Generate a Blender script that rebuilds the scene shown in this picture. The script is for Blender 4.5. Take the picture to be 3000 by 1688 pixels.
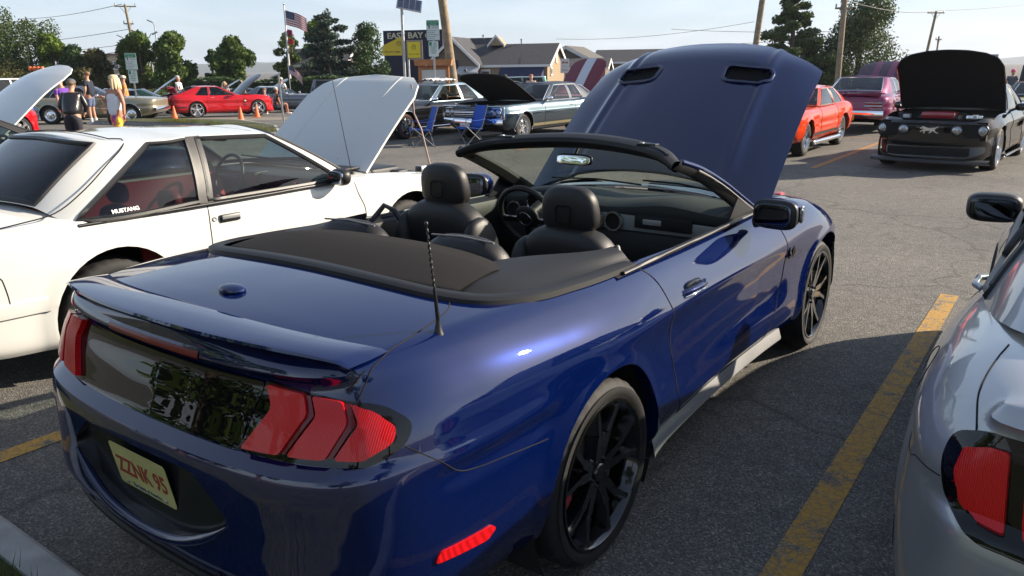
import bpy, bmesh, math, random
import numpy as np
from mathutils import Vector, Matrix
from mathutils.bvhtree import BVHTree

R = math.radians
PI = math.pi
sc = bpy.context.scene
COL = sc.collection
for _o in list(bpy.data.objects):
    bpy.data.objects.remove(_o)
random.seed(7)
rng = np.random.default_rng(11)

# ------------------------------------------------------------------ camera
cam_d = bpy.data.cameras.new('camera')
cam = bpy.data.objects.new('camera', cam_d)
COL.objects.link(cam)
CAMH = 1.738
cam.matrix_world = (Matrix.Translation((0, 0, CAMH)) @ Matrix.Rotation(R(90 - 15.87), 4, 'X')
                    @ Matrix.Rotation(R(-0.70), 4, 'Z'))
cam_d.sensor_width = 36.0
cam_d.lens = 2258.5 / 3000 * 36.0
cam_d.clip_start = 0.05
cam_d.clip_end = 20000
sc.camera = cam

# ------------------------------------------------------------------ sky, sun, exposure
SUN_AZ, SUN_EL = R(77.0), R(25.5)          # azimuth clockwise from +Y (the way the camera looks)
SUN_DIR = Vector((math.sin(SUN_AZ) * math.cos(SUN_EL), math.cos(SUN_AZ) * math.cos(SUN_EL), math.sin(SUN_EL)))
world = bpy.data.worlds.new('World')
sc.world = world
world.use_nodes = True
wn, wl = world.node_tree.nodes, world.node_tree.links
wn.clear()
w_out = wn.new('ShaderNodeOutputWorld')
w_bg = wn.new('ShaderNodeBackground')
w_sky = wn.new('ShaderNodeTexSky')
w_sky.sky_type = 'NISHITA'
w_sky.sun_disc = False
w_sky.sun_elevation = SUN_EL
w_sky.sun_rotation = SUN_AZ
w_sky.altitude = 0
w_sky.air_density = 1.0
w_sky.dust_density = 1.0
w_sky.ozone_density = 3.0
# thin high cloud: noise on a flat layer far overhead
w_tc = wn.new('ShaderNodeTexCoord')
w_sep = wn.new('ShaderNodeSeparateXYZ')
wl.new(w_tc.outputs['Generated'], w_sep.inputs[0])
def wmath(op, a, b=None, clamp=False):
    n = wn.new('ShaderNodeMath'); n.operation = op; n.use_clamp = clamp
    for i, v in enumerate((a, b)):
        if v is None: continue
        if isinstance(v, (int, float)): n.inputs[i].default_value = v
        else: wl.new(v, n.inputs[i])
    return n.outputs[0]
zz = wmath('ADD', wmath('MAXIMUM', w_sep.outputs[2], 0.0), 0.12)
cx_ = wmath('DIVIDE', w_sep.outputs[0], zz)
cy_ = wmath('DIVIDE', w_sep.outputs[1], zz)
w_cmb = wn.new('ShaderNodeCombineXYZ')
wl.new(cx_, w_cmb.inputs[0]); wl.new(cy_, w_cmb.inputs[1])
w_noise = wn.new('ShaderNodeTexNoise')
w_noise.inputs['Scale'].default_value = 0.85
w_noise.inputs['Detail'].default_value = 6
w_noise.inputs['Roughness'].default_value = 0.5
w_noise.inputs['Distortion'].default_value = 0.5
wl.new(w_cmb.outputs[0], w_noise.inputs['Vector'])
w_ramp = wn.new('ShaderNodeMapRange')
w_ramp.inputs['From Min'].default_value = 0.42
w_ramp.inputs['From Max'].default_value = 0.74
w_ramp.inputs['To Min'].default_value = 0.0
w_ramp.inputs['To Max'].default_value = 1.0
wl.new(w_noise.outputs['Fac'], w_ramp.inputs['Value'])
w_cc = wn.new('ShaderNodeMix'); w_cc.data_type = 'RGBA'
wl.new(w_ramp.outputs[0], w_cc.inputs['Factor'])
w_cc.inputs['A'].default_value = (5.6, 6.4, 7.6, 1)       # thin grey-blue veil
w_cc.inputs['B'].default_value = (7.4, 8.1, 9.2, 1)       # brighter streaks of cloud
w_mix = wn.new('ShaderNodeMix'); w_mix.data_type = 'RGBA'
# the veil is seen through more air towards the horizon
w_am = wmath('SUBTRACT', 1.0, wmath('MAXIMUM', w_sep.outputs[2], 0.0))
wl.new(wmath('ADD', wmath('MULTIPLY', wmath('POWER', w_am, 2.2), 0.42), 0.20), w_mix.inputs['Factor'])
wl.new(w_sky.outputs[0], w_mix.inputs['A'])
wl.new(w_cc.outputs['Result'], w_mix.inputs['B'])
wl.new(w_mix.outputs['Result'], w_bg.inputs['Color'])
w_bg.inputs['Strength'].default_value = 0.075
wl.new(w_bg.outputs[0], w_out.inputs['Surface'])

sun_d = bpy.data.lights.new('sun', 'SUN')
sun_d.energy = 5.0
sun_d.angle = R(0.55)
sun_d.color = (1.0, 0.87, 0.70)
sun = bpy.data.objects.new('sun', sun_d)
COL.objects.link(sun)
sun.rotation_euler = (-SUN_DIR).to_track_quat('-Z', 'Y').to_euler()

sc.view_settings.view_transform = 'Standard'
sc.view_settings.look = 'None'
sc.view_settings.gamma = 1
sc.view_settings.exposure = 1.0
sc.view_settings.use_curve_mapping = False
try:
    sc.cycles.max_bounces = 10
    sc.cycles.transparent_max_bounces = 16
    sc.cycles.caustics_reflective = False
    sc.cycles.caustics_refractive = False
except Exception:
    pass

# ------------------------------------------------------------------ materials
MATS = {}
def mat(name, color=(.5, .5, .5), rough=.5, metal=0.0, coat=0.0, spec=None, trans=0.0, alpha=None, emit=None,
        bump=None, vary=None, coat_rough=.02, ior=None, sheen=0.0):
    """plain principled material; bump=(scale,strength); vary=(scale,amount) mottles the colour"""
    if name in MATS: return MATS[name]
    m = bpy.data.materials.new(name); m.use_nodes = True
    nt = m.node_tree; b = nt.nodes['Principled BSDF']
    c = tuple(color) + (1,) if len(color) == 3 else color
    b.inputs['Base Color'].default_value = c
    b.inputs['Roughness'].default_value = rough
    b.inputs['Metallic'].default_value = metal
    b.inputs['Coat Weight'].default_value = coat
    b.inputs['Coat Roughness'].default_value = coat_rough
    b.inputs['Sheen Weight'].default_value = sheen
    if spec is not None: b.inputs['Specular IOR Level'].default_value = spec
    if ior is not None: b.inputs['IOR'].default_value = ior
    b.inputs['Transmission Weight'].default_value = trans
    if alpha is not None: b.inputs['Alpha'].default_value = alpha
    if emit: 
        b.inputs['Emission Color'].default_value = tuple(emit[0]) + (1,); b.inputs['Emission Strength'].default_value = emit[1]
    if bump or vary:
        tc = nt.nodes.new('ShaderNodeTexCoord')
    if vary:
        nz = nt.nodes.new('ShaderNodeTexNoise'); nz.inputs['Scale'].default_value = vary[0]; nz.inputs['Detail'].default_value = 5
        nt.links.new(tc.outputs['Object'], nz.inputs['Vector'])
        mr = nt.nodes.new('ShaderNodeMapRange'); mr.inputs['From Min'].default_value = .3; mr.inputs['From Max'].default_value = .7
        mr.inputs['To Min'].default_value = 1 - vary[1]; mr.inputs['To Max'].default_value = 1 + vary[1]
        nt.links.new(nz.outputs['Fac'], mr.inputs['Value'])
        mx = nt.nodes.new('ShaderNodeVectorMath'); mx.operation = 'SCALE'; mx.inputs[0].default_value = c[:3]
        nt.links.new(mr.outputs[0], mx.inputs['Scale']); nt.links.new(mx.outputs[0], b.inputs['Base Color'])
    if bump:
        nz = nt.nodes.new('ShaderNodeTexNoise'); nz.inputs['Scale'].default_value = bump[0]; nz.inputs['Detail'].default_value = 4
        nt.links.new(tc.outputs['Object'], nz.inputs['Vector'])
        bp = nt.nodes.new('ShaderNodeBump'); bp.inputs['Strength'].default_value = bump[1]; bp.inputs['Distance'].default_value = .01
        nt.links.new(nz.outputs['Fac'], bp.inputs['Height']); nt.links.new(bp.outputs[0], b.inputs['Normal'])
    MATS[name] = m
    return m
def paint(name, color, flake=0.0, rough=.32):
    """car paint: coloured base (partly metallic) under a clear coat, a trace of road dust"""
    m = mat(name, color, rough, flake, coat=1.0, spec=0.0)
    m.node_tree.nodes['Principled BSDF'].inputs['Coat IOR'].default_value = 1.6
    nt = m.node_tree; b = nt.nodes['Principled BSDF']
    if nt.nodes.get('dust'): return m
    tc = nt.nodes.new('ShaderNodeTexCoord')
    nz = nt.nodes.new('ShaderNodeTexNoise'); nz.name = 'dust'; nz.inputs['Scale'].default_value = 2.3; nz.inputs['Detail'].default_value = 7
    nt.links.new(tc.outputs['Object'], nz.inputs['Vector'])
    mr = nt.nodes.new('ShaderNodeMapRange'); mr.inputs['From Min'].default_value = .45; mr.inputs['From Max'].default_value = .8
    mr.inputs['To Min'].default_value = .0; mr.inputs['To Max'].default_value = .03
    nt.links.new(nz.outputs['Fac'], mr.inputs['Value']); nt.links.new(mr.outputs[0], b.inputs['Coat Roughness'])
    # faint orange peel
    n2 = nt.nodes.new('ShaderNodeTexNoise'); n2.inputs['Scale'].default_value = 260
    nt.links.new(tc.outputs['Object'], n2.inputs['Vector'])
    bp = nt.nodes.new('ShaderNodeBump'); bp.inputs['Strength'].default_value = .012; bp.inputs['Distance'].default_value = .002
    nt.links.new(n2.outputs['Fac'], bp.inputs['Height']); nt.links.new(bp.outputs[0], b.inputs['Coat Normal'])
    return m
def glass(name, tint=(.75, .85, .8), density=.5, rough=.0):
    """thin window glass: tinted see-through film plus mirror reflection that grows at grazing angles"""
    if name in MATS: return MATS[name]
    m = bpy.data.materials.new(name); m.use_nodes = True
    nt = m.node_tree; nt.nodes.clear()
    o = nt.nodes.new('ShaderNodeOutputMaterial'); t = nt.nodes.new('ShaderNodeBsdfTransparent'); g = nt.nodes.new('ShaderNodeBsdfGlossy')
    t.inputs['Color'].default_value = tuple(c * (1 - density) + 0 for c in tint) + (1,)
    g.inputs['Roughness'].default_value = rough; g.inputs['Color'].default_value = (1, 1, 1, 1)
    f = nt.nodes.new('ShaderNodeFresnel'); f.inputs['IOR'].default_value = 1.5
    mx = nt.nodes.new('ShaderNodeMixShader')
    geo = nt.nodes.new('ShaderNodeNewGeometry'); f2 = nt.nodes.new('ShaderNodeMix')
    f2.data_type = 'FLOAT'
    nt.links.new(geo.outputs['Backfacing'], f2.inputs['Factor']); nt.links.new(f.outputs[0], f2.inputs['A']); f2.inputs['B'].default_value = .06
    nt.links.new(f2.outputs['Result'], mx.inputs[0]); nt.links.new(t.outputs[0], mx.inputs[1]); nt.links.new(g.outputs[0], mx.inputs[2])
    nt.links.new(mx.outputs[0], o.inputs['Surface'])
    MATS[name] = m
    return m

M_black = mat('black_plastic', (.012, .012, .013), .42, bump=(600, .08))
M_gloss = mat('gloss_black', (.004, .004, .005), .3, coat=1.0, spec=0.0, coat_rough=.005)
M_rubber = mat('tyre_rubber', (.011, .011, .0115), .72, bump=(180, .25), vary=(14, .3))
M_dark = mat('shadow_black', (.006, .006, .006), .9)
M_chrome = mat('chrome', (.82, .82, .84), .07, 1.0)
M_alu = mat('polished_alloy', (.66, .67, .69), .2, 1.0)
M_steel = mat('galvanised_steel', (.42, .43, .44), .45, .8, vary=(9, .2))
M_gap = mat('panel_gap', (.004, .004, .005), .9)
M_lens = mat('clear_lens', (.34, .36, .38), .12, 1.0, coat=1.0, bump=(38, 1.0), vary=(30, .7))
def red_lens(name, c, s=70.0):
    m = mat(name, c, .25, 0.0, coat=.4, spec=.3); nt = m.node_tree; b = nt.nodes['Principled BSDF']
    tc = nt.nodes.new('ShaderNodeTexCoord'); wv = nt.nodes.new('ShaderNodeTexWave'); wv.wave_type = 'BANDS'; wv.bands_direction = 'Y'
    wv.inputs['Scale'].default_value = s; wv.inputs['Distortion'].default_value = .6; nt.links.new(tc.outputs['Object'], wv.inputs['Vector'])
    mx = nt.nodes.new('ShaderNodeMix'); mx.data_type = 'RGBA'; mx.inputs['A'].default_value = tuple(q * .78 for q in c) + (1,); mx.inputs['B'].default_value = tuple(min(1, q * 1.25) for q in c) + (1,)
    nt.links.new(wv.outputs['Fac'], mx.inputs['Factor']); nt.links.new(mx.outputs['Result'], b.inputs['Base Color'])
    bp = nt.nodes.new('ShaderNodeBump'); bp.inputs['Strength'].default_value = .35; bp.inputs['Distance'].default_value = .002
    nt.links.new(wv.outputs['Fac'], bp.inputs['Height']); nt.links.new(bp.outputs[0], b.inputs['Normal'])
    return m
M_red = red_lens('red_lens', (.60, .006, .010))
M_redd = mat('dark_red_lens', (.16, .003, .006), .25, 0.0, coat=.35, spec=.3)
M_amber = mat('amber_lens', (.7, .22, .02), .15, coat=1.0)
M_disc = mat('brake_disc', (.30, .30, .31), .38, .9)
G_clear = glass('window_glass', (.80, .90, .84), .18)
G_tint = glass('tinted_glass', (.66, .78, .72), .55)
G_dark = glass('dark_glass', (.55, .62, .64), .80)

# ------------------------------------------------------------------ mesh helpers
class MB:
    """collects vertices and faces of ONE mesh"""
    def __init__(self): self.v = []; self.f = []; self.mi = []
    def add(self, vs, fs, mi=0):
        o = len(self.v); self.v += [tuple(map(float, p)) for p in vs]
        for f in fs: self.f.append(tuple(i + o for i in f)); self.mi.append(mi)
        return self
    def box(self, c, s, rot=None, mi=0):
        hx, hy, hz = s[0] / 2, s[1] / 2, s[2] / 2
        P = [Vector((x * hx, y * hy, z * hz)) for x in (-1, 1) for y in (-1, 1) for z in (-1, 1)]
        if rot is not None:
            M = rot if isinstance(rot, Matrix) else Matrix.Rotation(rot[2], 3, 'Z') @ Matrix.Rotation(rot[1], 3, 'Y') @ Matrix.Rotation(rot[0], 3, 'X')
            P = [M @ p for p in P]
        P = [(p.x + c[0], p.y + c[1], p.z + c[2]) for p in P]
        return self.add(P, [(0, 1, 3, 2), (4, 6, 7, 5), (0, 4, 5, 1), (2, 3, 7, 6), (0, 2, 6, 4), (1, 5, 7, 3)], mi)
    def rbox(self, c, s, b=.01, rot=None, mi=0):
        """box with chamfered edges"""
        hx, hy, hz = [max(q / 2, 1e-4) for q in s]; b = min(b, hx * .9, hy * .9, hz * .9)
        bm = bmesh.new(); bmesh.ops.create_cube(bm, size=1)
        for v in bm.verts: v.co = Vector((v.co.x * 2 * hx, v.co.y * 2 * hy, v.co.z * 2 * hz))
        bmesh.ops.bevel(bm, geom=list(bm.edges), offset=b, segments=2, profile=.6, affect='EDGES')
        M = Matrix.Identity(3) if rot is None else (rot if isinstance(rot, Matrix) else Matrix.Rotation(rot[2], 3, 'Z') @ Matrix.Rotation(rot[1], 3, 'Y') @ Matrix.Rotation(rot[0], 3, 'X'))
        bm.verts.index_update()
        vs = [tuple(M @ v.co + Vector(c)) for v in bm.verts]; fs = [tuple(v.index for v in f.verts) for f in bm.faces]
        bm.free(); return self.add(vs, fs, mi)
    def tube(self, path, r, n=8, cap=True, mi=0, closed=False):
        P = [Vector(p) for p in path]; m = len(P)
        rs = r if isinstance(r, (list, tuple)) else [r] * m
        vs = []; up = None
        for i, p in enumerate(P):
            if closed: t = P[(i + 1) % m] - P[i - 1]
            else: t = P[min(i + 1, m - 1)] - P[max(i - 1, 0)]
            t = t.normalized() if t.length > 1e-9 else Vector((0, 0, 1))
            if up is None:
                up = Vector((0, 0, 1)) if abs(t.z) < .9 else Vector((1, 0, 0))
            a = t.cross(up); a = a.normalized() if a.length > 1e-6 else t.orthogonal().normalized()
            b = a.cross(t).normalized(); up = b
            for k in range(n):
                th = 2 * PI * k / n
                vs.append(p + (a * math.cos(th) + b * math.sin(th)) * rs[i])
        fs = []
        for i in range(m if closed else m - 1):
            for k in range(n):
                i2 = (i + 1) % m
                fs.append((i * n + k, i * n + (k + 1) % n, i2 * n + (k + 1) % n, i2 * n + k))
        if cap and not closed: fs += [tuple(range(n - 1, -1, -1)), tuple((m - 1) * n + k for k in range(n))]
        return self.add(vs, fs, mi)
    def lathe(self, prof, n=32, axis='y', c=(0, 0, 0), mi=0, a0=0, a1=2 * PI):
        """prof: (radius, along axis)"""
        full = abs(a1 - a0 - 2 * PI) < 1e-6; nn = n if full else n + 1
        vs = []
        for r, t in prof:
            for k in range(nn):
                th = a0 + (a1 - a0) * k / n; u, w = r * math.cos(th), r * math.sin(th)
                q = {'y': (u, t, w), 'z': (u, w, t), 'x': (t, u, w)}[axis]
                vs.append((q[0] + c[0], q[1] + c[1], q[2] + c[2]))
        fs = []
        for i in range(len(prof) - 1):
            for k in range(n):
                k2 = (k + 1) % nn
                fs.append((i * nn + k, i * nn + k2, (i + 1) * nn + k2, (i + 1) * nn + k))
        return self.add(vs, fs, mi)
    def prism(self, poly, a, b, axis='y', mi=0, c=(0, 0, 0)):
        """poly in the two other axes; extruded from a to b along axis"""
        n = len(poly); vs = []
        for t in (a, b):
            for u, w in poly:
                q = {'y': (u, t, w), 'z': (u, w, t), 'x': (t, u, w)}[axis]
                vs.append((q[0] + c[0], q[1] + c[1], q[2] + c[2]))
        fs = [tuple(range(n)), tuple(range(2 * n - 1, n - 1, -1))] + [(i, i + n, (i + 1) % n + n, (i + 1) % n) for i in range(n)]
        return self.add(vs, fs, mi)
    def grid(self, P, mi=0, wrap=False):
        ni, nj = len(P), len(P[0]); vs = [q for row in P for q in row]; fs = []
        for i in range(ni - 1):
            for j in range(nj if wrap else nj - 1):
                j2 = (j + 1) % nj
                fs.append((i * nj + j, i * nj + j2, (i + 1) * nj + j2, (i + 1) * nj + j))
        return self.add(vs, fs, mi)
    def pillow(self, c, s, e=3.0, rot=None, n=16, mi=0, taper=0.0):
        """superellipsoid: a stuffed, rounded block"""
        M = Matrix.Identity(3) if rot is None else (rot if isinstance(rot, Matrix) else Matrix.Rotation(rot[2], 3, 'Z') @ Matrix.Rotation(rot[1], 3, 'Y') @ Matrix.Rotation(rot[0], 3, 'X'))
        f = lambda w: math.copysign(abs(w) ** (2 / e), w)
        rows = []
        for i in range(n + 1):
            ph = -PI / 2 + PI * i / n; row = []
            for k in range(2 * n):
                th = PI * k / n
                z = f(math.sin(ph)); tp = 1 - taper * z
                p = Vector((s[0] / 2 * f(math.cos(ph)) * f(math.cos(th)) * tp, s[1] / 2 * f(math.cos(ph)) * f(math.sin(th)) * tp, s[2] / 2 * z))
                row.append(tuple(M @ p + Vector(c)))
            rows.append(row)
        return self.grid(rows, mi, wrap=True)
    def mesh(self, name, smooth=None):
        me = bpy.data.meshes.new(name); me.from_pydata(self.v, [], self.f)
        if smooth is not None: finish(me, smooth)
        return me
    def build(self, name, m, parent=None, smooth=None, **kw):
        return obj(name, self.mesh(name, smooth), m, parent, mi=self.mi if any(self.mi) and isinstance(m, (list, tuple)) and len(m) > 1 else None, **kw)

def finish(me, ang):
    me.validate()
    me.shade_smooth()
    if ang < 179:
        me.set_sharp_from_angle(angle=R(ang))
def obj(name, me, m=None, parent=None, loc=None, rot=None, mi=None, **props):
    if isinstance(me, MB): me = me.mesh(name)
    o = bpy.data.objects.new(name, me); COL.objects.link(o)
    if m is not None:
        for q in (m if isinstance(m, (list, tuple)) else [m]): me.materials.append(q)
    if mi is not None: me.polygons.foreach_set('material_index', mi)
    if parent is not None: o.parent = parent
    if loc is not None: o.location = loc
    if rot is not None: o.rotation_euler = rot
    for k, v in props.items(): o[k] = v
    return o
def thing(name, label, cat, loc=(0, 0, 0), rz=0.0, group=None):
    o = bpy.data.objects.new(name, None); COL.objects.link(o); o.empty_display_size = .2
    o.location = loc; o.rotation_euler = (0, 0, rz); o['label'] = label; o['category'] = cat
    if group: o['group'] = group
    return o
def tag(o, label, cat, group=None):
    o['label'] = label; o['category'] = cat
    if group: o['group'] = group
    return o
def struct(o, kind='structure'):
    o['kind'] = kind; return o
def copy_tree(o, parent=None):
    c = o.copy(); COL.objects.link(c); c.parent = parent
    for ch in list(o.children): copy_tree(ch, c)
    return c

def pchip(pts):
    """smooth, non-overshooting curve through (x,y) points, as a numpy function"""
    xs = np.array([p[0] for p in pts], float); ys = np.array([p[1] for p in pts], float)
    h = np.diff(xs); d = np.diff(ys) / h
    m = np.zeros(len(xs))
    if len(xs) > 2:
        for i in range(1, len(xs) - 1):
            if d[i - 1] * d[i] > 0:
                w1, w2 = 2 * h[i] + h[i - 1], h[i] + 2 * h[i - 1]
                m[i] = (w1 + w2) / (w1 / d[i - 1] + w2 / d[i])
    m[0], m[-1] = d[0], d[-1]
    def f(x):
        x = np.clip(np.asarray(x, float), xs[0], xs[-1]); i = np.clip(np.searchsorted(xs, x) - 1, 0, len(xs) - 2)
        t = (x - xs[i]) / h[i]
        return ((1 + 2 * t) * (1 - t) ** 2 * ys[i] + t * (1 - t) ** 2 * h[i] * m[i] + t * t * (3 - 2 * t) * ys[i + 1] + t * t * (t - 1) * h[i] * m[i + 1])
    return f
def spline(pts, n, closed=False):
    """centripetal-ish Catmull-Rom through points (any dimension), resampled to n evenly spaced points"""
    P = np.array(pts, float); m = len(P)
    if closed: Q = np.vstack([P[-1], P, P[0], P[1]])
    else: Q = np.vstack([2 * P[0] - P[1], P, 2 * P[-1] - P[-2]])
    out = []
    for i in range(1, len(Q) - 2):
        p0, p1, p2, p3 = Q[i - 1], Q[i], Q[i + 1], Q[i + 2]
        t = np.linspace(0, 1, 24, endpoint=False)[:, None]
        # non-uniform tangents
        d1 = np.linalg.norm(p2 - p1) + 1e-9; d0 = np.linalg.norm(p1 - p0) + 1e-9; d2 = np.linalg.norm(p3 - p2) + 1e-9
        m1 = ((p1 - p0) / d0 * d1 + (p2 - p1)) * .5 if True else 0
        m2 = ((p3 - p2) / d2 * d1 + (p2 - p1)) * .5
        h00 = 2 * t**3 - 3 * t**2 + 1; h10 = t**3 - 2 * t**2 + t; h01 = -2 * t**3 + 3 * t**2; h11 = t**3 - t**2
        out.append(h00 * p1 + h10 * m1 + h01 * p2 + h11 * m2)
    if not closed: out.append(P[-1:])
    D = np.vstack(out)
    if closed: D = np.vstack([D, D[0]])
    s = np.concatenate([[0], np.cumsum(np.linalg.norm(np.diff(D, axis=0), axis=1))])
    u = np.linspace(0, s[-1], n + (1 if closed else 0))
    E = np.stack([np.interp(u, s, D[:, k]) for k in range(D.shape[1])], -1)
    return E[:-1] if closed else E
def sstep(a, b, x):
    t = np.clip((np.asarray(x, float) - a) / (b - a), 0, 1); return t * t * (3 - 2 * t)
def rpoly(pts, r=.03, n=5):
    """polygon with rounded corners"""
    out = []; m = len(pts)
    for i in range(m):
        a, b, c = Vector(pts[i - 1]), Vector(pts[i]), Vector(pts[(i + 1) % m])
        rr = r[i] if isinstance(r, (list, tuple)) else r
        u, w = (a - b), (c - b); k = min(rr, u.length * .45, w.length * .45)
        p, q = b + u.normalized() * k, b + w.normalized() * k
        if k < 1e-4: out.append(tuple(b)); continue
        for j in range(n + 1):
            t = j / n; out.append(tuple((1 - t) ** 2 * p + 2 * t * (1 - t) * b + t * t * q))
    return out
def inside(poly, u, w):
    c = False; n = len(poly); j = n - 1
    for i in range(n):
        xi, yi = poly[i]; xj, yj = poly[j]
        if (yi > w) != (yj > w) and u < (xj - xi) * (w - yi) / (yj - yi) + xi: c = not c
        j = i
    return c
AX = {'y': (0, 2), 'z': (0, 1), 'x': (1, 2)}
def cut(bm, poly, axis, sel=None):
    """score polygon edges into the mesh (projected along axis); returns the faces inside"""
    ia, ib = AX[axis]; us = [p[0] for p in poly]; ws = [p[1] for p in poly]
    mg = .12
    u_lo, u_hi, w_lo, w_hi = min(us) - mg, max(us) + mg, min(ws) - mg, max(ws) + mg
    cand = []; bb = []
    for f in bm.faces:
        c = f.calc_center_median()
        if u_lo < c[ia] < u_hi and w_lo < c[ib] < w_hi and (sel is None or sel(c)):
            p = [v.co for v in f.verts]; pu = [q[ia] for q in p]; pw = [q[ib] for q in p]
            cand.append(f); bb.append((min(pu), max(pu), min(pw), max(pw)))
    if not cand: return []
    BB = np.array(bb); n = len(poly); e_ = 1e-4
    E = [(poly[i], poly[(i + 1) % n]) for i in range(n)]
    near = np.zeros(len(cand), bool)
    for (u0, w0), (u1, w1) in E:
        near |= (BB[:, 1] > min(u0, u1) - e_) & (BB[:, 0] < max(u0, u1) + e_) & (BB[:, 3] > min(w0, w1) - e_) & (BB[:, 2] < max(w0, w1) + e_)
    far = [cand[i] for i in np.nonzero(~near)[0]]
    nd = {cand[i]: bb[i] for i in np.nonzero(near)[0]}
    for (u0, w0), (u1, w1) in E:
        du, dw = u1 - u0, w1 - w0
        L = math.hypot(du, dw)
        if L < 1e-5: continue
        co = [0, 0, 0]; no = [0, 0, 0]; co[ia], co[ib] = u0, w0; no[ia], no[ib] = -dw / L, du / L
        a0, a1, b0, b1 = min(u0, u1) - e_, max(u0, u1) + e_, min(w0, w1) - e_, max(w0, w1) + e_
        loc = [f for f, q in nd.items() if q[1] > a0 and q[0] < a1 and q[3] > b0 and q[2] < b1]
        if not loc: continue
        g = set(loc)
        for f in loc: g.update(f.edges); g.update(f.verts)
        r = bmesh.ops.bisect_plane(bm, geom=list(g), dist=1e-5, plane_co=co, plane_no=no)
        for f in loc: nd.pop(f, None)
        for f in r['geom']:
            if isinstance(f, bmesh.types.BMFace):
                p = [v.co for v in f.verts]; pu = [q[ia] for q in p]; pw = [q[ib] for q in p]
                nd[f] = (min(pu), max(pu), min(pw), max(pw))
    out = []
    for f in list(nd) + far:
        if not f.is_valid: continue
        c = f.calc_center_median()
        if inside(poly, c[ia], c[ib]): out.append(f)
    return out
def take(bm, faces, delete=True, offset=0.0, thick=0.0, wall=0.0):
    """new MB from faces of bm (moved out along their normals, optionally thickened)"""
    bm.normal_update()
    idx = {}; vs = []; nrm = []; fs = []
    for f in faces:
        t = []
        for v in f.verts:
            if v not in idx:
                idx[v] = len(vs); vs.append(v.co.copy()); nrm.append(Vector())
            nrm[idx[v]] += f.normal; t.append(idx[v])
        fs.append(tuple(t))
    nrm = [n.normalized() if n.length > 1e-9 else Vector((0, 0, 1)) for n in nrm]
    P = [v + n * offset for v, n in zip(vs, nrm)]
    mb = MB()
    if thick or wall:
        th = thick or wall
        Q = [v + n * (offset - th) for v, n in zip(vs, nrm)]
        m = len(P); nf_ = len(fs); F = list(fs) + ([] if wall else [tuple(i + m for i in reversed(f)) for f in fs])
        from collections import Counter
        ec = Counter()
        for f in fs:
            for i in range(len(f)): ec[tuple(sorted((f[i], f[(i + 1) % len(f)])))] += 1
        for f in fs:
            for i in range(len(f)):
                a, b = f[i], f[(i + 1) % len(f)]
                if ec[tuple(sorted((a, b)))] == 1: F.append((b, a, a + m, b + m))
        mb.add(P + Q, F)
        if not wall: mb.mi = [0] * nf_ + [1] * nf_ + [0] * (len(F) - 2 * nf_)
    else: mb.add(P, fs)
    if delete: bmesh.ops.delete(bm, geom=list(faces), context='FACES')
    return mb
def bm_mesh(bm, name, ang=35):
    me = bpy.data.meshes.new(name); bm.to_mesh(me); finish(me, ang); return me
def cast(bvh, axis, u, w, sgn):
    """surface point seen from the side: sgn=-1 looks from the negative end of the axis"""
    if axis == 'y': o, d = Vector((u, 4 * sgn, w)), Vector((0, -sgn, 0))
    elif axis == 'z': o, d = Vector((u, w, 5)), Vector((0, 0, -1))
    else: o, d = Vector((6 * sgn, u, w)), Vector((-sgn, 0, 0))
    r = bvh.ray_cast(o, d)
    return (r[0], r[1]) if r[0] is not None else (None, None)
def seam(bvh, pts, axis, sgn, name, m, parent, r=.003, n=60, lift=0.0, smooth_pts=True, closed=False):
    P = spline(pts, n, closed) if smooth_pts else np.array(pts)
    path = []
    for u, w in P:
        q, nn = cast(bvh, axis, u, w, sgn)
        if q is not None: path.append(q + nn * lift)
    if len(path) < 2: return None
    mb = MB(); mb.tube(path, r, 6, closed=closed)
    return mb.build(name, m, parent, 60)

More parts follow.
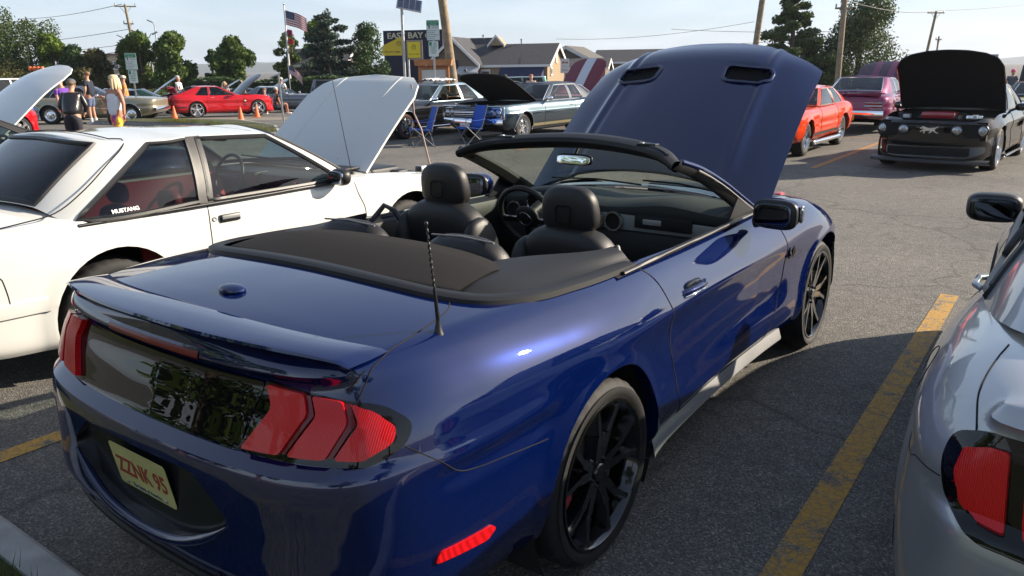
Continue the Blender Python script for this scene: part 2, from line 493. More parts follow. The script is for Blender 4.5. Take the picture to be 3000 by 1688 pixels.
# ------------------------------------------------------------------ car building kit (x forward from rear axle, y left, z up)
def shell(plan, zb, zt, side, rear, front, crown, n=150, m=34, kt=22, flares=(), extra=None, ce=2.2):
    """lower body: plan outline wrapped round the car, profile of insets up the flank, crowned top"""
    O = spline(plan, n)
    T = np.gradient(O, axis=0); T[0] = (0, 1); T[-1] = (0, -1)
    T /= np.linalg.norm(T, axis=1)[:, None]
    N = np.stack([-T[:, 1], T[:, 0]], -1)
    fz = np.linspace(0, 1, m)
    zbf, ztf, cf = pchip(zb), pchip(zt), pchip(crown)
    rp, fp = pchip(rear), pchip(front)
    if isinstance(side[0][1], (int, float)): side = [(-9, side), (9, side)]
    sx = [s[0] for s in side]; sp = np.stack([pchip(s[1])(fz) for s in side])
    wr = np.maximum(0, -N[:, 0]) ** 2; wf = np.maximum(0, N[:, 0]) ** 2; ws = 1 - wr - wf
    rows = []
    for i in range(n):
        x = O[i, 0]; zlo, zhi = float(zbf(x)), float(ztf(x))
        z = zlo + (zhi - zlo) * fz
        a = np.array([np.interp(x, sx, sp[:, k]) for k in range(m)])
        ins = ws[i] * a + wr[i] * rp(fz) + wf[i] * fp(fz)
        for (fx, fzc, fr, amt, wid) in flares:
            d = np.sqrt((x - fx) ** 2 + (z - fzc) ** 2) - fr
            ins = ins - ws[i] * amt * np.exp(-(np.maximum(d, 0) / wid) ** 2)
        if extra is not None: ins = ins - extra(x, z, ws[i], wr[i], wf[i])
        X = x - N[i, 0] * ins; Y = np.maximum(O[i, 1] - N[i, 1] * ins, 0.0)
        if i in (0, n - 1): Y = Y * 0
        half = [(X[k], Y[k], z[k]) for k in range(m)]
        cr = float(cf(X[-1]))
        top = []
        for j in range(1, kt + 1):
            v = 1 - j / kt
            top.append((X[-1], Y[-1] * v, zhi + cr * (1 - v ** ce)))
        right = [(p[0], -p[1], p[2]) for p in half] + [(p[0], -p[1], p[2]) for p in top]
        left = [p for p in reversed(top[:-1])] + [p for p in reversed(half)]
        rows.append(right + left)
    mb = MB(); mb.grid(rows)
    bm = bmesh.new(); bm.from_mesh(mb.mesh('tmp'))
    bmesh.ops.remove_doubles(bm, verts=bm.verts, dist=2e-4)
    bmesh.ops.recalc_face_normals(bm, faces=bm.faces)
    up = sum(f.normal.z * f.calc_area() for f in bm.faces)
    if up < 0: bmesh.ops.reverse_faces(bm, faces=bm.faces)
    return bm
def bvh_of(bm): return BVHTree.FromBMesh(bm)
def circ(cx, cz, r, n=40, zmin=None):
    return [(cx + r * math.cos(2 * PI * k / n), cz + r * math.sin(2 * PI * k / n)) for k in range(n)]
def open_arch(bm, x, z, r, depth=.05, n=36):
    """cut both wheel arches at x and turn their edge in"""
    pl = circ(x, z, r, n)
    for s in (-1, 1):
        fs = cut(bm, pl, 'y', lambda c: c.y * s > .3)
        # boundary of the hole
        S = set(fs); be = [e for f in fs for e in f.edges if any(g not in S for g in e.link_faces)]
        be = list(set(be))
        bmesh.ops.delete(bm, geom=fs, context='FACES')
        be = [e for e in be if e.is_valid]
        r0 = bmesh.ops.extrude_edge_only(bm, edges=be)
        vs = [v for v in r0['geom'] if isinstance(v, bmesh.types.BMVert)]
        for v in vs:
            v.co.y -= s * depth
            d = Vector((v.co.x - x, 0, v.co.z - z)); 
            v.co += d.normalized() * .004
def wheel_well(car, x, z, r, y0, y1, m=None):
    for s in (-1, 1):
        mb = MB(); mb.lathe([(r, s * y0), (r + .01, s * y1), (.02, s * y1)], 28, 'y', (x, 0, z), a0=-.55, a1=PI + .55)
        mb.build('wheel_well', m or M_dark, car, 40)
def bar(mb, p0, p1, w0, w1, yf0, yf1, yb, taper=.55, mi=0):
    """wheel spoke: trapezoid bar in the xz plane from p0 to p1; front face at yf, back at yb"""
    a, b = Vector(p0), Vector(p1); d = (b - a).normalized(); q = Vector((-d.y, d.x))
    vs = []
    for p, w, yf in ((a, w0, yf0), (b, w1, yf1)):
        for off, yy in ((w, yb), (w * taper, yf), (-w * taper, yf), (-w, yb)):
            c = p + q * off; vs.append((c.x, yy, c.y))
    mb.add(vs, [(0, 1, 5, 4), (1, 2, 6, 5), (2, 3, 7, 6), (0, 3, 2, 1), (4, 5, 6, 7)], mi)
_WH = {}
def wheel_meshes(key, r, w, rr, style, rimmat, facemat=None, tread=96):
    if key in _WH: return _WH[key]
    # tyre: outer sidewall at y=0 (towards the viewer is -y), inner at y=+w
    t = MB(); n = tread
    prof = [(rr - .004, .012), (rr + .012, .004), (rr + (r - rr) * .35, -.004), (rr + (r - rr) * .6, -.002), (r - .028, .006), (r - .014, .016), (r - .005, .028), (r - .001, .045)]
    tw = w - .09
    for i in range(4):
        y = .045 + tw * (i + .5) / 4.5
        prof += [(r, y), (r, y + .012), (r - .008, y + .014), (r - .008, y + .021), (r, y + .023)]
    prof += [(r - .001, w - .045), (r - .005, w - .028), (r - .02, w - .01), (rr + .02, w), (rr - .004, w - .01)]
    rows = []
    for j, (q, y) in enumerate(prof):
        row = []
        for k in range(n):
            th = 2 * PI * k / n; rad = q
            if q > r - .022 and k % 3 == 0 and (y < .07 or y > w - .07): rad = q - .006
            row.append((rad * math.cos(th), y, rad * math.sin(th)))
        rows.append(row)
    t.grid(rows, wrap=True)
    # rim barrel, lip and spokes
    b = MB()
    b.lathe([(rr + .004, .006), (rr + .002, .000), (rr - .006, .000), (rr - .012, .008), (rr - .018, .03), (rr - .03, .06), (rr - .035, w - .05), (rr - .01, w - .02)], 48)
    hub = .052
    if style == 'split5':      # five forked gloss spokes with bevelled facets
        for k in range(5):
            a0 = PI / 2 + 2 * PI * k / 5
            for s in (-1, 1):
                a1 = a0 + s * .30; a2 = a0 + s * .16
                p0 = (hub * .8 * math.cos(a0 + s * .25), hub * .8 * math.sin(a0 + s * .25))
                pm = (rr * .55 * math.cos(a0 + s * .20), rr * .55 * math.sin(a0 + s * .20))
                p1 = ((rr - .01) * math.cos(a1), (rr - .01) * math.sin(a1))
                bar(b, p0, pm, .032, .026, .030, .018, .066, .62)
                bar(b, pm, p1, .026, .023, .018, .008, .062, .40)
            # bevelled web filling the fork's root
            pa = (hub * .7 * math.cos(a0), hub * .7 * math.sin(a0)); pb = (rr * .50 * math.cos(a0), rr * .50 * math.sin(a0))
            bar(b, pa, pb, .020, .012, .034, .036, .066, .8)
        b.lathe([(0, .022), (.03, .022), (.034, .026), (.036, .034), (.062, .036), (.07, .046), (.07, .07)], 30)
    elif style == 'five':      # five broad tapered spokes
        for k in range(5):
            a0 = PI / 2 + 2 * PI * k / 5
            p0 = (0, 0); p1 = ((rr - .008) * math.cos(a0), (rr - .008) * math.sin(a0))
            pm = (rr * .5 * math.cos(a0), rr * .5 * math.sin(a0))
            bar(b, p0, pm, .030, .030, .016, .022, .07, .75); bar(b, pm, p1, .030, .052, .022, .010, .06, .72)
        b.lathe([(0, .008), (.028, .008), (.034, .014), (.05, .018), (.056, .05)], 24)
    elif style == 'torq':      # narrow-waisted five spoke, deep lip
        for k in range(5):
            a0 = PI / 2 + 2 * PI * k / 5
            p1 = ((rr - .03) * math.cos(a0), (rr - .03) * math.sin(a0)); pm = (rr * .42 * math.cos(a0), rr * .42 * math.sin(a0))
            bar(b, (0, 0), pm, .034, .024, .03, .034, .08, .7); bar(b, pm, p1, .024, .040, .034, .036, .08, .6)
        b.lathe([(0, .022), (.03, .022), (.036, .03), (.05, .034), (.055, .06)], 24)
    elif style == 'mesh10':
        for k in range(10):
            a0 = PI / 2 + 2 * PI * k / 10
            p1 = ((rr - .008) * math.cos(a0), (rr - .008) * math.sin(a0))
            bar(b, (0, 0), p1, .016, .014, .022, .010, .06, .6)
        b.lathe([(0, .012), (.03, .012), (.04, .02), (.055, .05)], 24)
    else:                       # steel wheel with small cap and slots
        b.lathe([(rr - .02, .03), (rr * .78, .05), (rr * .6, .03), (rr * .45, .028), (.07, .05), (.06, .02), (0, .012)], 32)
    for k in range(5):
        a0 = PI / 2 + 2 * PI * (k + .5) / 5
        b.lathe([(0, .018), (.007, .02), (.009, .026), (.009, .05)], 8, c=(.052 * math.cos(a0), 0, .052 * math.sin(a0)))
    d = MB(); d.lathe([(.06, .075), (.065, .072), (rr * .66, .072), (rr * .66, .092), (.06, .095)], 32)
    res = (t.mesh('tyre', 40), b.mesh('rim', 30), d.mesh('wheel', 30))
    res[0].materials.append(M_rubber); res[1].materials.append(rimmat); res[2].materials.append(M_disc)
    _WH[key] = res
    return res
def add_wheel(car, x, side, yout, key, r, w, rr, style, rimmat, steer=0.0, rot=0.0, caliper=None, z=None):
    """side -1 = right: outer face at y=-yout"""
    t, b, d = wheel_meshes(key, r, w, rr, style, rimmat)
    z = r if z is None else z
    o = obj('wheel', d, None, car); o.location = (x, side * yout, z)
    o.rotation_euler = (0, rot, (0 if side < 0 else PI) + steer)
    obj('tyre', t, None, o); obj('rim', b, None, o)
    if caliper:
        c = MB(); c.lathe([(rr * .50, .066), (rr * .72, .062), (rr * .75, .075), (rr * .75, .11), (rr * .5, .11)], 10, a0=R(150), a1=R(212))
        c.build('brake_caliper', caliper, o, 40)
    return o
def four_wheels(car, wb, yr, yf, key, r, w, rr, style, rimmat, caliper=None, steer=0, rots=(0, .4, .9, .2), key_f=None, rf=None):
    k = 0
    for x, yy, st in ((0, yr, 0), (wb, yf, steer)):
        for s in (-1, 1):
            add_wheel(car, x, s, yy, key, r, w, rr, style, rimmat, st, rots[k], caliper); k += 1

def cabin(stations, segs, nseg=6, nt=12, bulge=.02, crown=.03, kt=10, ce=2.0):
    """greenhouse. stations: half list, rear centre to front centre, of (base xyz, roof xyz).
    segs[i] between station i and i+1: None = panel, or (t0, t1) glass band. returns (panel MB, {seg: (right MB, left MB)})"""
    B = np.array([s[0] for s in stations], float); T = np.array([s[1] for s in stations], float)
    ns = len(B); D = np.hstack([B, T])
    us = []
    for i in range(ns - 1):
        k = nseg[i] if isinstance(nseg, (list, tuple)) else nseg
        us += [i + j / k for j in range(k)]
    us.append(ns - 1); us = np.array(us)
    Q = np.vstack([2 * D[0] - D[1], D, 2 * D[-1] - D[-2]])
    Q[0, [1, 4]] = -D[1, [1, 4]]; Q[0, [0, 2, 3, 5]] = D[1, [0, 2, 3, 5]]
    Q[-1, [1, 4]] = -D[-2, [1, 4]]; Q[-1, [0, 2, 3, 5]] = D[-2, [0, 2, 3, 5]]
    E = []
    for u in us:
        i = min(int(u), ns - 2); t = u - i
        p0, p1, p2, p3 = Q[i], Q[i + 1], Q[i + 2], Q[i + 3]
        d1 = np.linalg.norm((p2 - p1)[:2]) + 1e-6; d0 = np.linalg.norm((p1 - p0)[:2]) + 1e-6; d2 = np.linalg.norm((p3 - p2)[:2]) + 1e-6
        m1 = .5 * ((p1 - p0) * min(d1 / d0, 3) + (p2 - p1)); m2 = .5 * ((p3 - p2) * min(d1 / d2, 3) + (p2 - p1))
        # keep corner stations fairly tight
        m1 = m1 * .8; m2 = m2 * .8
        E.append((2 * t**3 - 3 * t**2 + 1) * p1 + (t**3 - 2 * t**2 + t) * m1 + (-2 * t**3 + 3 * t**2) * p2 + (t**3 - t**2) * m2)
    E = np.array(E); nu = len(us)
    # outward plan direction for the bulge
    C = .5 * (E[:, :2] + E[:, 3:5]); Tn = np.gradient(C, axis=0); Tn[0] = (0, 1); Tn[-1] = (0, -1); Tn /= np.linalg.norm(Tn, axis=1)[:, None] + 1e-9
    Nn = np.stack([-Tn[:, 1], Tn[:, 0]], -1)
    panel = MB(); gl = {}
    def P(i, t, s):
        p = E[i, :3] * (1 - t) + E[i, 3:] * t; b = bulge * 4 * t * (1 - t)
        y = max(p[1] + Nn[i, 1] * b, 0) if 0 < i < nu - 1 else 0
        return (p[0] + Nn[i, 0] * b, s * y, p[2])
    for s in (-1, 1):
        for i in range(nu - 1):
            sg = segs[min(int(us[i] + 1e-6), ns - 2)]; si = min(int(us[i] + 1e-6), ns - 2)
            if sg is None: bands = [(0, 1, False)]
            else: bands = [(0, sg[0], False), (sg[0], sg[1], True), (sg[1], 1, False)]
            for a, b, isg in bands:
                if b - a < 1e-4: continue
                k = max(2, int(round(nt * (b - a))))
                c0 = [P(i, a + (b - a) * j / k, s) for j in range(k + 1)]; c1 = [P(i + 1, a + (b - a) * j / k, s) for j in range(k + 1)]
                if isg:
                    gl.setdefault(si, {-1: MB(), 1: MB()})[s].grid([c0, c1] if s > 0 else [c1, c0])
                else: panel.grid([c0, c1] if s > 0 else [c1, c0])
    rows = []
    for i in range(nu):
        x, y, z = E[i, 3:]; y = max(y, 0) if 0 < i < nu - 1 else 0
        hw = np.max(E[:, 4])
        rows.append([(x, y * (j / kt), z + crown * (1 - abs(j / kt) ** ce) * min(1, y / hw * 1.2)) for j in range(kt, -kt - 1, -1)])
    panel.grid(rows)
    return panel, gl
def weld(mb, ang=40, name='panel', up=True):
    bm = bmesh.new(); bm.from_mesh(mb.mesh('t')); bmesh.ops.remove_doubles(bm, verts=bm.verts, dist=3e-4)
    bmesh.ops.recalc_face_normals(bm, faces=bm.faces)
    if up and sum(f.normal.z * f.calc_area() for f in bm.faces) < 0: bmesh.ops.reverse_faces(bm, faces=bm.faces)
    me = bm_mesh(bm, name, ang); bm.free(); return me
def edge_path(mb, tol=3e-4):
    """boundary loop(s) of an MB patch as point lists"""
    bm = bmesh.new(); bm.from_mesh(mb.mesh('t')); bmesh.ops.remove_doubles(bm, verts=bm.verts, dist=tol)
    be = [e for e in bm.edges if len(e.link_faces) == 1]; adj = {}
    for e in be:
        a, b = e.verts; adj.setdefault(a, []).append(b); adj.setdefault(b, []).append(a)
    loops = []; seen = set()
    for v in list(adj):
        if v in seen: continue
        lp = [v]; seen.add(v); cur = v
        while True:
            nx = [q for q in adj[cur] if q not in seen]
            if not nx: break
            cur = nx[0]; seen.add(cur); lp.append(cur)
        loops.append([q.co.copy() for q in lp])
    bm.free(); return loops
def trim(mb, r, name, m, parent, step=1):
    t = MB()
    for lp in edge_path(mb):
        if len(lp) > 5: t.tube(lp[::step], r, 6, closed=True)
    return t.build(name, m, parent, 50)
def join(*mbs):
    o = MB()
    for q in mbs: o.add(q.v, q.f)
    return o
# 5x7 stroke letters are not needed: lettering uses the built-in font, turned into thin meshes
def text_mesh(s, size, extrude=.001, shear=0.0, width=None, bold=0.0, align='CENTER'):
    cu = bpy.data.curves.new('t', 'FONT'); cu.body = s; cu.size = size; cu.extrude = extrude; cu.shear = shear; cu.offset = bold
    cu.align_x = align; cu.align_y = 'CENTER'; cu.resolution_u = 3
    o = bpy.data.objects.new('t', cu); COL.objects.link(o)
    dg = bpy.context.evaluated_depsgraph_get(); me = bpy.data.meshes.new_from_object(o.evaluated_get(dg))
    bpy.data.objects.remove(o); bpy.data.curves.remove(cu)
    if width and len(me.vertices):
        xs = [v.co.x for v in me.vertices]; k = width / max(1e-6, max(xs) - min(xs))
        for v in me.vertices: v.co.x *= k
    me.materials.clear()
    return me
def letters(s, size, m, parent, mtx, name='lettering', **kw):
    me = text_mesh(s, size, **kw)
    o = obj(name, me, m, parent); o.matrix_local = mtx
    return o
def face_mtx(o, xdir, ydir):
    x = Vector(xdir).normalized(); y = Vector(ydir); y = (y - x * y.dot(x)).normalized(); z = x.cross(y)
    M = Matrix((x, y, z)).transposed().to_4x4(); M.translation = Vector(o); return M

# ------------------------------------------------------------------ a general closed car
def mkplan(xr, xf, w, cr=.30, cf=.34, br=.05, bf=.08, tr=.93, tf=.93):
    """half outline: rear centre, bowed tail, corner, flank, corner, bowed nose"""
    return [(xr, 0), (xr + br * .12, w * .35), (xr + br * .55, w * .66), (xr + br + cr * .22, w * tr * .90), (xr + br + cr * .62, w * tr * .985), (xr + br + cr * 1.6, w * (tr + .055) if tr < .945 else w), (xr + (xf - xr) * .36, w), (xr + (xf - xr) * .62, w), (xf - bf - cf * 1.6, w * (tf + .055) if tf < .945 else w), (xf - bf - cf * .62, w * tf * .985), (xf - bf - cf * .22, w * tf * .90), (xf - bf * .55, w * .66), (xf - bf * .12, w * .35), (xf, 0)]
def mkcabin(xrb, xrt, xft, xfb, zb, zr, wb, wr, xq=None, xb=.55, zrb=None, zfb=None, lean=.10, wrg=.80, apil=.09, cp=.30):
    """stations rear centre -> front centre. xq: rear end of the side glass at the belt"""
    zrb = zrb or zb + .05; zfb = zfb or zb + .03
    xq = xq if xq is not None else xrb + cp
    return [((xrb - .04, 0, zrb + .02), (xrt - .03, 0, zr - .005)),
            ((xrb + .02, wb * wrg, zrb), (xrt + .03, wr * .84, zr - .015)),
            ((xq, wb, zb), (max(xrt + .22, xq + lean + .05), wr, zr - .03)),
            ((xb - .05, wb, zb), (xb + .0, wr, zr - .025)),
            ((xb + .05, wb, zb), (xb + .09, wr, zr - .025)),
            ((xfb - apil - .07, wb, zb), (xft - .07, wr, zr - .035)),
            ((xfb - .04, wb * .95, zb + .01), (xft + .02, wr * .94, zr - .035)),
            ((xfb + .14, 0, zfb), (xft + .08, 0, zr - .015))]
SEG_COUPE = [(.10, .95), None, (.05, .94), None, (.05, .94), None, (.06, .95)]
def coupe(S):
    car = thing(S['name'], S['label'], 'car', S['loc'], S['rz'], S.get('group'))
    P = S['paint']; n, m, kt = S.get('res', (84, 20, 8))
    bm = shell(S['plan'], S['zb'], S['zt'], S['side'], S['rear'], S['front'], S['crown'], n, m, kt, S.get('flares', ()), S.get('extra'), S.get('ce', 2.2))
    bvh = bvh_of(bm)
    ar, az = S['arch']
    for x in (0, S['wb']): open_arch(bm, x, az, ar, .05, S.get('archn', 22))
    gb = S.get('glassmat', [G_dark, G_tint, G_tint, G_tint])
    if S.get('cab'):
        st = S['cab']; base = [(s[0][0], s[0][1]) for s in st]
        poly = base + [(x, -y) for x, y in reversed(base[1:-1])]
        cxm = sum(p[0] for p in poly) / len(poly)
        poly = [(cxm + (x - cxm) * .97, y * .97) for x, y in poly]
        zmin = min(s[0][2] for s in st) - .18
        bmesh.ops.delete(bm, geom=cut(bm, poly, 'z', lambda c: c.z > zmin and abs(c.y) < S['cabw']), context='FACES')
    if S.get('bonnet'):
        B = S['bonnet']; x0, x1, w0, w1 = B['x0'], B['x1'], B['w0'], B['w1']
        hp = [(x0, -w0), (x1 - .36, -w1), (x1 - .20, -w1 * .90), (x1 - .08, -w1 * .68), (x1 - .02, -w1 * .38), (x1, 0), (x1 - .02, w1 * .38), (x1 - .08, w1 * .68), (x1 - .20, w1 * .90), (x1 - .36, w1), (x0, w0)]
        fs = cut(bm, hp, 'z', lambda c: c.z > .55 and abs(c.y) < w0 + .05)
        bon = take(bm, fs, True, 0.0, .02)
        # turn it up about its rear edge
        zh = B.get('zh', float(pchip(S['zt'])(x0)) + .03); A = -R(B['angle'])
        bo = bon.build('bonnet', [B.get('mat', P), B.get('liner') or M_dark], car, 35)
        bo.matrix_local = Matrix.Translation((x0, 0, zh)) @ Matrix.Rotation(A, 4, 'Y') @ Matrix.Translation((-x0, 0, -zh))
        if False:
            ln = MB(); ln.prism([(x0 + .1, -w0 * .88), (x1 - .16, -w1 * .86), (x1 - .16, w1 * .86), (x0 + .1, w0 * .88)], zh - .05, zh - .042, 'z'); lo = ln.build('bonnet_liner', B['liner'], bo)
        if B.get('stripe'):
            for (ya, yb, sm) in B['stripe']:
                sb = bmesh.new(); sb.from_mesh(bo.data)
                f2 = [f for f in cut(sb, [(x0 - .02, ya), (x1 + .05, ya), (x1 + .05, yb), (x0 - .02, yb)], 'z') if f.normal.z > .2]
                take(sb, f2, False, .004).build('bonnet_stripe', sm, bo, 35); sb.free()
        if B.get('prop'):
            s, xa, za = B['prop']; t = MB(); t.tube([(xa, s * w1 * .86, za), (xa - .22, s * w0 * .8, za + B.get('ph', .7))], .008, 6); t.build('prop_rod', M_steel, car, 60)
        t = MB(); t.box(((x0 + x1) / 2, 0, zh - .33), (x1 - x0 - .05, w0 * 1.9, .3)); t.build('engine_bay', M_dark, car)
        em = B.get('engine', M_black)
        t = MB(); t.rbox(((x0 + x1) / 2, 0, zh - .16), ((x1 - x0) * .5, w0 * .75, .14), .05); t.build('engine', em, car, 40)
        rr_ = random.Random(S['label'])
        for k in range(9):
            t = MB(); t.rbox((rr_.uniform(x0 + .15, x1 - .15), rr_.choice((-1, 1)) * rr_.uniform(w0 * .55, w0 * .85), zh - .15), (rr_.uniform(.08, .2), rr_.uniform(.08, .16), .12), .02); t.build('engine_part', rr_.choice((M_black, M_alu, M_black, M_steel)), car, 40)
    if S.get('boot'):
        B = S['boot']; x0, x1, w0 = B['x0'], B['x1'], B['w']       # x0 tail edge, x1 hinge
        fs = cut(bm, [(x0, -w0), (x1, -w0), (x1, w0), (x0, w0)], 'z', lambda c: c.z > .6)
        bt = take(bm, fs, True, 0, .03); zh = B['zh']
        bo = bt.build('boot_lid', [P], car, 35); bo.matrix_local = Matrix.Translation((x1, 0, zh)) @ Matrix.Rotation(R(B['angle']), 4, 'Y') @ Matrix.Translation((-x1, 0, -zh))
        t = MB(); t.box(((x0 + x1) / 2, 0, zh - .35), (x1 - x0, w0 * 2, .3)); t.build('boot_well', M_dark, car)
    for f in S.get('panels', ()):    # (poly, axis, sel, offset, thick, name, mat)
        poly, axis, sel, off, th, nm, mt = f
        fs = cut(bm, poly, axis, sel)
        if fs: take(bm, fs, th == 0, off, th).build(nm, mt, car, 35)
    obj('body', bm_mesh(bm, 'body', 35), P, car); bm.free()
    for (pts, axis, sgn, nm, rad) in S.get('seams', ()):
        seam(bvh, pts, axis, sgn, nm, M_gap, car, rad, 30)
    if S.get('cab'):
        pan, gl = cabin(S['cab'], S.get('segs', SEG_COUPE), S.get('nseg', 4), S.get('nt', 8), S.get('bulge', .02), S.get('rcrown', .035), S.get('rkt', 6))
        obj('roof', weld(pan, 40, 'roof'), S.get('roofmat', P), car)
        names = {0: 'rear_window', 2: 'quarter_window', 4: 'side_window', 6: 'windscreen'}
        tm, tr = S.get('trim', (M_black, .010))
        for i, d in gl.items():
            mt = gb[{0: 0, 2: 1, 4: 2, 6: 3}[i]]
            if mt is None: continue
            if i in (0, 6):
                g = join(d[-1], d[1]); w_ = obj(names[i], weld(g, 60, names[i], False), mt, car); trim(g, tr, 'window_trim', tm, w_)
            else:
                for s in (-1, 1):
                    w_ = obj(names[i], weld(d[s], 60, names[i], False), mt, car); trim(d[s], tr, 'window_trim', tm, w_)
    ww = S['wheel']
    for x in (0, S['wb']): wheel_well(car, x, az, ar + .02, S['half'] - .05, S['half'] - .42)
    four_wheels(car, S['wb'], S['half'] - ww.get('in', .02), S['half'] - ww.get('in', .02), ww['key'], ww['r'], ww['w'], ww['rr'], ww['style'], ww['mat'])
    t = MB(); t.box((S['wb'] / 2, 0, .27), (S['wb'] + .6, S['half'] * 1.5, .12)); t.build('underbody', M_dark, car)
    if S.get('seats'):
        zs = S.get('seatz', .72)
        for s in (-1, 1):
            t = MB(); t.pillow((S['seatx'], s * .35, zs), (.18, .46, .56), 3.2, (0, R(-14), 0)); t.pillow((S['seatx'] + .28, s * .35, zs - .22), (.5, .46, .16), 3); t.pillow((S['seatx'] - .03, s * .35, zs + .36), (.10, .24, .16), 2.8); t.build('front_seat', S['seats'], car, 60)
        t = MB(); t.pillow((S['seatx'] - .75, 0, zs - .05), (.2, 1.2, .45), 3.4, (0, R(-16), 0)); t.build('rear_seat', S['seats'], car, 60)
        dx = S['cab'][5][0][0] + .02; dz = S['cab'][5][0][2]
        t = MB(); rows = []
        for y in np.linspace(-S['half'] * .80, S['half'] * .80, 14): rows.append([(dx + .30, y, dz + .005), (dx + .02, y, dz + .02), (dx - .06, y, dz - .01), (dx - .05, y, dz - .10), (dx - .02, y, dz - .28), (dx + .1, y, dz - .45)])
        t.grid(rows); t.build('dashboard', S.get('dash', M_black), car, 50)
        t = MB(); t.tube([(dx - .20 + .06 * math.sin(a), .36 + .185 * math.cos(a), dz - .03 + .17 * math.sin(a)) for a in np.linspace(0, 2 * PI, 28, endpoint=False)], .014, 8, closed=True); t.rbox((dx - .19, .36, dz - .03), (.04, .34, .05), .015, (0, R(20), 0)); t.build('steering_wheel', M_black, car, 60)
        t = MB(); t.box((S['wb'] / 2 - .1, 0, .36), (2.6, S['half'] * 1.6, .04)); t.build('floor_pan', M_carpet, car)
        for s in (-1, 1):
            t = MB(); t.box((S['wb'] / 2 - .05, s * (S['half'] - .12), .64), (2.0, .03, .5)); t.build('door_card', S.get('cardm', M_black), car)
    if S.get('mirrors'):
        x, z, mm = S['mirrors']
        for s in (-1, 1):
            t = MB(); t.pillow((x, s * (S['half'] + .06), z), (.12, .19, .13), 2.6, (0, 0, s * R(10))); mo = t.build('door_mirror', mm, car, 60)
            t = MB(); t.pillow((x - .05, s * (S['half'] + .06), z), (.03, .16, .10), 3.6); t.build('mirror_glass', mat('dull_mirror', (.35, .38, .42), .05, 1.0), mo, 60)
            t = MB(); t.tube([(x, s * (S['half'] - .10), z - .07), (x, s * (S['half'] + .01), z - .02)], .02, 8); t.build('mirror_foot', M_black, mo, 60)
    if S.get('extras'): S['extras'](car, bvh)
    return car
def lampset(car, pts, r, m, nm, ring=None, depth=.03, axis='x', sgn=1):
    """round lamps: (x,y,z) centres facing along x"""
    for (x, y, z) in pts:
        t = MB(); t.lathe([(0, sgn * depth), (r * .6, sgn * depth * .9), (r * .9, sgn * depth * .5), (r, 0), (r, -sgn * .04)], 20, 'x', (x, y, z)); lo = t.build(nm, m, car, 60)
        if ring:
            t = MB(); t.tube([(x + sgn * .005, y + r * 1.05 * math.cos(a), z + r * 1.05 * math.sin(a)) for a in np.linspace(0, 2 * PI, 20, endpoint=False)], r * .13, 6, closed=True); t.build('lamp_ring', ring, lo, 60)
def plate(car, x, y, z, sgn, w=.305, h=.152, bg=None, txt='', ink=None, name='licence_plate'):
    p = MB(); p.rbox((0, 0, 0), (w, h, .006), .002)
    o = p.build(name, bg or mat('plate_white', (.75, .75, .74), .5), car, 40)
    o.matrix_local = face_mtx((x, y, z), (0, sgn, 0), (0, 0, 1))
    if txt: letters(txt, h * .5, ink or mat('plate_dark_ink', (.05, .08, .2), .5), o, Matrix.Translation((0, -.006, .0036)), 'plate_number', extrude=.0006, width=w * .8)
    return o
SLAB = [(0, .10), (.06, .05), (.15, .015), (.35, 0), (.62, 0), (.78, .006), (.88, .02), (.95, .045), (1, .085)]
MUSCLE = [(0, .12), (.08, .06), (.2, .02), (.42, .0), (.55, .01), (.66, .004), (.80, .015), (.90, .04), (.96, .075), (1, .12)]
ENDR = [(0, .16), (.12, .06), (.25, .02), (.45, 0), (.55, .01), (.8, .03), (.95, .04), (1, .06)]
ENDF = [(0, .2), (.12, .08), (.25, .02), (.45, 0), (.7, .015), (.9, .05), (1, .10)]

# ------------------------------------------------------------------ where the near cars stand
CAR_A = 0.6272
CAR_O = Vector((-0.4324, 3.0082, 0))
CF = Vector((math.sin(CAR_A), math.cos(CAR_A), 0)); CL = Vector((-math.cos(CAR_A), math.sin(CAR_A), 0))
def lot(x, y, z=0.0): return CAR_O + CF * x + CL * y + Vector((0, 0, z))
ROT = PI / 2 - CAR_A

P_blue = paint('deep_blue_paint', (.0011, .0066, .056), .12, .26)
P_blue.node_tree.nodes['Principled BSDF'].inputs['Coat IOR'].default_value = 1.8
M_leather = mat('black_leather', (.013, .012, .012), .48, bump=(220, .12), spec=.45)
M_softtop = mat('black_canvas', (.013, .0105, .0095), .85, bump=(900, .35), spec=.3)
M_trim = mat('satin_black_trim', (.010, .010, .011), .52, bump=(500, .06), spec=.35)
M_carpet = mat('dark_carpet', (.02, .02, .021), .95)
M_greydash = mat('grey_dash_panel', (.30, .31, .31), .42, .4)
M_skirt = mat('grey_skirt', (.27, .275, .28), .55, .0, vary=(6, .1))

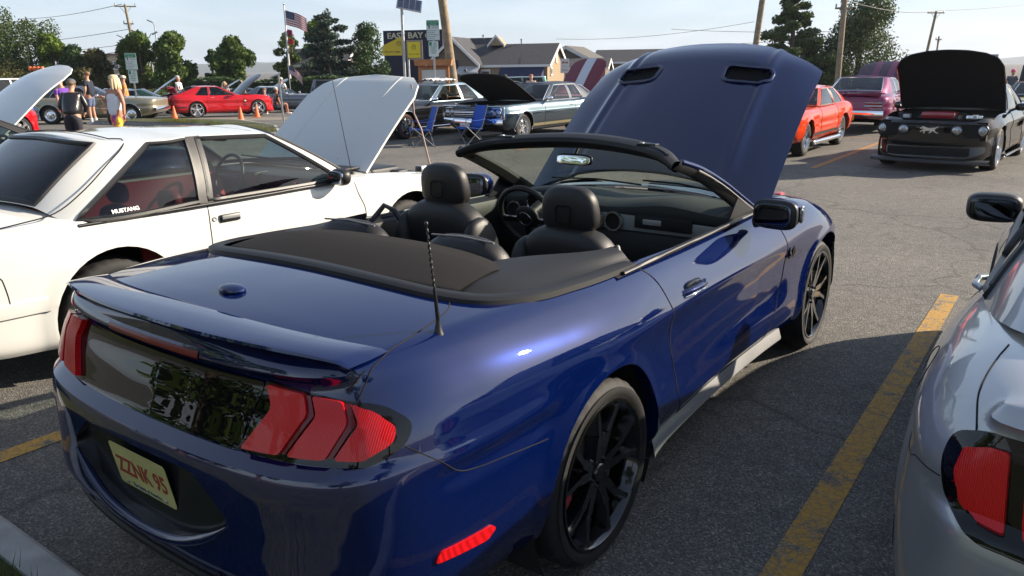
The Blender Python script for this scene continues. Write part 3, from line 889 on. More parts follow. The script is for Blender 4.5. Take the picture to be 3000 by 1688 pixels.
def hero():
    car = thing('convertible_car', 'deep blue convertible with its top folded down and its bonnet open, in the foreground', 'car', CAR_O, ROT)
    plan = [(-1.170, 0), (-1.163, .26), (-1.140, .48), (-1.095, .66), (-1.02, .785), (-.89, .868), (-.65, .922), (-.32, .948), (0, .957), (.32, .948), (.65, .926), (1.2, .908), (1.8, .916), (2.3, .944), (2.72, .957), (3.0, .942), (3.2, .90), (3.4, .80), (3.52, .65), (3.585, .4), (3.6, 0)]
    zb = [(-1.2, .235), (-.9, .235), (-.55, .235), (.3, .24), (2.2, .235), (3.1, .22), (3.6, .22)]
    zt = [(-1.2, 1.0), (-1.08, 1.012), (-.9, 1.024), (-.55, 1.032), (-.2, 1.028), (.3, 1.012), (1.2, .985), (1.9, .975), (2.3, .978), (2.65, .955), (2.95, .895), (3.25, .81), (3.6, .70)]
    door = [(0, .075), (.07, .035), (.16, .006), (.26, .006), (.40, .022), (.56, .030), (.66, .020), (.728, .002), (.74, 0), (.755, .004), (.82, .030), (.90, .066), (.955, .10), (1, .150)]
    qtr = [(0, .095), (.1, .04), (.22, .008), (.36, 0), (.5, .004), (.62, .010), (.72, .022), (.80, .042), (.87, .072), (.93, .108), (.97, .138), (1, .172)]
    fnd = [(0, .085), (.08, .035), (.2, .005), (.4, .008), (.6, .012), (.70, .004), (.78, .008), (.86, .035), (.92, .07), (.97, .115), (1, .17)]
    rear = [((z - .235) / .765, i) for z, i in ((.235, .11), (.29, .055), (.35, .015), (.42, -.012), (.55, -.006), (.66, -.006), (.715, 0), (.735, .008), (.757, .050), (.78, .060), (.85, .086), (.92, .114), (.945, .119), (.962, .104), (.98, .090), (1.0, .102))]
    front = [(0, .12), (.2, .02), (.5, 0), (.75, .03), (.9, .1), (1, .2)]
    def extra(x, z, ws, wr, wf):
        # haunch over the rear wheel and a short crease running back from the arch into the bumper
        h = .018 * np.exp(-((x + .05) / .42) ** 2 - ((z - .86) / .12) ** 2)
        zc = .735 + .05 * (x + .45)
        c = -.014 * np.exp(-((z - zc + .035) / .035) ** 2) * float(sstep(-.92, -.7, x) * (1 - sstep(-.42, -.28, x)))
        d = .012 * np.exp(-((z - zc - .02) / .03) ** 2) * float(sstep(-.92, -.7, x) * (1 - sstep(-.42, -.28, x)))
        s = -.012 * np.exp(-((z - .43 - .09 * (x - .5) / 1.4) / .07) ** 2) * float(sstep(.45, .75, x) * (1 - sstep(1.9, 2.15, x)))
        return ws * (h + c + d + s)
    crown = [(-1.2, .02), (-.9, .045), (-.4, .05), (.5, .05), (2.2, .05), (3.0, .05), (3.6, .02)]
    AR, AZ = .395, .355
    bm = shell(plan, zb, zt, [(-9, qtr), (-.2, qtr), (.62, door), (1.7, door), (2.35, fnd), (9, fnd)], rear, front, crown, n=230, m=64, kt=26,
               flares=[(0, AZ, AR, .016, .035), (2.72, AZ, AR, .016, .035)], extra=extra, ce=2.4)
    bvh = bvh_of(bm)
    open_arch(bm, 0, AZ, AR, .055, 48); open_arch(bm, 2.72, AZ, AR, .055, 48)
    top = lambda c: c.z > .88
    # cockpit and engine bay openings
    ck = [(-.47, 0), (-.47, .40), (-.44, .58), (-.37, .69), (-.24, .755), (0, .785), (.4, .785), (1.2, .765), (1.9, .735), (1.98, .66), (2.1, .5), (2.22, 0)]
    ck = ck + [(x, -y) for x, y in reversed(ck[1:-1])]
    bmesh.ops.delete(bm, geom=cut(bm, ck, 'z', top), context='FACES')
    eb = [(2.27, -.3), (2.2, -.62), (2.25, -.715), (2.6, -.715), (3.05, -.69), (3.3, -.6), (3.42, -.35), (3.46, 0)]
    eb = eb + [(x, -y) for x, y in reversed(eb[:-1])]
    bmesh.ops.delete(bm, geom=cut(bm, eb, 'z', lambda c: c.z > .7), context='FACES')
    rr = lambda c: c.x < -.62
    # rear panel and lamps
    panel = rpoly([(-.418, .764), (.418, .764), (.465, .948), (-.465, .948)], .02)
    take(bm, cut(bm, panel, 'x', rr), True, .004).build('rear_panel', M_gloss, car, 30)
    for s in (-1, 1):
        def mir(p): return [(s * a, b) for a, b in p]
        bez = mir(rpoly([(.421, .763), (.79, .768), (.838, .81), (.834, .865), (.775, .918), (.468, .954)], [.02, .04, .04, .05, .04, .015]))
        lamp = take(bm, cut(bm, bez, 'x', rr), True, .002)
        lo = lamp.build('tail_lamp', M_gloss, car, 30)
        lb = bmesh.new(); lb.from_mesh(lamp.mesh('t'))
        bars = [[(.440, .774), (.565, .780), (.622, .885), (.600, .936), (.483, .945), (.515, .885)],
                [(.590, .782), (.692, .786), (.728, .875), (.702, .924), (.622, .934), (.648, .885)],
                [(.713, .788), (.776, .790), (.816, .825), (.812, .862), (.770, .900), (.720, .920), (.752, .875)]]
        for i, bp in enumerate(bars):
            fs = cut(lb, mir(rpoly(bp, .012, 3)), 'x')
            take(lb, fs, False, .020, .019).build('lamp_bar', M_red, lo, 35)
            # darker stepped side of each bar
            q = [(bp[1][0] - .006, bp[1][1] + .004), (bp[1][0] + .016, bp[1][1] + .006), (bp[2][0] + .016, bp[2][1]), (bp[3][0] + .016, bp[3][1] - .004), (bp[3][0] - .006, bp[3][1] - .004), (bp[2][0] - .012, bp[2][1])]
            if i < 2: take(lb, cut(lb, mir(q), 'x'), False, .012, .011).build('lamp_step', M_redd, lo, 35)
        lb.free()
    # high brake light under the spoiler lip
    take(bm, cut(bm, rpoly([(-.235, .972), (.235, .972), (.24, .996), (-.24, .996)], .008), 'x', rr), True, .003).build('brake_light', M_redd, car, 30)
    # plate recess, lower valance
    rec = rpoly([(-.42, .575), (-.345, .488), (-.15, .437), (.15, .437), (.345, .488), (.42, .575), (.33, .655), (.28, .688), (-.28, .688), (-.33, .655)], .03)
    take(bm, cut(bm, rec, 'x', rr), True, -.028, wall=-.028).build('plate_recess', mat('recess_black', (.012, .013, .016), .3, coat=.6), car, 30)
    val = [(-.88, .20), (.88, .20), (.84, .315), (.55, .352), (-.55, .352), (-.84, .315)]
    va = take(bm, cut(bm, val, 'x', lambda c: c.x < -.7), True, -.004)
    va.build('valance', M_trim, car, 30)
    # doors as panels of their own
    for s in (-1, 1):
        dp = rpoly([(.70, .30), (1.81, .30), (1.93, .42), (2.045, .63), (2.03, .84), (1.99, 1.2), (.40, 1.2), (.50, .94), (.54, .80), (.60, .60)], .04, 4)
        d = take(bm, cut(bm, dp, 'y', lambda c: c.y * s > .6 and c.z < 1.2), True)
        do = d.build('door', P_blue, car, 35)
        seam(bvh, [(.405, 1.02), (.50, .94), (.54, .80), (.60, .60), (.68, .37), (.70, .305)], 'y', s, 'door_gap', M_gap, car, .0028)
        seam(bvh, [(2.0, .955), (2.03, .84), (2.045, .64), (1.93, .42), (1.81, .30)], 'y', s, 'door_gap', M_gap, car, .0026)
        seam(bvh, [(.70, .302), (1.81, .302)], 'y', s, 'door_gap', M_gap, car, .0028)
        # handle: chrome-edged bow over a dark cup
        q, nn = cast(bvh, 'y', .80, .845, s)
        h = MB(); hp = [q + Vector((dx, s * (.012 + .022 * (1 - (dx / .12) ** 2)), dz)) for dx, dz in ((-.12, -.006), (-.10, -.003), (-.06, 0), (0, .002), (.06, .002), (.10, 0), (.12, -.004))]
        h.tube([p - Vector((0, s * .008, 0)) for p in hp], [.010, .015, .016, .016, .016, .015, .010], 10)
        h.build('handle', P_blue, do, 60)
        h = MB(); h.pillow((q.x, q.y + s * .000, q.z + .004), (.17, .026, .055), 2.4); h.build('handle_cup', M_chrome if False else M_gloss, do, 60)
        h = MB(); h.tube([p + Vector((0, s * .007, -.010)) for p in hp], .004, 6); h.build('handle_trim', M_chrome, do, 60)
    body = obj('body', bm_mesh(bm, 'body', 32), P_blue, car)
    bm.free()
    # panel gaps
    for s in (-1, 1):
        seam(bvh, [(-.43, s * .60), (-.5, s * .66), (-.6, s * .692), (-.8, s * .722), (-.95, s * .727), (-1.0, s * .715)], 'z', 1, 'boot_gap', M_gap, car, .0022)
        seam(bvh, [(s * .722, .995), (s * .70, .948)], 'x', -1, 'boot_gap', M_gap, car, .0022)
        seam(bvh, [(-.90, .815), (-.82, .75), (-.74, .685), (-.68, .672), (-.58, .665), (-.38, .645)], 'y', s, 'bumper_gap', M_gap, car, .0016)
        seam(bvh, [(.345, .32), (.45, .36), (.6, .385)], 'y', s, 'sill_gap', M_gap, car, .0025)
        
        # side marker
        bq = bmesh.new(); bq.from_mesh(body.data)
        mk = rpoly([(-.850, .452), (-.838, .484), (-.65, .482), (-.632, .466), (-.665, .440)], .012, 3)
        mfs = cut(bq, mk, 'y', lambda c: c.y * s > .5)
        take(bq, mfs, False, .006, .006).build('side_marker', M_red, car, 35)
        # fuel/quarter button and sensors
        bq.free()
    for (yy, zz_) in ((-.36, .385), (.36, .385), (-.70, .41), (.70, .41)):
        q, nn = cast(bvh, 'x', yy, zz_, -1)
        if q is not None:
            t = MB(); M = nn.to_track_quat('Z', 'Y').to_matrix()
            ring = [q + M @ Vector((.014 * math.cos(a), .014 * math.sin(a), .001)) for a in np.linspace(0, 2 * PI, 16, endpoint=False)]
            t.tube(ring, .0014, 5, closed=True); t.build('parking_sensor', M_gap, car, 60)
    # lower lips of the bumper: the blue one under the plate, the black one below
    for (zc, off, rad, yl, m_, nm) in ((.424, .006, .016, .41, P_blue, 'bumper_lip'), (.300, .012, .015, .82, M_trim, 'diffuser_lip')):
        path = []
        for yy in np.linspace(-yl, yl, 41):
            q, nn = cast(bvh, 'x', float(yy), zc + (.13 if yl < .5 else .012) * (abs(yy) / yl) ** 2.5, -1)
            if q is not None: path.append(q + Vector((-off * .4, 0, 0)))
        t = MB(); t.tube(path, [rad * min(1, .25 + 3.2 * (1 - abs(p.y) / yl)) for p in path], 10); t.build(nm, m_, car, 60)
    # spoiler
    sp = MB(); rows = []
    for yy in np.linspace(-.725, .725, 61):
        k = abs(yy) / .725; e = (1 - k ** 8) ** .5 if k < 1 else 0
        x0 = -1.092 + .125 * k ** 2.4                     # trailing edge
        zt_ = 1.040 + .026 * e - .020 * k ** 2
        zd = 1.060 - .036 * k ** 2
        rows.append([(x0 + .045, yy, zt_ - .035), (x0 + .012, yy, zt_ - .014 * e), (x0, yy, zt_ - .008 * e), (x0 + .004, yy, zt_), (x0 + .018, yy, zt_ + .002 * e), (x0 + .075, yy, zt_ + .001 * e), (x0 + .14, yy, zd + .006 * e), (x0 + .175, yy, zd - .003), (x0 + .175, yy, zd - .03)])
    sp.grid(rows); sp.build('spoiler', P_blue, car, 40)
    # boot badge/knob with the camera under it
    q, nn = cast(bvh, 'z', -.80, -.02, 1)
    t = MB(); t.pillow((q.x, q.y, q.z + .006), (.07, .105, .034), 2.1); t.build('boot_knob', P_blue, car, 60)
    # rocker skirts
    for s in (-1, 1):
        rows = []
        for x in np.linspace(.40, 2.10, 40):
            k = (x - .40) / 1.7
            flare = .012 * math.exp(-((x - .42) / .12) ** 2) + .004
            up = .035 * (1 - k) + .03 * math.exp(-((x - .40) / .08) ** 2)
            q, nn = cast(bvh, 'y', float(x), .285, s); yy = abs(q.y) if q is not None else .93
            rows.append([(x, s * (yy - .02), .300 + up), (x, s * (yy + .003), .292 + up), (x, s * (yy + .016 + flare), .238), (x, s * (yy + .014 + flare), .226), (x, s * (yy - .06), .215)])
        sk = MB(); sk.grid(rows); sk.build('side_skirt', M_skirt, car, 35)
    # underbody
    t = MB(); t.box((1.2, 0, .26), (4.2, 1.5, .10)); t.build('underbody', M_dark, car)
    # antenna
    t = MB(); b0 = Vector((-.645, -.745, 1.012))
    t.lathe([(.022, -.004), (.020, .006), (.012, .02), (.007, .045), (.0055, .06)], 14, 'z', b0)
    tip = b0 + Vector((-.045, -.012, .335)); A0 = b0 + Vector((0, 0, .055))
    t.tube([A0, A0 + (tip - A0) * .33], [.0065, .0045], 8)
    pts = []
    for i in range(120):
        k = i / 119; p = A0 + (tip - A0) * (.30 + .70 * k); th = k * 2 * PI * 11
        pts.append(p + Vector((.0016 * math.cos(th), .0016 * math.sin(th), 0)))
    t.tube(pts, .0030, 6); t.pillow(tip, (.011, .011, .014), 2); t.build('antenna', M_black, car, 60)
    # 5.0 badge
    for s in (-1,):
        q, nn = cast(bvh, 'y', 2.12, .735, s)
        letters('5.0', .085, M_gloss, car, face_mtx(q + Vector((0, -.004, 0)), (1, -.04, 0), (0, 0, 1)), 'fender_badge', extrude=.004, bold=.003)
    # licence plate
    pl = MB(); pp = rpoly([(-.153, -.076), (.153, -.076), (.153, .076), (-.153, .076)], .014, 4)
    pl.prism(pp, -.001, .001, 'z')
    po = pl.build('licence_plate', mat('plate_yellow', (.55, .50, .20), .35, vary=(9, .12), coat=.3), car)
    PM = face_mtx((-1.160, 0, .585), (0, -1, 0), (-.16, 0, 1)); po.matrix_local = PM
    M_prt = mat('plate_red_ink', (.30, .05, .03), .5); M_pbl = mat('plate_blue_ink', (.06, .10, .20), .5)
    I4 = lambda x, y: Matrix.Translation((x, y, .0016))
    letters('ZZNK 95', .085, M_prt, po, I4(0, -.002), 'plate_number', extrude=.0006, width=.27, bold=.0018)
    letters('NEW MEXICO' if False else 'ALABAMA' if False else '', .02, M_prt, po, I4(0, .055), 'plate_heading', extrude=.0005) if False else None
    letters('The Spirit of America', .021, M_pbl, po, I4(0, -.062), 'plate_motto', extrude=.0005, width=.16)
    for sx in (-.105, .105):
        t = MB(); t.pillow((sx, -.060 if sx else 0, .003), (.014, .014, .006), 2.2, n=6); t.build('plate_bolt', M_steel, po, 60)
    # ---- wheels
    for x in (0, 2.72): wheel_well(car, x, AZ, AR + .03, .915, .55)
    red = mat('red_caliper', (.45, .02, .02), .35, coat=.6)
    k = 0
    for x in (0, 2.72):
        for s in (-1, 1):
            add_wheel(car, x, s, .938, 'hero', .345, .255, .274, 'split5', mat('black_alloy', (.020, .021, .024), .14, .9, coat=1.0), 0.0, (.12, .5, .35, .9)[k], red); k += 1
    # ---- interior
    fl = MB(); fl.box((.85, 0, .40), (2.3, 1.5, .05)); fl.build('floor_pan', M_carpet, car)
    for s in (-1, 1):        # inner door panels and quarter trim
        rows = []
        for x in np.linspace(.25, 1.95, 18):
            yb = .80 - .05 * (x - .25) / 1.7
            rows.append([(x, s * (yb + .035), .998 - .012 * x), (x, s * (yb + .006), 1.006 - .012 * x), (x, s * (yb - .035), .985 - .012 * x), (x, s * (yb - .05), .93), (x, s * (yb - .055), .85), (x, s * (yb - .035), .70), (x, s * (yb - .04), .42)])
        t = MB(); t.grid(rows); t.build('door_card', M_trim, car, 40)
        t = MB(); t.rbox((1.05, s * .725, .76), (.62, .07, .05), .015); t.build('armrest', M_leather, car, 40)
        # belt weather strip
        t = MB(); t.tube([(x, s * (.828 - .05 * (x - .25) / 1.7), 1.006 - .0125 * x) for x in np.linspace(.30, 1.95, 14)], .009, 6); t.build('belt_strip', M_black, car, 60)
    # folded-top boot cover and its black surround
    def rim_pt(v):            # v -1..1 round the back of the opening, right to left
        P = np.array([(.42, -.80), (0, -.80), (-.25, -.772), (-.39, -.70), (-.455, -.585), (-.485, -.4), (-.49, 0), (-.485, .4), (-.455, .585), (-.39, .70), (-.25, .772), (0, .80), (.42, .80)])
        return P
    RP = spline(rim_pt(0), 81)
    rows = []
    for x, y in RP:
        q, nn = cast(bvh, 'z', float(x), float(y), 1); z = q.z if q is not None else 1.03
        n2 = Vector((x - .2, y * .55, 0)).normalized()
        rows.append([(x + n2.x * .018, y + n2.y * .018, z - .006), (x + n2.x * .014, y + n2.y * .014, z + .012), (x, y, z + .018), (x - n2.x * .03, y - n2.y * .03, z + .022), (x - n2.x * .045, y - n2.y * .045, z + .012)])
    t = MB(); t.grid(rows); t.build('boot_surround', M_trim, car, 50)
    # fabric cover: across y, from the surround up over the stack
    rows = []
    for v in np.linspace(-1, 1, 41):
        row = []
        for u in np.linspace(0, 1, 22):
            yb = .60 - .02 * u; x = (-.445 + .05 * abs(v) ** 3) + u * (.395 - .09 * abs(v) ** 3)
            z = 1.072 + .046 * math.sin(min(1, u * 1.35) * PI / 2) * (1 - .55 * abs(v) ** 3) - .02 * max(0, u - .75) * 2 - .012 * (abs(v) ** 4)
            if u == 0: z -= .02
            row.append((x, v * yb, z))
        row.append((row[-1][0] + .015, row[-1][1], row[-1][2] - .02)); row.append((row[-2][0] + .012, row[-1][1], row[-1][2] - .10))
        rows.append(row)
    t = MB(); t.grid(rows); t.build('soft_top_cover', M_softtop, car, 60)
    for s in (-1, 1):        # hard caps on either side of the folded top
        rows = []
        for u in np.linspace(0, 1, 24):
            x = -.42 + u * .88
            yo = .775 - .16 * max(0, 1 - u * 3.2) ** 2; yi = .50 + .19 * sstep(.35, 1.0, u) + .05 * max(0, 1 - u * 5)
            r_ = []
            for w in np.linspace(0, 1, 9):
                y = yi + (yo - yi) * w
                z = 1.050 + .032 * (1 - sstep(.1, 1, w)) * (1 - .75 * sstep(.4, 1, u)) * sstep(0, .2, u) - .020 * sstep(.5, 1, w) - .02 * u * w
                r_.append((x, s * y, z))
            r_.insert(0, (x, s * (yi - .004), 1.0)); rows.append(r_)
        t = MB(); t.grid(rows); t.build('quarter_cap', M_trim, car, 50)
    # rear seats
    for s in (-1, 1):
        t = MB(); t.pillow((.045, s * .305, .94), (.15, .42, .40), 3.0, (0, R(-12), 0)); so = t.build('rear_seat', M_leather, car, 60)
        t = MB(); t.tube([(.000, s * .305 - .15, 1.128), (.000, s * .305, 1.136), (.000, s * .305 + .15, 1.128)], .004, 6); t.build('stitching', mat('grey_thread', (.20, .18, .17), .7), so, 60)
        t = MB(); t.pillow((.30, s * .32, .62), (.40, .46, .20), 3.2); t.build('rear_cushion', M_leather, car, 60)
    t = MB(); t.rbox((.05, 0, .86), (.16, .2, .36), .05); t.build('rear_console', M_leather, car, 50)
    # front seats
    for s, dz in ((-1, -.055), (1, .0)):
        y0 = s * .36
        t = MB(); t.pillow((.72, y0, .82 + dz), (.20, .54, .62), 3.4, (0, R(-13), 0), taper=.10)
        t.pillow((.70, y0 - .22, .80 + dz), (.24, .11, .52), 2.6, (0, R(-13), 0)); t.pillow((.70, y0 + .22, .80 + dz), (.24, .11, .52), 2.6, (0, R(-13), 0))
        se = t.build('front_seat', M_leather, car, 60)
        t = MB(); t.pillow((.685, y0, 1.195 + dz), (.115, .275, .215), 3.0, (0, R(-8), 0), taper=.06); hr = t.build('headrest', M_leather, car, 60)
        t = MB(); t.tube(rpoly3(hr_pts(y0, 1.185 + dz)), .0035, 6, closed=True); t.build('embossed_outline', M_gloss, hr, 60)
        for q in (-.06, .06):
            t = MB(); t.tube([(.695, y0 + q, 1.02 + dz), (.69, y0 + q, 1.13 + dz)], .007, 8); t.build('headrest_post', M_steel, se, 60)
        t = MB(); t.pillow((.98, y0, .56 + dz), (.56, .50, .18), 3.0); t.build('seat_cushion', M_leather, car, 60)
        # seat belt loop on the outboard shoulder
        t = MB(); t.tube([(.60, y0 + s * .20, .98 + dz), (.58, y0 + s * .25, 1.06 + dz), (.56, y0 + s * .30, 1.085 + dz), (.52, y0 + s * .34, 1.02 + dz), (.45, y0 + s * .38, .95)], .014, 6); t.build('seat_belt', M_black, car, 60)
    # centre console, gear lever
    t = MB(); t.rbox((1.10, 0, .60), (1.0, .20, .30), .04); t.build('centre_console', M_trim, car, 40)
    t = MB(); t.rbox((1.28, .0, .765), (.26, .13, .02), .008); t.build('shifter_plate', M_alu, car, 40)
    t = MB(); t.tube([(1.26, 0, .76), (1.24, 0, .86)], .012, 8); t.pillow((1.238, 0, .885), (.05, .05, .06), 2.4); t.build('gear_lever', M_gloss, car, 60)
    # dashboard
    rows = []
    for v in np.linspace(-1, 1, 41):
        y = .745 * v
        bulg = .035 * math.exp(-((abs(y) - .37) / .22) ** 2)
        rows.append([(2.22 - .25 * abs(v) ** 2, y, 1.000), (2.0 - .1 * abs(v) ** 2, y, 1.005 + bulg * .6), (1.80, y, 1.005 + bulg), (1.70, y, .996 + bulg), (1.665, y, .975 + bulg), (1.668, y, .94), (1.70, y, .915), (1.70, y, .86), (1.66, y, .84), (1.66, y, .76), (1.74, y, .66), (1.85, y, .5)])
    t = MB(); t.grid(rows); db = t.build('dashboard', mat('dash_vinyl', (.045, .048, .048), .62, bump=(400, .1)), car, 50)
    # brushed panel bands left and right, vents, gauges
    t = MB(); rows = []
    for y in np.linspace(-.66, .66, 30): rows.append([(1.652, y, .936 + .01 * math.cos(y * 4)), (1.646, y, .90), (1.652, y, .858)])
    t.grid(rows); t.build('dash_panel', M_greydash, db, 50)
    t = MB(); t.rbox((1.648, -.36, .915), (.02, .34, .075), .03); t.build('glovebox_trim', M_trim, db, 40)
    t = MB(); t.rbox((1.636, -.30, .918), (.006, .11, .03), .003); t.build('dash_badge', M_steel, db, 30)
    for y in (.055, -.065, .62):
        t = MB(); t.lathe([(.050, .0), (.056, -.006), (.056, -.02), (.046, -.02), (.044, .0)], 26, 'x', (1.640, y, .905)); t.build('air_vent', M_alu, db, 40)
        t = MB(); t.lathe([(0, -.004), (.045, -.002)], 20, 'x', (1.640, y, .905)); t.build('vent_grille', M_dark, db, 40)
    t = MB(); t.pillow((1.74, .36, .985), (.24, .42, .14), 2.6); t.build('gauge_hood', M_trim, db, 60)
    for y in (.27, .45):
        t = MB(); t.lathe([(.062, -.01), (.068, -.016), (.066, .0)], 28, 'x', (1.628, y, .965)); t.build('gauge_ring', M_alu, db, 40)
        t = MB(); t.lathe([(0, -.008), (.062, -.008)], 24, 'x', (1.628, y, .965)); t.build('gauge_face', M_gloss, db, 40)
    # steering wheel
    SW = Matrix.Translation((1.40, .365, .925)) @ Matrix.Rotation(R(-22), 4, 'Y')
    t = MB(); t.tube([(0, .183 * math.cos(a), .183 * math.sin(a)) for a in np.linspace(0, 2 * PI, 48, endpoint=False)], .0165, 10, closed=True)
    sw = t.build('steering_wheel', M_leather, car, 60); sw.matrix_local = SW
    t = MB(); t.pillow((.0, 0, -.005), (.05, .15, .14), 2.5); t.build('wheel_hub', M_trim, sw, 60)
    t = MB()
    for s in (-1, 1): t.rbox((-.008, s * .12, -.02), (.012, .12, .035), .005)
    t.rbox((-.005, 0, -.115), (.012, .07, .12), .005); t.build('wheel_spoke', M_alu, sw, 40)
    t = MB(); t.tube([(-.030, .042 * math.cos(a), .042 * math.sin(a)) for a in np.linspace(0, 2 * PI, 26, endpoint=False)], .0022, 6, closed=True); t.build('hub_ring', M_alu, sw, 60)
    eo = obj('horse_emblem', horse_mesh(.062), M_alu, sw); eo.matrix_local = face_mtx((-.032, 0, 0), (0, -1, 0), (0, 0, 1))
    t = MB(); t.tube([(0, 0, 0), (.30, 0, -.02)], .035, 10); t.build('steering_column', M_trim, sw, 60)
    # ---- windscreen
    H = spline([(1.165, -.640, 1.302), (1.23, -.555, 1.338), (1.325, -.36, 1.366), (1.385, 0, 1.383), (1.325, .36, 1.366), (1.23, .555, 1.338), (1.165, .640, 1.302)], 41)
    Bc = spline([(1.93, -.735, .985), (2.06, -.60, 1.000), (2.17, -.36, 1.012), (2.215, 0, 1.018), (2.17, .36, 1.012), (2.06, .60, 1.0), (1.93, .735, .985)], 41)
    rows = []
    for h_, b_ in zip(H, Bc):
        rows.append([tuple(b_ + (h_ - b_) * k + np.array([.02, 0, .022]) * 4 * k * (1 - k)) for k in np.linspace(0, 1, 12)])
    t = MB(); t.grid(rows); t.build('windscreen', G_clear, car, 60)
    # header: broad padded rail, seen from behind
    rows = []
    for i, h_ in enumerate(H):
        p = Vector(h_); k = abs(i / 20 - 1)
        hh = 1.32 - .45 * k ** 3
        rows.append([tuple(p + Vector(d) * hh) for d in ((.045, 0, -.022), (.050, 0, .0), (.035, 0, .014), (.0, 0, .020), (-.035, 0, .018), (-.065, 0, .006), (-.070, 0, -.010), (-.055, 0, -.030), (-.015, 0, -.040), (.02, 0, -.036), (.045, 0, -.022))])
    t = MB(); t.grid(rows); hd = t.build('windscreen_header', M_trim, car, 50)
    t = MB(); t.tube([tuple(Vector(h_) + Vector((-.038, 0, .020))) for h_ in H[2:-2]], .005, 6); t.build('header_seal', M_black, hd, 60)
    for y in (-.42, .42):
        j = int(20 + y / .66 * 20); p = Vector(H[j]); t = MB(); t.rbox(p + Vector((-.03, 0, .021)), (.045, .10, .010), .004); t.build('latch', M_black, hd, 40)
        t = MB(); t.rbox(p + Vector((-.035, .03, .027)), (.02, .02, .006), .002); t.build('latch_pin', M_steel, hd, 40)
    for s in (-1, 1):        # pillars: black inside, blue and bright outside
        pil = spline([(1.165, s * .640, 1.302), (1.30, s * .672, 1.262), (1.55, s * .70, 1.165), (1.78, s * .72, 1.06), (1.96, s * .738, .975)], 24)
        rows = []
        for i, p in enumerate(pil):
            p = Vector(p); k = i / 23; w_ = 1 + .25 * k
            rows.append([tuple(p + Vector(d) * w_) for d in ((.03, s * .004, .012), (.0, s * .022, .018), (-.03, s * .020, .004), (-.050, -s * .0, -.016), (-.045, -s * .028, -.014), (-.008, -s * .042, .006), (.025, -s * .030, .014), (.03, s * .004, .012))])
        t = MB(); t.grid(rows); pi_ = t.build('windscreen_pillar', M_trim, car, 50)
        t = MB(); t.tube([tuple(Vector(p) + Vector((.008, s * .018, .012))) for p in pil], .016, 8); t.build('pillar_skin', P_blue, pi_, 60)
        t = MB(); t.tube([tuple(Vector(p) + Vector((-.022, s * .024, .006))) for p in pil[4:]], .006, 6); t.build('pillar_seal', mat('pale_seal', (.16, .15, .14), .6), pi_, 60)
        # triangular sail at the mirror
        t = MB(); t.prism([(1.55, .985), (1.93, .985), (1.66, 1.09)], s * .752, s * .762, 'y'); t.build('sail_panel', M_black, car)
    # rear-view mirror
    t = MB(); t.pillow((1.385, .045, 1.268), (.03, .235, .062), 3.4, (0, R(8), R(-6))); rv = t.build('rear_view_mirror', M_black, car, 60)
    t = MB(); t.pillow((1.371, .047, 1.267), (.008, .222, .050), 4, (0, R(8), R(-6))); t.build('mirror_glass', mat('mirror_silver', (.86, .88, .88), .04, 1.0), rv, 60)
    t = MB(); t.tube([(1.39, .045, 1.29), (1.43, .045, 1.335)], .009, 8); t.build('mirror_stem', M_black, rv, 60)
    # wipers and cowl
    t = MB(); rows = []
    for b_ in Bc: rows.append([tuple(b_ + np.array([.0, 0, -.008])), tuple(b_ + np.array([.05, 0, -.004])), tuple(b_ + np.array([.10, 0, -.015]))])
    t.grid(rows); t.build('cowl', M_black, car, 50)
    for a, b in (((2.20, .05, 1.03), (2.02, .60, 1.06)), ((2.17, -.45, 1.03), (2.16, .02, 1.065))):
        t = MB(); t.tube([a, ((a[0] + b[0]) / 2 + .01, (a[1] + b[1]) / 2, (a[2] + b[2]) / 2 + .012), b], .006, 6); t.build('wiper', M_black, car, 60)
    # door mirrors
    for s in (-1, 1):
        t = MB(); t.pillow((1.70, s * .965, 1.030), (.14, .215, .14), 2.9, (0, 0, s * R(10)), taper=.05); mo = t.build('door_mirror', P_blue, car, 60)
        t = MB(); t.pillow((1.642, s * .962, 1.028), (.05, .228, .148), 3.6, (0, 0, s * R(8))); t.build('mirror_shroud', M_black, mo, 60)
        t = MB(); t.pillow((1.618, s * .955, 1.026), (.012, .190, .115), 4.5, (0, R(4), s * R(8))); t.build('mirror_glass', mat('door_mirror_glass', (.10, .115, .15), .02, 1.0), mo, 60)
        t = MB(); t.tube([(1.70, s * .84, .965), (1.70, s * .90, .985)], .028, 8); t.build('mirror_foot', M_black, mo, 60)
        t = MB(); t.pillow((1.70, s * 1.075, 1.03), (.06, .02, .09), 2.4); t.build('mirror_signal', M_lens, mo, 60)
    # ---- bonnet, raised on its prop
    HL, HW = 1.44, .79
    def hood_z(u, y):
        k = abs(y) / HW
        z = .095 * (1 - k ** 2.2) - .014 * k ** 6 - .055 * k ** 4 * float(sstep(.75, 1.45, u))
        cr = .475 - .05 * u / HL
        z += .018 * float(1 - sstep(cr - .03, cr + .03, abs(y)))               # raised centre between two creases
        z += .022 * math.exp(-((abs(y) - cr - .05) / .035) ** 2) * float(sstep(0, .5, u))  # rolled shoulder ridge
        z -= .012 * math.exp(-((abs(y) - .36) / .10) ** 2) * float(sstep(.4, .85, u) * (1 - sstep(1.07, 1.10, u)))
        z += .03 * math.sin(PI * min(1, u / HL)) - .115 * float(sstep(1.08, 1.56, u)) ** 1.5
        return z
    rows = []
    def hood_w(u): return HW - .02 * (u / HL) - .14 * max(0, (u - 1.05) / .39) ** 3
    ul = np.linspace(0, 1, 64)
    for v in np.linspace(-1, 1, 121):
        row = []
        for q in ul:
            fr = HL - .24 * abs(v) ** 2.6; rb = .10 - .10 * abs(v) ** 2 * -0 - .13 * abs(v) ** 2.2
            u = rb + q * (fr - rb); y = v * hood_w(u)
            row.append((u, y, hood_z(u, y)))
        rows.append(row)
    hb = MB(); hb.grid(rows)
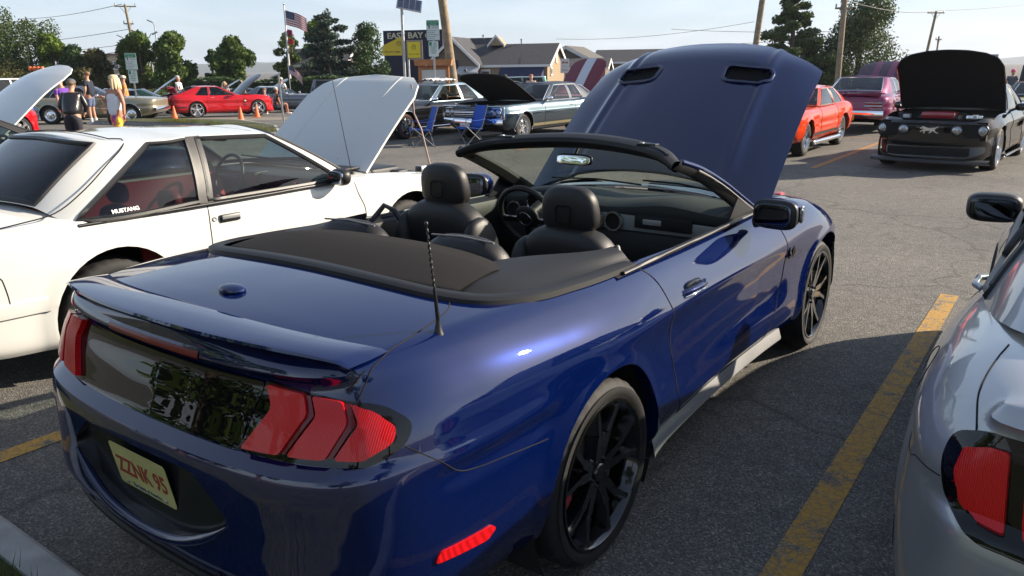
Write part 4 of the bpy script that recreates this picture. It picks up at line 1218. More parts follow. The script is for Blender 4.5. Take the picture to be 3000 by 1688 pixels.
    hbm = bmesh.new(); hbm.from_mesh(hb.mesh('t')); bmesh.ops.recalc_face_normals(hbm, faces=hbm.faces)
    if sum(f.normal.z for f in hbm.faces) < 0: bmesh.ops.reverse_faces(hbm, faces=hbm.faces)
    hv = bvh_of(hbm)
    HMT = Matrix.Translation((2.06, 0, .985)) @ Matrix.Rotation(R(-38.0), 4, 'Y')
    vents = []
    for s in (-1, 1):
        vp = rpoly([(.94, s * .235), (1.045, s * .225), (1.07, s * .25), (1.06, s * .50), (1.035, s * .525), (.96, s * .525), (.92, s * .485), (.915, s * .265)], .02, 4)
        vents.append((s, vp, take(hbm, cut(hbm, vp, 'z'), True, -.022, wall=-.022)))
    me = take(hbm, list(hbm.faces), False, 0, .022).mesh('bonnet', 38); hbm.free()
    ho = obj('bonnet', me, P_blue, car); ho.matrix_local = HMT
    mesh_m = mat('vent_mesh', (.010, .010, .012), .5, bump=(700, .8))
    for s, vp, vm in vents:
        vo = vm.build('bonnet_vent', mesh_m, ho, 30)
        lp = []
        for a, b in vp:
            q, nn = cast(hv, 'z', a, b, 1); lp.append(q + nn * .004)
        t = MB(); t.tube(lp, .011, 8, closed=True); t.build('vent_rim', P_blue, vo, 60)
        for k in range(7):
            a = .935 + .11 * k / 6; l2 = []
            for b in (.27, .38, .49):
                q, nn = cast(hv, 'z', a, s * b, 1)
                if q is not None: l2.append(q - nn * .012)
            if len(l2) > 1: t = MB(); t.tube(l2, .002, 4); t.build('vent_slat', M_gap, vo)
    # dark liner under the bonnet and its prop rod
    # ---- engine bay
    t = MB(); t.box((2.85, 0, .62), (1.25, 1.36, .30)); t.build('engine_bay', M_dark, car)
    t = MB(); t.rbox((2.75, 0, .80), (.70, .46, .16), .04); t.rbox((2.75, .20, .85), (.60, .13, .06), .03); t.rbox((2.75, -.20, .85), (.60, .13, .06), .03); t.build('engine', M_black, car, 40)
    for (x, y, sx, sy, m_) in ((2.42, -.56, .16, .18, M_black), (2.62, -.60, .12, .10, M_alu), (2.86, -.58, .20, .16, M_black), (3.05, -.55, .10, .06, red), (2.45, .56, .18, .18, M_alu), (2.75, .58, .2, .15, M_black), (3.1, .1, .2, .6, M_black)):
        t = MB(); t.rbox((x, y, .86), (sx, sy, .12), .02); t.build('engine_part', m_, car, 40)
    for k in range(5):
        y = -.66 + .02 * k; t = MB(); t.tube([(2.3 + .02 * k, y, .90), (2.55, y + .02, .94 - .01 * k), (2.9, y - .01, .90), (3.1, y + .04, .88)], .009, 6); t.build('hose', M_black, car, 60)
    # headlamps and grille at the nose
    for s in (-1, 1):
        t = MB(); t.pillow((3.40, s * .66, .66), (.16, .30, .11), 2.6, (0, 0, s * R(-28))); t.build('headlight', M_lens, car, 60)
    t = MB(); t.rbox((3.585, 0, .58), (.06, .90, .20), .03); t.build('grille', M_black, car, 40)
    return car
def hr_pts(y0, z0): return [(.622, y0 - .036, z0 - .045), (.622, y0 + .036, z0 - .045), (.618, y0 + .036, z0 + .035), (.618, y0 - .036, z0 + .035)]
def rpoly3(P):
    q = rpoly([(p[1], p[2]) for p in P], .02, 4); x = sum(p[0] for p in P) / len(P); return [(x, a, b) for a, b in q]
def horse_mesh(L):
    """running-horse emblem, flat plate; L long, in the xy plane, running to -x"""
    o = [(-.50, .06), (-.46, .13), (-.38, .17), (-.34, .22), (-.30, .18), (-.20, .16), (-.08, .10), (.08, .10), (.20, .12), (.30, .13), (.40, .19), (.50, .20), (.42, .13), (.32, .06), (.30, -.02), (.36, -.10), (.46, -.14), (.50, -.20), (.44, -.19), (.34, -.16), (.25, -.09), (.20, -.06), (.12, -.14), (.02, -.20), (-.02, -.18), (.06, -.10), (.06, -.05), (-.06, -.06), (-.16, -.06), (-.24, -.12), (-.22, -.20), (-.28, -.22), (-.31, -.12), (-.27, -.05), (-.36, -.08), (-.46, -.14), (-.49, -.10), (-.36, -.01), (-.29, .05), (-.34, .08), (-.42, .04)]
    mb = MB(); n = len(o)
    vs = [(x * L, y * L, .0015) for x, y in o] + [(x * L, y * L, 0) for x, y in o]
    bm = bmesh.new(); V = [bm.verts.new(v) for v in vs[:n]]; f = bm.faces.new(V)
    r = bmesh.ops.extrude_face_region(bm, geom=[f]); 
    for v in r['geom']:
        if isinstance(v, bmesh.types.BMVert): v.co.z += .0015
    bmesh.ops.triangulate(bm, faces=bm.faces); bmesh.ops.recalc_face_normals(bm, faces=bm.faces)
    me = bpy.data.meshes.new('horse_emblem'); bm.to_mesh(me); bm.free(); return me
HERO = hero()

# ------------------------------------------------------------------ white hatchback on the left
P_white = paint('white_paint', (.66, .66, .625), 0.0, .35)
M_redvinyl = mat('red_vinyl', (.28, .02, .025), .5, bump=(200, .1))
def white_hatch():
    loc = lot(.06, 3.30)
    cab = [((-.42, 0, 1.03), (.09, 0, 1.362)), ((-.29, .60, 1.002), (.155, .555, 1.342)), ((-.19, .838, .915), (.44, .655, 1.328)), ((.60, .850, .915), (.66, .668, 1.336)),
           ((.665, .850, .915), (.735, .668, 1.336)), ((1.84, .835, .925), (1.27, .650, 1.312)), ((1.955, .790, .945), (1.375, .61, 1.300)), ((2.22, 0, .985), (1.50, 0, 1.338))]
    plan = mkplan(-1.06, 3.44, .878, .22, .28, .07, .07, .955, .94)
    zt = [(-1.1, .90), (-.8, .925), (-.3, .925), (.6, .918), (1.9, .925), (2.4, .895), (3.0, .835), (3.44, .76)]
    def panels():
        out = []
        for s in (-1, 1):
            out.append((rpoly([(.70, .235), (1.93, .235), (2.02, .45), (2.03, .68), (1.955, .80), (1.92, .99), (.66, .99), (.64, .6)], .03, 3), 'y', (lambda s: (lambda c: c.y * s > .6))(s), 0, 0, 'door', P_white))
        out.append((rpoly([(-.86, .50), (-.86, .70), (-.62, .71), (-.60, .50)], .03, 3), 'y', lambda c: c.y < -.6, 0, 0, 'fuel_door', P_white))
        return out
    seams = []
    for s in (-1, 1):
        seams += [([(.655, .915), (.648, .75), (.652, .45), (.70, .24)], 'y', s, 'door_gap', .0035), ([(1.945, .90), (1.965, .82), (2.025, .68), (2.02, .45), (1.93, .24)], 'y', s, 'door_gap', .0035), ([(.70, .238), (1.93, .238)], 'y', s, 'door_gap', .0035)]
    seams += [(rpoly([(-.86, .50), (-.86, .70), (-.62, .71), (-.60, .50)], .03, 3) + [(-.86, .51)], 'y', -1, 'fuel_door_gap', .003)]
    def ex(car, bvh):
        for s in (-1, 1):       # body-side moulding and sill skirt
            for (x0, x1, z, hgt) in ((-1.0, -.42, .505, .085), (.42, 2.16, .500, .07), (2.95, 3.35, .49, .08)):
                rows = []
                for x in np.linspace(x0, x1, 20):
                    rr2 = []
                    for dz, o in ((hgt / 2, .0), (hgt / 2 - .006, .012), (0, .016), (-hgt / 2 + .006, .012), (-hgt / 2, .0)):
                        q, nn = cast(bvh, 'y', float(x), z + dz, s)
                        rr2.append(tuple((q if q is not None else Vector((x, s * .87, z + dz))) + Vector((0, s * o, 0))))
                    rows.append(rr2)
                t = MB(); t.grid(rows); t.build('side_moulding', P_white, car, 30)
            # handle and lock
            q, nn = cast(bvh, 'y', .80, .80, s)
            t = MB(); t.rbox(q + Vector((0, s * .004, 0)), (.155, .018, .052), .008); ho = t.build('handle', M_black, car, 40)
            t = MB(); t.rbox(q + Vector((0, s * .018, .008)), (.135, .012, .026), .005); t.build('handle_grip', M_greydash, ho, 40)
            q, nn = cast(bvh, 'y', .685, .805, s); t = MB(); t.lathe([(.017, 0), (.016, s * .006), (.006, s * .007), (0, s * .004)], 16, 'y', q); t.build('door_lock', M_steel, car, 40)
            # black belt moulding
            t = MB(); t.tube([(x, s * (.872 - .01 * max(0, x - 1)), .905 + .006 * x) for x in np.linspace(-.18, 1.86, 14)], .011, 6); t.build('belt_moulding', M_black, car, 60)
        for s in (-1, 1):
            t = MB(); t.grid([[(.60 + (.66 - .60) * k + .002, s * (.862 + (.680 - .862) * k + .030 * 4 * k * (1 - k)), .905 + .431 * k) for k in np.linspace(0, 1, 8)], [(.700 + (.768 - .700) * k - .002, s * (.862 + (.680 - .862) * k + .030 * 4 * k * (1 - k)), .905 + .431 * k) for k in np.linspace(0, 1, 8)]]); t.build('pillar_cover', M_black, car, 60)
        # hatch shut lines run along the pillars and down the tail
        cl = lambda a, b, k: tuple(Vector(a).lerp(Vector(b), k))
        for s in (-1, 1):
            pth = spline([(.22, s * .56, 1.352), (.30, s * .585, 1.343), (.27, s * .635, 1.312), (.13, s * .705, 1.222), (-.08, s * .775, 1.082), (-.26, s * .80, .985), (-.45, s * .80, .955), (-.95, s * .795, .92)], 40)
            t = MB(); t.tube([tuple(p) for p in pth], .004, 5); t.build('hatch_gap', M_gap, car, 60)
        t = MB(); t.tube([(.22, y, 1.352 + .03 * (1 - (y / .56) ** 2)) for y in np.linspace(-.56, .56, 15)], .004, 5); t.build('hatch_gap', M_gap, car, 60)
        # lettering on the quarter glass
        q = Vector((.10, -.880, .955)); 
        letters('MUSTANG', .034, mat('white_decal', (.8, .8, .8), .5), car, face_mtx(q, (1, -.012, .012), (.12, .44, .9)), 'glass_lettering', extrude=.001, width=.165, bold=.001)
        # gauges, vents, red dash face
        t = MB(); t.rbox((1.80, -.42, .70), (.03, .62, .22), .02); t.build('red_dash_panel', M_redvinyl, car, 40)
        t = MB(); t.rbox((1.70, .02, .90), (.16, .14, .12), .03); t.build('vent_pod', M_black, car, 40)
        t = MB(); t.rbox((1.80, -.30, .90), (.30, .90, .10), .04); t.build('dash_pad', M_black, car, 40)
        # little cross hanging mark on the passenger side
        eo = obj('dash_emblem', horse_mesh(.04), M_chrome, car); eo.matrix_local = face_mtx((1.645, -.52, .90), (0, -1, 0), (0, 0, 1))
        # rear-view mirror
        t = MB(); t.pillow((1.36, .0, 1.25), (.03, .22, .055), 3); t.build('rear_view_mirror', M_black, car, 60)
        # front-wing radio aerial
        t = MB(); b0 = Vector((2.06, -.715, .935)); t.lathe([(.028, 0), (.024, .012), (.008, .02)], 12, 'z', b0); t.tube([b0 + Vector((0, 0, .01)), b0 + Vector((-.12, .035, .83))], [.0035, .0022], 6); t.build('antenna', M_black, car, 60)
        # bent prop rod that holds the bonnet
        t = MB(); t.tube([(3.16, -.60, .80), (3.05, -.585, 1.22), (2.98, -.57, 1.36), (2.93, -.60, 1.62)], .008, 8); t.build('prop_rod', mat('pinkish_rod', (.55, .42, .40), .4, .5), car, 60)
        bo = [c for c in car.children if c.name.startswith('bonnet')][0]       # pressed ridges in the bonnet
        for y in (-.36, .36):
            pth = [cast(bvh, 'z', float(x), y, 1)[0] for x in np.linspace(2.26, 3.30, 24)]
            t = MB(); t.tube([p + Vector((0, 0, -.004)) for p in pth if p is not None], .011, 8); t.build('ridge', P_white, bo, 60)
        # cowl grille, wipers, strut towers
        t = MB(); t.rbox((2.13, 0, .965), (.16, 1.3, .02), .008); t.build('cowl', M_black, car, 40)
        for y in (-.35, .25):
            t = MB(); t.tube([(2.14, y, .99), (2.02, y + .42, 1.02)], .007, 6); t.build('wiper', M_black, car, 60)
        # door mirror sail
        t = MB(); t.prism([(1.66, .925), (1.90, .925), (1.80, 1.01)], -.862, -.840, 'y'); t.build('mirror_sail', M_black, car)
        # tail lamps
        for s in (-1, 1):
            t = MB(); t.rbox((-1.0, s * .60, .72), (.12, .44, .16), .02); t.build('tail_lamp', M_red, car, 40)
            t = MB(); t.rbox((3.36, s * .62, .66), (.12, .34, .14), .03); t.build('headlight', M_lens, car, 40)
    S = dict(name='hatchback_car', label='white hatchback coupe with its bonnet propped open, left of the blue convertible', loc=loc, rz=ROT, paint=P_white, wb=2.553, half=.878,
             plan=plan, zb=[(-1.1, .30), (-.6, .235), (.4, .21), (2.2, .21), (2.95, .22), (3.44, .26)], zt=zt,
             side=[(0, .045), (.05, .02), (.12, .010), (.3, .004), (.45, 0), (.62, 0), (.75, .004), (.87, .010), (.95, .02), (1, .038)],
             rear=[(0, .06), (.1, .02), (.3, 0), (.5, .01), (.55, .05), (.9, .09), (1, .12)], front=ENDF, crown=[(-1.1, .05), (-.4, .085), (1.0, .06), (2.4, .05), (3.44, .03)],
             arch=(.400, .35), archn=40, flares=[(0, .35, .400, .022, .05), (2.553, .35, .400, .022, .05)], res=(150, 40, 16), cab=cab, cabw=.87, nseg=[10, 8, 8, 3, 12, 4, 10], nt=14, bulge=.028, rcrown=.035, rkt=12,
             segs=[(.045, .95), None, (.035, .955), None, (.035, .955), None, (.05, .95)], glassmat=[G_dark, glass('smoked_glass', (.6, .7, .68), .66), G_clear, G_clear], trim=(M_black, .016),
             panels=panels(), seams=seams, wheel=dict(key='fox', r=.335, w=.235, rr=.225, style='five', mat=M_alu, **{'in': .03}),
             seats=M_redvinyl, seatx=.72, seatz=.52, dash=M_black, cardm=M_redvinyl, mirrors=(1.74, .965, M_black),
             bonnet=dict(x0=2.17, x1=3.40, w0=.735, w1=.70, angle=47, zh=.965, engine=M_black), extras=ex)
    return coupe(S)
white_hatch()

# ------------------------------------------------------------------ silver coupe cut off by the right edge
P_silver = paint('silver_paint', (.44, .45, .465), .6, .36)
def silver_coupe():
    loc = lot(.68, -2.755)
    plan = [(-1.16, 0), (-1.155, .25), (-1.12, .46), (-1.07, .62), (-1.03, .745), (-.93, .825), (-.70, .895), (-.38, .928), (0, .938), (.35, .925), (.7, .90), (1.3, .89), (2.0, .90), (2.6, .925), (3.0, .90), (3.3, .80), (3.5, .55), (3.56, 0)]
    zt = [(-1.2, .985), (-1.0, 1.015), (-.6, 1.035), (-.2, 1.03), (.4, 1.0), (1.2, .965), (2.0, .95), (2.7, .90), (3.2, .80), (3.6, .7)]
    side = [(0, .10), (.1, .04), (.2, .012), (.36, .006), (.5, .014), (.62, .02), (.72, .015), (.80, .03), (.88, .065), (.95, .12), (1, .19)]
    rear = [(0, .14), (.1, .06), (.2, .015), (.4, .004), (.55, 0), (.62, .012), (.655, .05), (.70, .055), (.85, .070), (.93, .078), (.955, .062), (1, .085)]
    cab = mkcabin(-.62, .05, 1.05, 1.95, 1.0, 1.36, .80, .60, xq=-.05, xb=.62, zrb=1.07, zfb=1.0, lean=.25)
    bez = rpoly([(.38, .705), (.69, .705), (.762, .755), (.785, .84), (.768, .91), (.70, .945), (.40, .945)], [.02, .03, .04, .04, .03, .02, .02])
    b1 = rpoly([(.635, .735), (.69, .740), (.728, .775), (.745, .84), (.732, .895), (.69, .915), (.65, .915)], .008, 2)
    b2 = rpoly([(.520, .732), (.600, .735), (.615, .915), (.530, .915)], .008, 2)
    b3 = rpoly([(.405, .732), (.485, .732), (.495, .915), (.415, .915)], .008, 2)
    mir = lambda p, s: [(s * a, b) for a, b in p]
    pans = []
    for s in (-1, 1):
        rs = lambda c: c.x < -.6
        for b in (b1, b2, b3): pans.append((mir(b, s), 'x', rs, .016, .014, 'lamp_bar', M_red if b is not b3 else M_redd))
        pans.append((mir(bez, s), 'x', rs, .003, 0, 'tail_lamp', M_gloss))
        pans.append((rpoly([(.55, .26), (1.9, .26), (2.0, .6), (1.98, 1.1), (.36, 1.1), (.50, .8)], .05, 3), 'y', (lambda s: (lambda c: c.y * s > .6 and c.z < .985))(s), 0, 0, 'door', P_silver))
    seams = []
    for s in (-1, 1):
        seams += [([(.40, .98), (.47, .84), (.50, .6), (.55, .28)], 'y', s, 'door_gap', .0022), ([(1.98, .92), (2.0, .6), (1.9, .28)], 'y', s, 'door_gap', .0022),
                  ([(-.60, s * .70), (-.85, s * .735), (-1.0, s * .715)], 'z', 1, 'boot_gap', .0025),
                  ([(-.95, .80), (-.80, .765), (-.70, .72), (-.46, .68)], 'y', s, 'bumper_gap', .002)]
    th = np.linspace(0, 2 * PI, 25)
    seams.append(([(-.36 + .105 * math.cos(a), .855 + .062 * math.sin(a)) for a in th], 'y', 1, 'fuel_door_gap', .002))
    def ex(car, bvh):
        for s in (-1, 1):
            q, nn = cast(bvh, 'y', .74, .87, s)
            t = MB(); t.tube([q + Vector((-.10, s * .004, 0)), q + Vector((-.06, s * .034, .004)), q + Vector((.06, s * .034, .006)), q + Vector((.10, s * .004, .004))], .014, 8); t.build('handle', P_silver, car, 60)
            t = MB(); t.pillow((1.80, s * .93, 1.02), (.14, .25, .15), 3.4, (0, 0, s * R(8))); mo = t.build('door_mirror', M_black, car, 60)
            t = MB(); t.pillow((1.732, s * .93, 1.02), (.02, .21, .115), 4.5, (0, 0, s * R(8))); t.build('mirror_glass', mat('shaded_mirror_glass', (.07, .075, .085), .03, 1.0), mo, 60)
            t = MB(); t.tube([(1.80, s * .78, .96), (1.80, s * .86, .99)], .03, 8); t.build('mirror_foot', M_black, mo, 60)
        t = MB(); t.rbox((-1.14, 0, .60), (.03, .6, .17), .01); t.build('plate_panel', M_black, car, 40)
    return coupe(dict(name='coupe_car', label='silver coupe cut off by the right edge, its rear left corner in view', loc=loc, rz=ROT, paint=P_silver, wb=2.72, half=.938, plan=plan,
        zb=[(-1.2, .28), (-.7, .24), (.4, .21), (2.2, .21), (3.5, .24)], zt=zt, side=side, rear=rear, front=ENDF, crown=[(-1.2, .02), (-.9, .05), (-.4, .06), (2, .05), (3.6, .03)],
        arch=(.398, .35), archn=40, flares=[(0, .35, .398, .02, .05), (2.72, .35, .398, .015, .05)], res=(170, 48, 18), cab=cab, cabw=.80, nseg=[8, 8, 6, 3, 8, 4, 8], nt=12, rkt=10,
        glassmat=[G_dark, G_dark, G_dark, G_tint], trim=(M_black, .016), panels=pans, seams=seams, wheel=dict(key='silv', r=.345, w=.265, rr=.262, style='five', mat=M_gloss, **{'in': .0}),
        seats=M_black, seatx=.75, extras=ex))
silver_coupe()

# ------------------------------------------------------------------ the lot
def gz(y): return -.026 * min(max(0.0, y - 28.0), 20.0)
def nodes_of(name):
    m = bpy.data.materials.new(name); m.use_nodes = True; nt = m.node_tree
    return m, nt, nt.nodes['Principled BSDF']
def N(nt, kind, **kw):
    n = nt.nodes.new(kind)
    for k, v in kw.items():
        if k in n.inputs: n.inputs[k].default_value = v
        else: setattr(n, k, v)
    return n
def asphalt_nodes(nt, tc):
    """colour and height sockets of worn asphalt with pale chips of stone"""
    L = nt.links.new
    def noise(s, d=3, r=.55):
        n = N(nt, 'ShaderNodeTexNoise', Scale=s, Detail=d, Roughness=r); L(tc, n.inputs['Vector']); return n.outputs['Fac']
    def ramp(src, stops):
        r = nt.nodes.new('ShaderNodeValToRGB'); L(src, r.inputs[0]); e = r.color_ramp.elements
        e[0].position, e[0].color = stops[0][0], stops[0][1] + (1,); e[1].position, e[1].color = stops[-1][0], stops[-1][1] + (1,)
        for p, c in stops[1:-1]: q = e.new(p); q.color = c + (1,)
        return r.outputs[0]
    vor = N(nt, 'ShaderNodeTexVoronoi', Scale=150.0); L(tc, vor.inputs['Vector'])
    sep = nt.nodes.new('ShaderNodeSeparateColor'); L(vor.outputs['Color'], sep.inputs[0])
    chips = ramp(sep.outputs[0], [(0, (.062, .060, .056)), (.45, (.112, .107, .097)), (.75, (.156, .148, .133)), (.93, (.215, .20, .178)), (1, (.33, .305, .27))])
    big = ramp(noise(.45, 6, .6), [(.28, (.66, .66, .68)), (.42, (.92, .92, .92)), (.5, (1.02, 1.02, 1.01)), (.72, (1.28, 1.26, 1.22))])
    mid = ramp(noise(9, 4), [(.3, (.82, .82, .83)), (.7, (1.16, 1.15, 1.13))])
    m1 = N(nt, 'ShaderNodeMix', data_type='RGBA', blend_type='MULTIPLY'); m1.inputs['Factor'].default_value = 1
    L(chips, m1.inputs['A']); L(big, m1.inputs['B'])
    m2 = N(nt, 'ShaderNodeMix', data_type='RGBA', blend_type='MULTIPLY'); m2.inputs['Factor'].default_value = 1
    L(m1.outputs['Result'], m2.inputs['A']); L(mid, m2.inputs['B'])
    # cracks
    wn_ = N(nt, 'ShaderNodeTexNoise', Scale=1.3, Detail=4.0); L(tc, wn_.inputs['Vector'])
    wv = N(nt, 'ShaderNodeVectorMath', operation='MULTIPLY_ADD'); L(wn_.outputs['Color'], wv.inputs[0]); wv.inputs[1].default_value = (.9, .9, .9); L(tc, wv.inputs[2])
    cv = N(nt, 'ShaderNodeTexVoronoi', feature='DISTANCE_TO_EDGE', Scale=.42); L(wv.outputs[0], cv.inputs['Vector'])
    cr = ramp(cv.outputs['Distance'], [(0, (.30, .30, .30)), (.006, (.55, .55, .55)), (.013, (1, 1, 1))])
    m3 = N(nt, 'ShaderNodeMix', data_type='RGBA', blend_type='MULTIPLY'); m3.inputs['Factor'].default_value = .5
    L(m2.outputs['Result'], m3.inputs['A']); L(cr, m3.inputs['B'])
    # oil drips
    oil = ramp(noise(2.1, 5, .65), [(.28, (.55, .54, .54)), (.36, (1, 1, 1))])
    m4 = N(nt, 'ShaderNodeMix', data_type='RGBA', blend_type='MULTIPLY'); m4.inputs['Factor'].default_value = .8
    L(m3.outputs['Result'], m4.inputs['A']); L(oil, m4.inputs['B'])
    hm = N(nt, 'ShaderNodeMath', operation='ADD'); L(vor.outputs['Distance'], hm.inputs[0]); L(noise(60, 3), hm.inputs[1])
    return m4.outputs['Result'], hm.outputs[0], noise
def asphalt_material():
    m, nt, b = nodes_of('asphalt'); tc = nt.nodes.new('ShaderNodeTexCoord').outputs['Object']
    c, h, _ = asphalt_nodes(nt, tc)
    nt.links.new(c, b.inputs['Base Color']); b.inputs['Roughness'].default_value = .86
    bp = N(nt, 'ShaderNodeBump', Strength=.75, Distance=.006); nt.links.new(h, bp.inputs['Height']); nt.links.new(bp.outputs[0], b.inputs['Normal'])
    return m
def line_material(name, col, wear):
    m, nt, b = nodes_of(name); tc = nt.nodes.new('ShaderNodeTexCoord').outputs['Object']
    c, h, noise = asphalt_nodes(nt, tc); L = nt.links.new
    v = N(nt, 'ShaderNodeTexVoronoi', Scale=26.0, feature='DISTANCE_TO_EDGE'); L(tc, v.inputs['Vector'])
    a = N(nt, 'ShaderNodeMapRange'); a.inputs['From Min'].default_value = .0; a.inputs['From Max'].default_value = .10; L(v.outputs['Distance'], a.inputs['Value'])
    w = N(nt, 'ShaderNodeMapRange'); w.inputs['From Min'].default_value = wear - .10; w.inputs['From Max'].default_value = wear + .03; L(noise(7.5, 6, .7), w.inputs['Value'])
    mm = N(nt, 'ShaderNodeMath', operation='MULTIPLY'); L(w.outputs[0], mm.inputs[0]); 
    mr = N(nt, 'ShaderNodeMapRange'); mr.inputs['To Min'].default_value = .35; L(a.outputs[0], mr.inputs['Value']); L(mr.outputs[0], mm.inputs[1])
    pc = N(nt, 'ShaderNodeMix', data_type='RGBA'); L(noise(30, 4), pc.inputs['Factor']); pc.inputs['A'].default_value = tuple(q * .72 for q in col) + (1,); pc.inputs['B'].default_value = tuple(q * 1.15 for q in col) + (1,)
    mx = N(nt, 'ShaderNodeMix', data_type='RGBA'); L(mm.outputs[0], mx.inputs['Factor']); L(c, mx.inputs['A']); L(pc.outputs['Result'], mx.inputs['B'])
    L(mx.outputs['Result'], b.inputs['Base Color']); b.inputs['Roughness'].default_value = .75
    bp = N(nt, 'ShaderNodeBump', Strength=.6, Distance=.004); L(h, bp.inputs['Height']); L(bp.outputs[0], b.inputs['Normal'])
    return m
M_asph = asphalt_material()
M_yel = line_material('worn_yellow_paint', (.50, .27, .035), .47)
M_yel2 = line_material('worn_orange_paint', (.45, .20, .035), .43)
M_conc = mat('concrete', (.34, .33, .31), .85, bump=(60, .4), vary=(7, .18))
M_grass_g = mat('grass_ground', (.055, .062, .022), .95, bump=(40, .8), vary=(5, .4))

ys_ = [-400, -60, -20, 0, 28] + [28 + 4 * i for i in range(1, 6)] + [52, 60, 90, 150, 400, 1200, 6000]
xs_ = [-6000, -600, -120, -60, -30, 0, 30, 60, 120, 600, 6000]
gm = MB(); gm.grid([[(x, y, gz(y)) for x in xs_] for y in ys_])
struct(gm.build('asphalt_ground', M_asph, None, 179))
# strip of grass with its kerb, where the photographer stands
def lotquad(x0, x1, y0, y1, z): return [tuple(lot(x0, y0, z)), tuple(lot(x1, y0, z)), tuple(lot(x1, y1, z)), tuple(lot(x0, y1, z))]
KX = -1.215
kb = MB()
prof = [(KX, .0), (KX, .10), (KX - .02, .118), (KX - .10, .122), (KX - .12, .115), (KX - .12, .0)]
rows = []
for yy in np.linspace(-14, 14, 29): rows.append([tuple(lot(x, yy, z)) for x, z in prof])
kb.grid(rows); struct(kb.build('kerb', M_conc, None, 30))
vg = MB(); vg.add(lotquad(-9.0, KX - .118, -14, 14, .10), [(0, 1, 2, 3)]); struct(vg.build('grass_verge', M_grass_g))
def leaf_mat(name, c1, c2, trans=.25):
    m, nt, b = nodes_of(name); L = nt.links.new
    tc = nt.nodes.new('ShaderNodeTexCoord').outputs['Object']
    n1 = N(nt, 'ShaderNodeTexNoise', Scale=1.4, Detail=4.0); L(tc, n1.inputs['Vector'])
    mx = N(nt, 'ShaderNodeMix', data_type='RGBA'); mx.inputs['A'].default_value = c1 + (1,); mx.inputs['B'].default_value = c2 + (1,)
    mr = N(nt, 'ShaderNodeMapRange'); mr.inputs['From Min'].default_value = .32; mr.inputs['From Max'].default_value = .68; L(n1.outputs['Fac'], mr.inputs['Value'])
    L(mr.outputs[0], mx.inputs['Factor']); L(mx.outputs['Result'], b.inputs['Base Color']); b.inputs['Roughness'].default_value = .6
    b.inputs['Specular IOR Level'].default_value = .25
    t = nt.nodes.new('ShaderNodeBsdfTranslucent'); L(mx.outputs['Result'], t.inputs['Color'])
    ms = nt.nodes.new('ShaderNodeMixShader'); ms.inputs[0].default_value = trans
    o = nt.nodes['Material Output']; L(b.outputs[0], ms.inputs[1]); L(t.outputs[0], ms.inputs[2]); L(ms.outputs[0], o.inputs['Surface'])
    return m
M_blade = leaf_mat('grass_blades', (.05, .085, .016), (.16, .15, .035), .3)
def blades(name, pts, hmin, hmax, m, lean=.5):
    n = len(pts); h = rng.uniform(hmin, hmax, n); a = rng.uniform(0, 2 * PI, n); w = rng.uniform(.0015, .003, n)
    ln = rng.uniform(.1, lean, n) * h; b = rng.uniform(0, 2 * PI, n)
    P = np.array(pts); V = np.zeros((n, 3, 3))
    V[:, 0] = P + np.stack([np.cos(a) * w, np.sin(a) * w, 0 * w], -1); V[:, 1] = P - np.stack([np.cos(a) * w, np.sin(a) * w, 0 * w], -1)
    V[:, 2] = P + np.stack([np.cos(b) * ln, np.sin(b) * ln, h], -1)
    me = bpy.data.meshes.new(name); me.from_pydata(V.reshape(-1, 3).tolist(), [], np.arange(3 * n).reshape(-1, 3).tolist())
    return obj(name, me, m)
gp_ = []
for i in range(26000):
    x = KX - .12 - abs(rng.normal(0, .40)); y = rng.uniform(-.6, 4.2)
    # the bit in the corner of the picture gets most of the blades
    if i > 8000: x = KX - .105 - rng.uniform(0, .40); y = rng.uniform(.9, 2.1)
    gp_.append(tuple(lot(x, y, .10)))
struct(blades('grass', gp_, .03, .085, M_blade), 'stuff')
# parking lines
def pline(name, x0, x1, y, w, m):
    q = MB(); q.add(lotquad(x0, x1, y - w / 2, y + w / 2, .004), [(0, 1, 2, 3)]); return struct(q.build(name, m))
pline('parking_line', -1.26, 4.48, -1.50, .125, M_yel)
pline('parking_line', -1.26, 4.30, 1.78, .12, M_yel)
pline('parking_line', -1.26, 4.3, 5.0, .12, M_yel)
for k, y in enumerate((-5.0, -1.7, 1.55, 4.75, 7.9, 11.1, 14.3)):
    pline('parking_line', 11.9, 18.4, y, .11, M_yel2)
pline('parking_line', 18.4, 18.5, 4.0, 26, M_yel2)
# planted island with bare post, left of the middle
isl = [(-14.5, 29.6), (-9.5, 27.9), (-7.3, 24.6), (-6.3, 21.6), (-6.9, 21.3), (-8.2, 23.4), (-10.5, 26.2), (-15.0, 28.4)]
q = MB(); q.prism(isl, 0, .13, 'z'); struct(q.build('kerb_island', M_conc, None, 30))
cxi = sum(p[0] for p in isl) / 8; cyi = sum(p[1] for p in isl) / 8
isg = [(x + (-.12 if x > cxi else .12), y + (-.10 if y > cyi else .10)) for x, y in isl]
q = MB(); q.add([(x, y, .136) for x, y in isg], [tuple(range(8))]); struct(q.build('grass_island', M_grass_g))
ip = []
for i in range(9000):
    t = rng.uniform(0, 1); a = np.array([-6.7, 21.7]); b = np.array([-12.0, 27.6]); p = a + (b - a) * t ** .8 + rng.normal(0, .28, 2)
    if inside(isg, p[0], p[1]): ip.append((p[0], p[1], .13))
struct(blades('island_grass', ip, .06, .16, M_blade), 'stuff')
# paler roadway beyond the island
q = MB(); rows = [[(x, y, gz(y) + .005) for x in (-60, -5, 3)] for y in (30.2, 32, 34)]
M_road = mat('pale_roadway', (.20, .175, .14), .9, bump=(90, .4), vary=(1.2, .18))
q.grid(rows); struct(q.build('roadway', M_road))

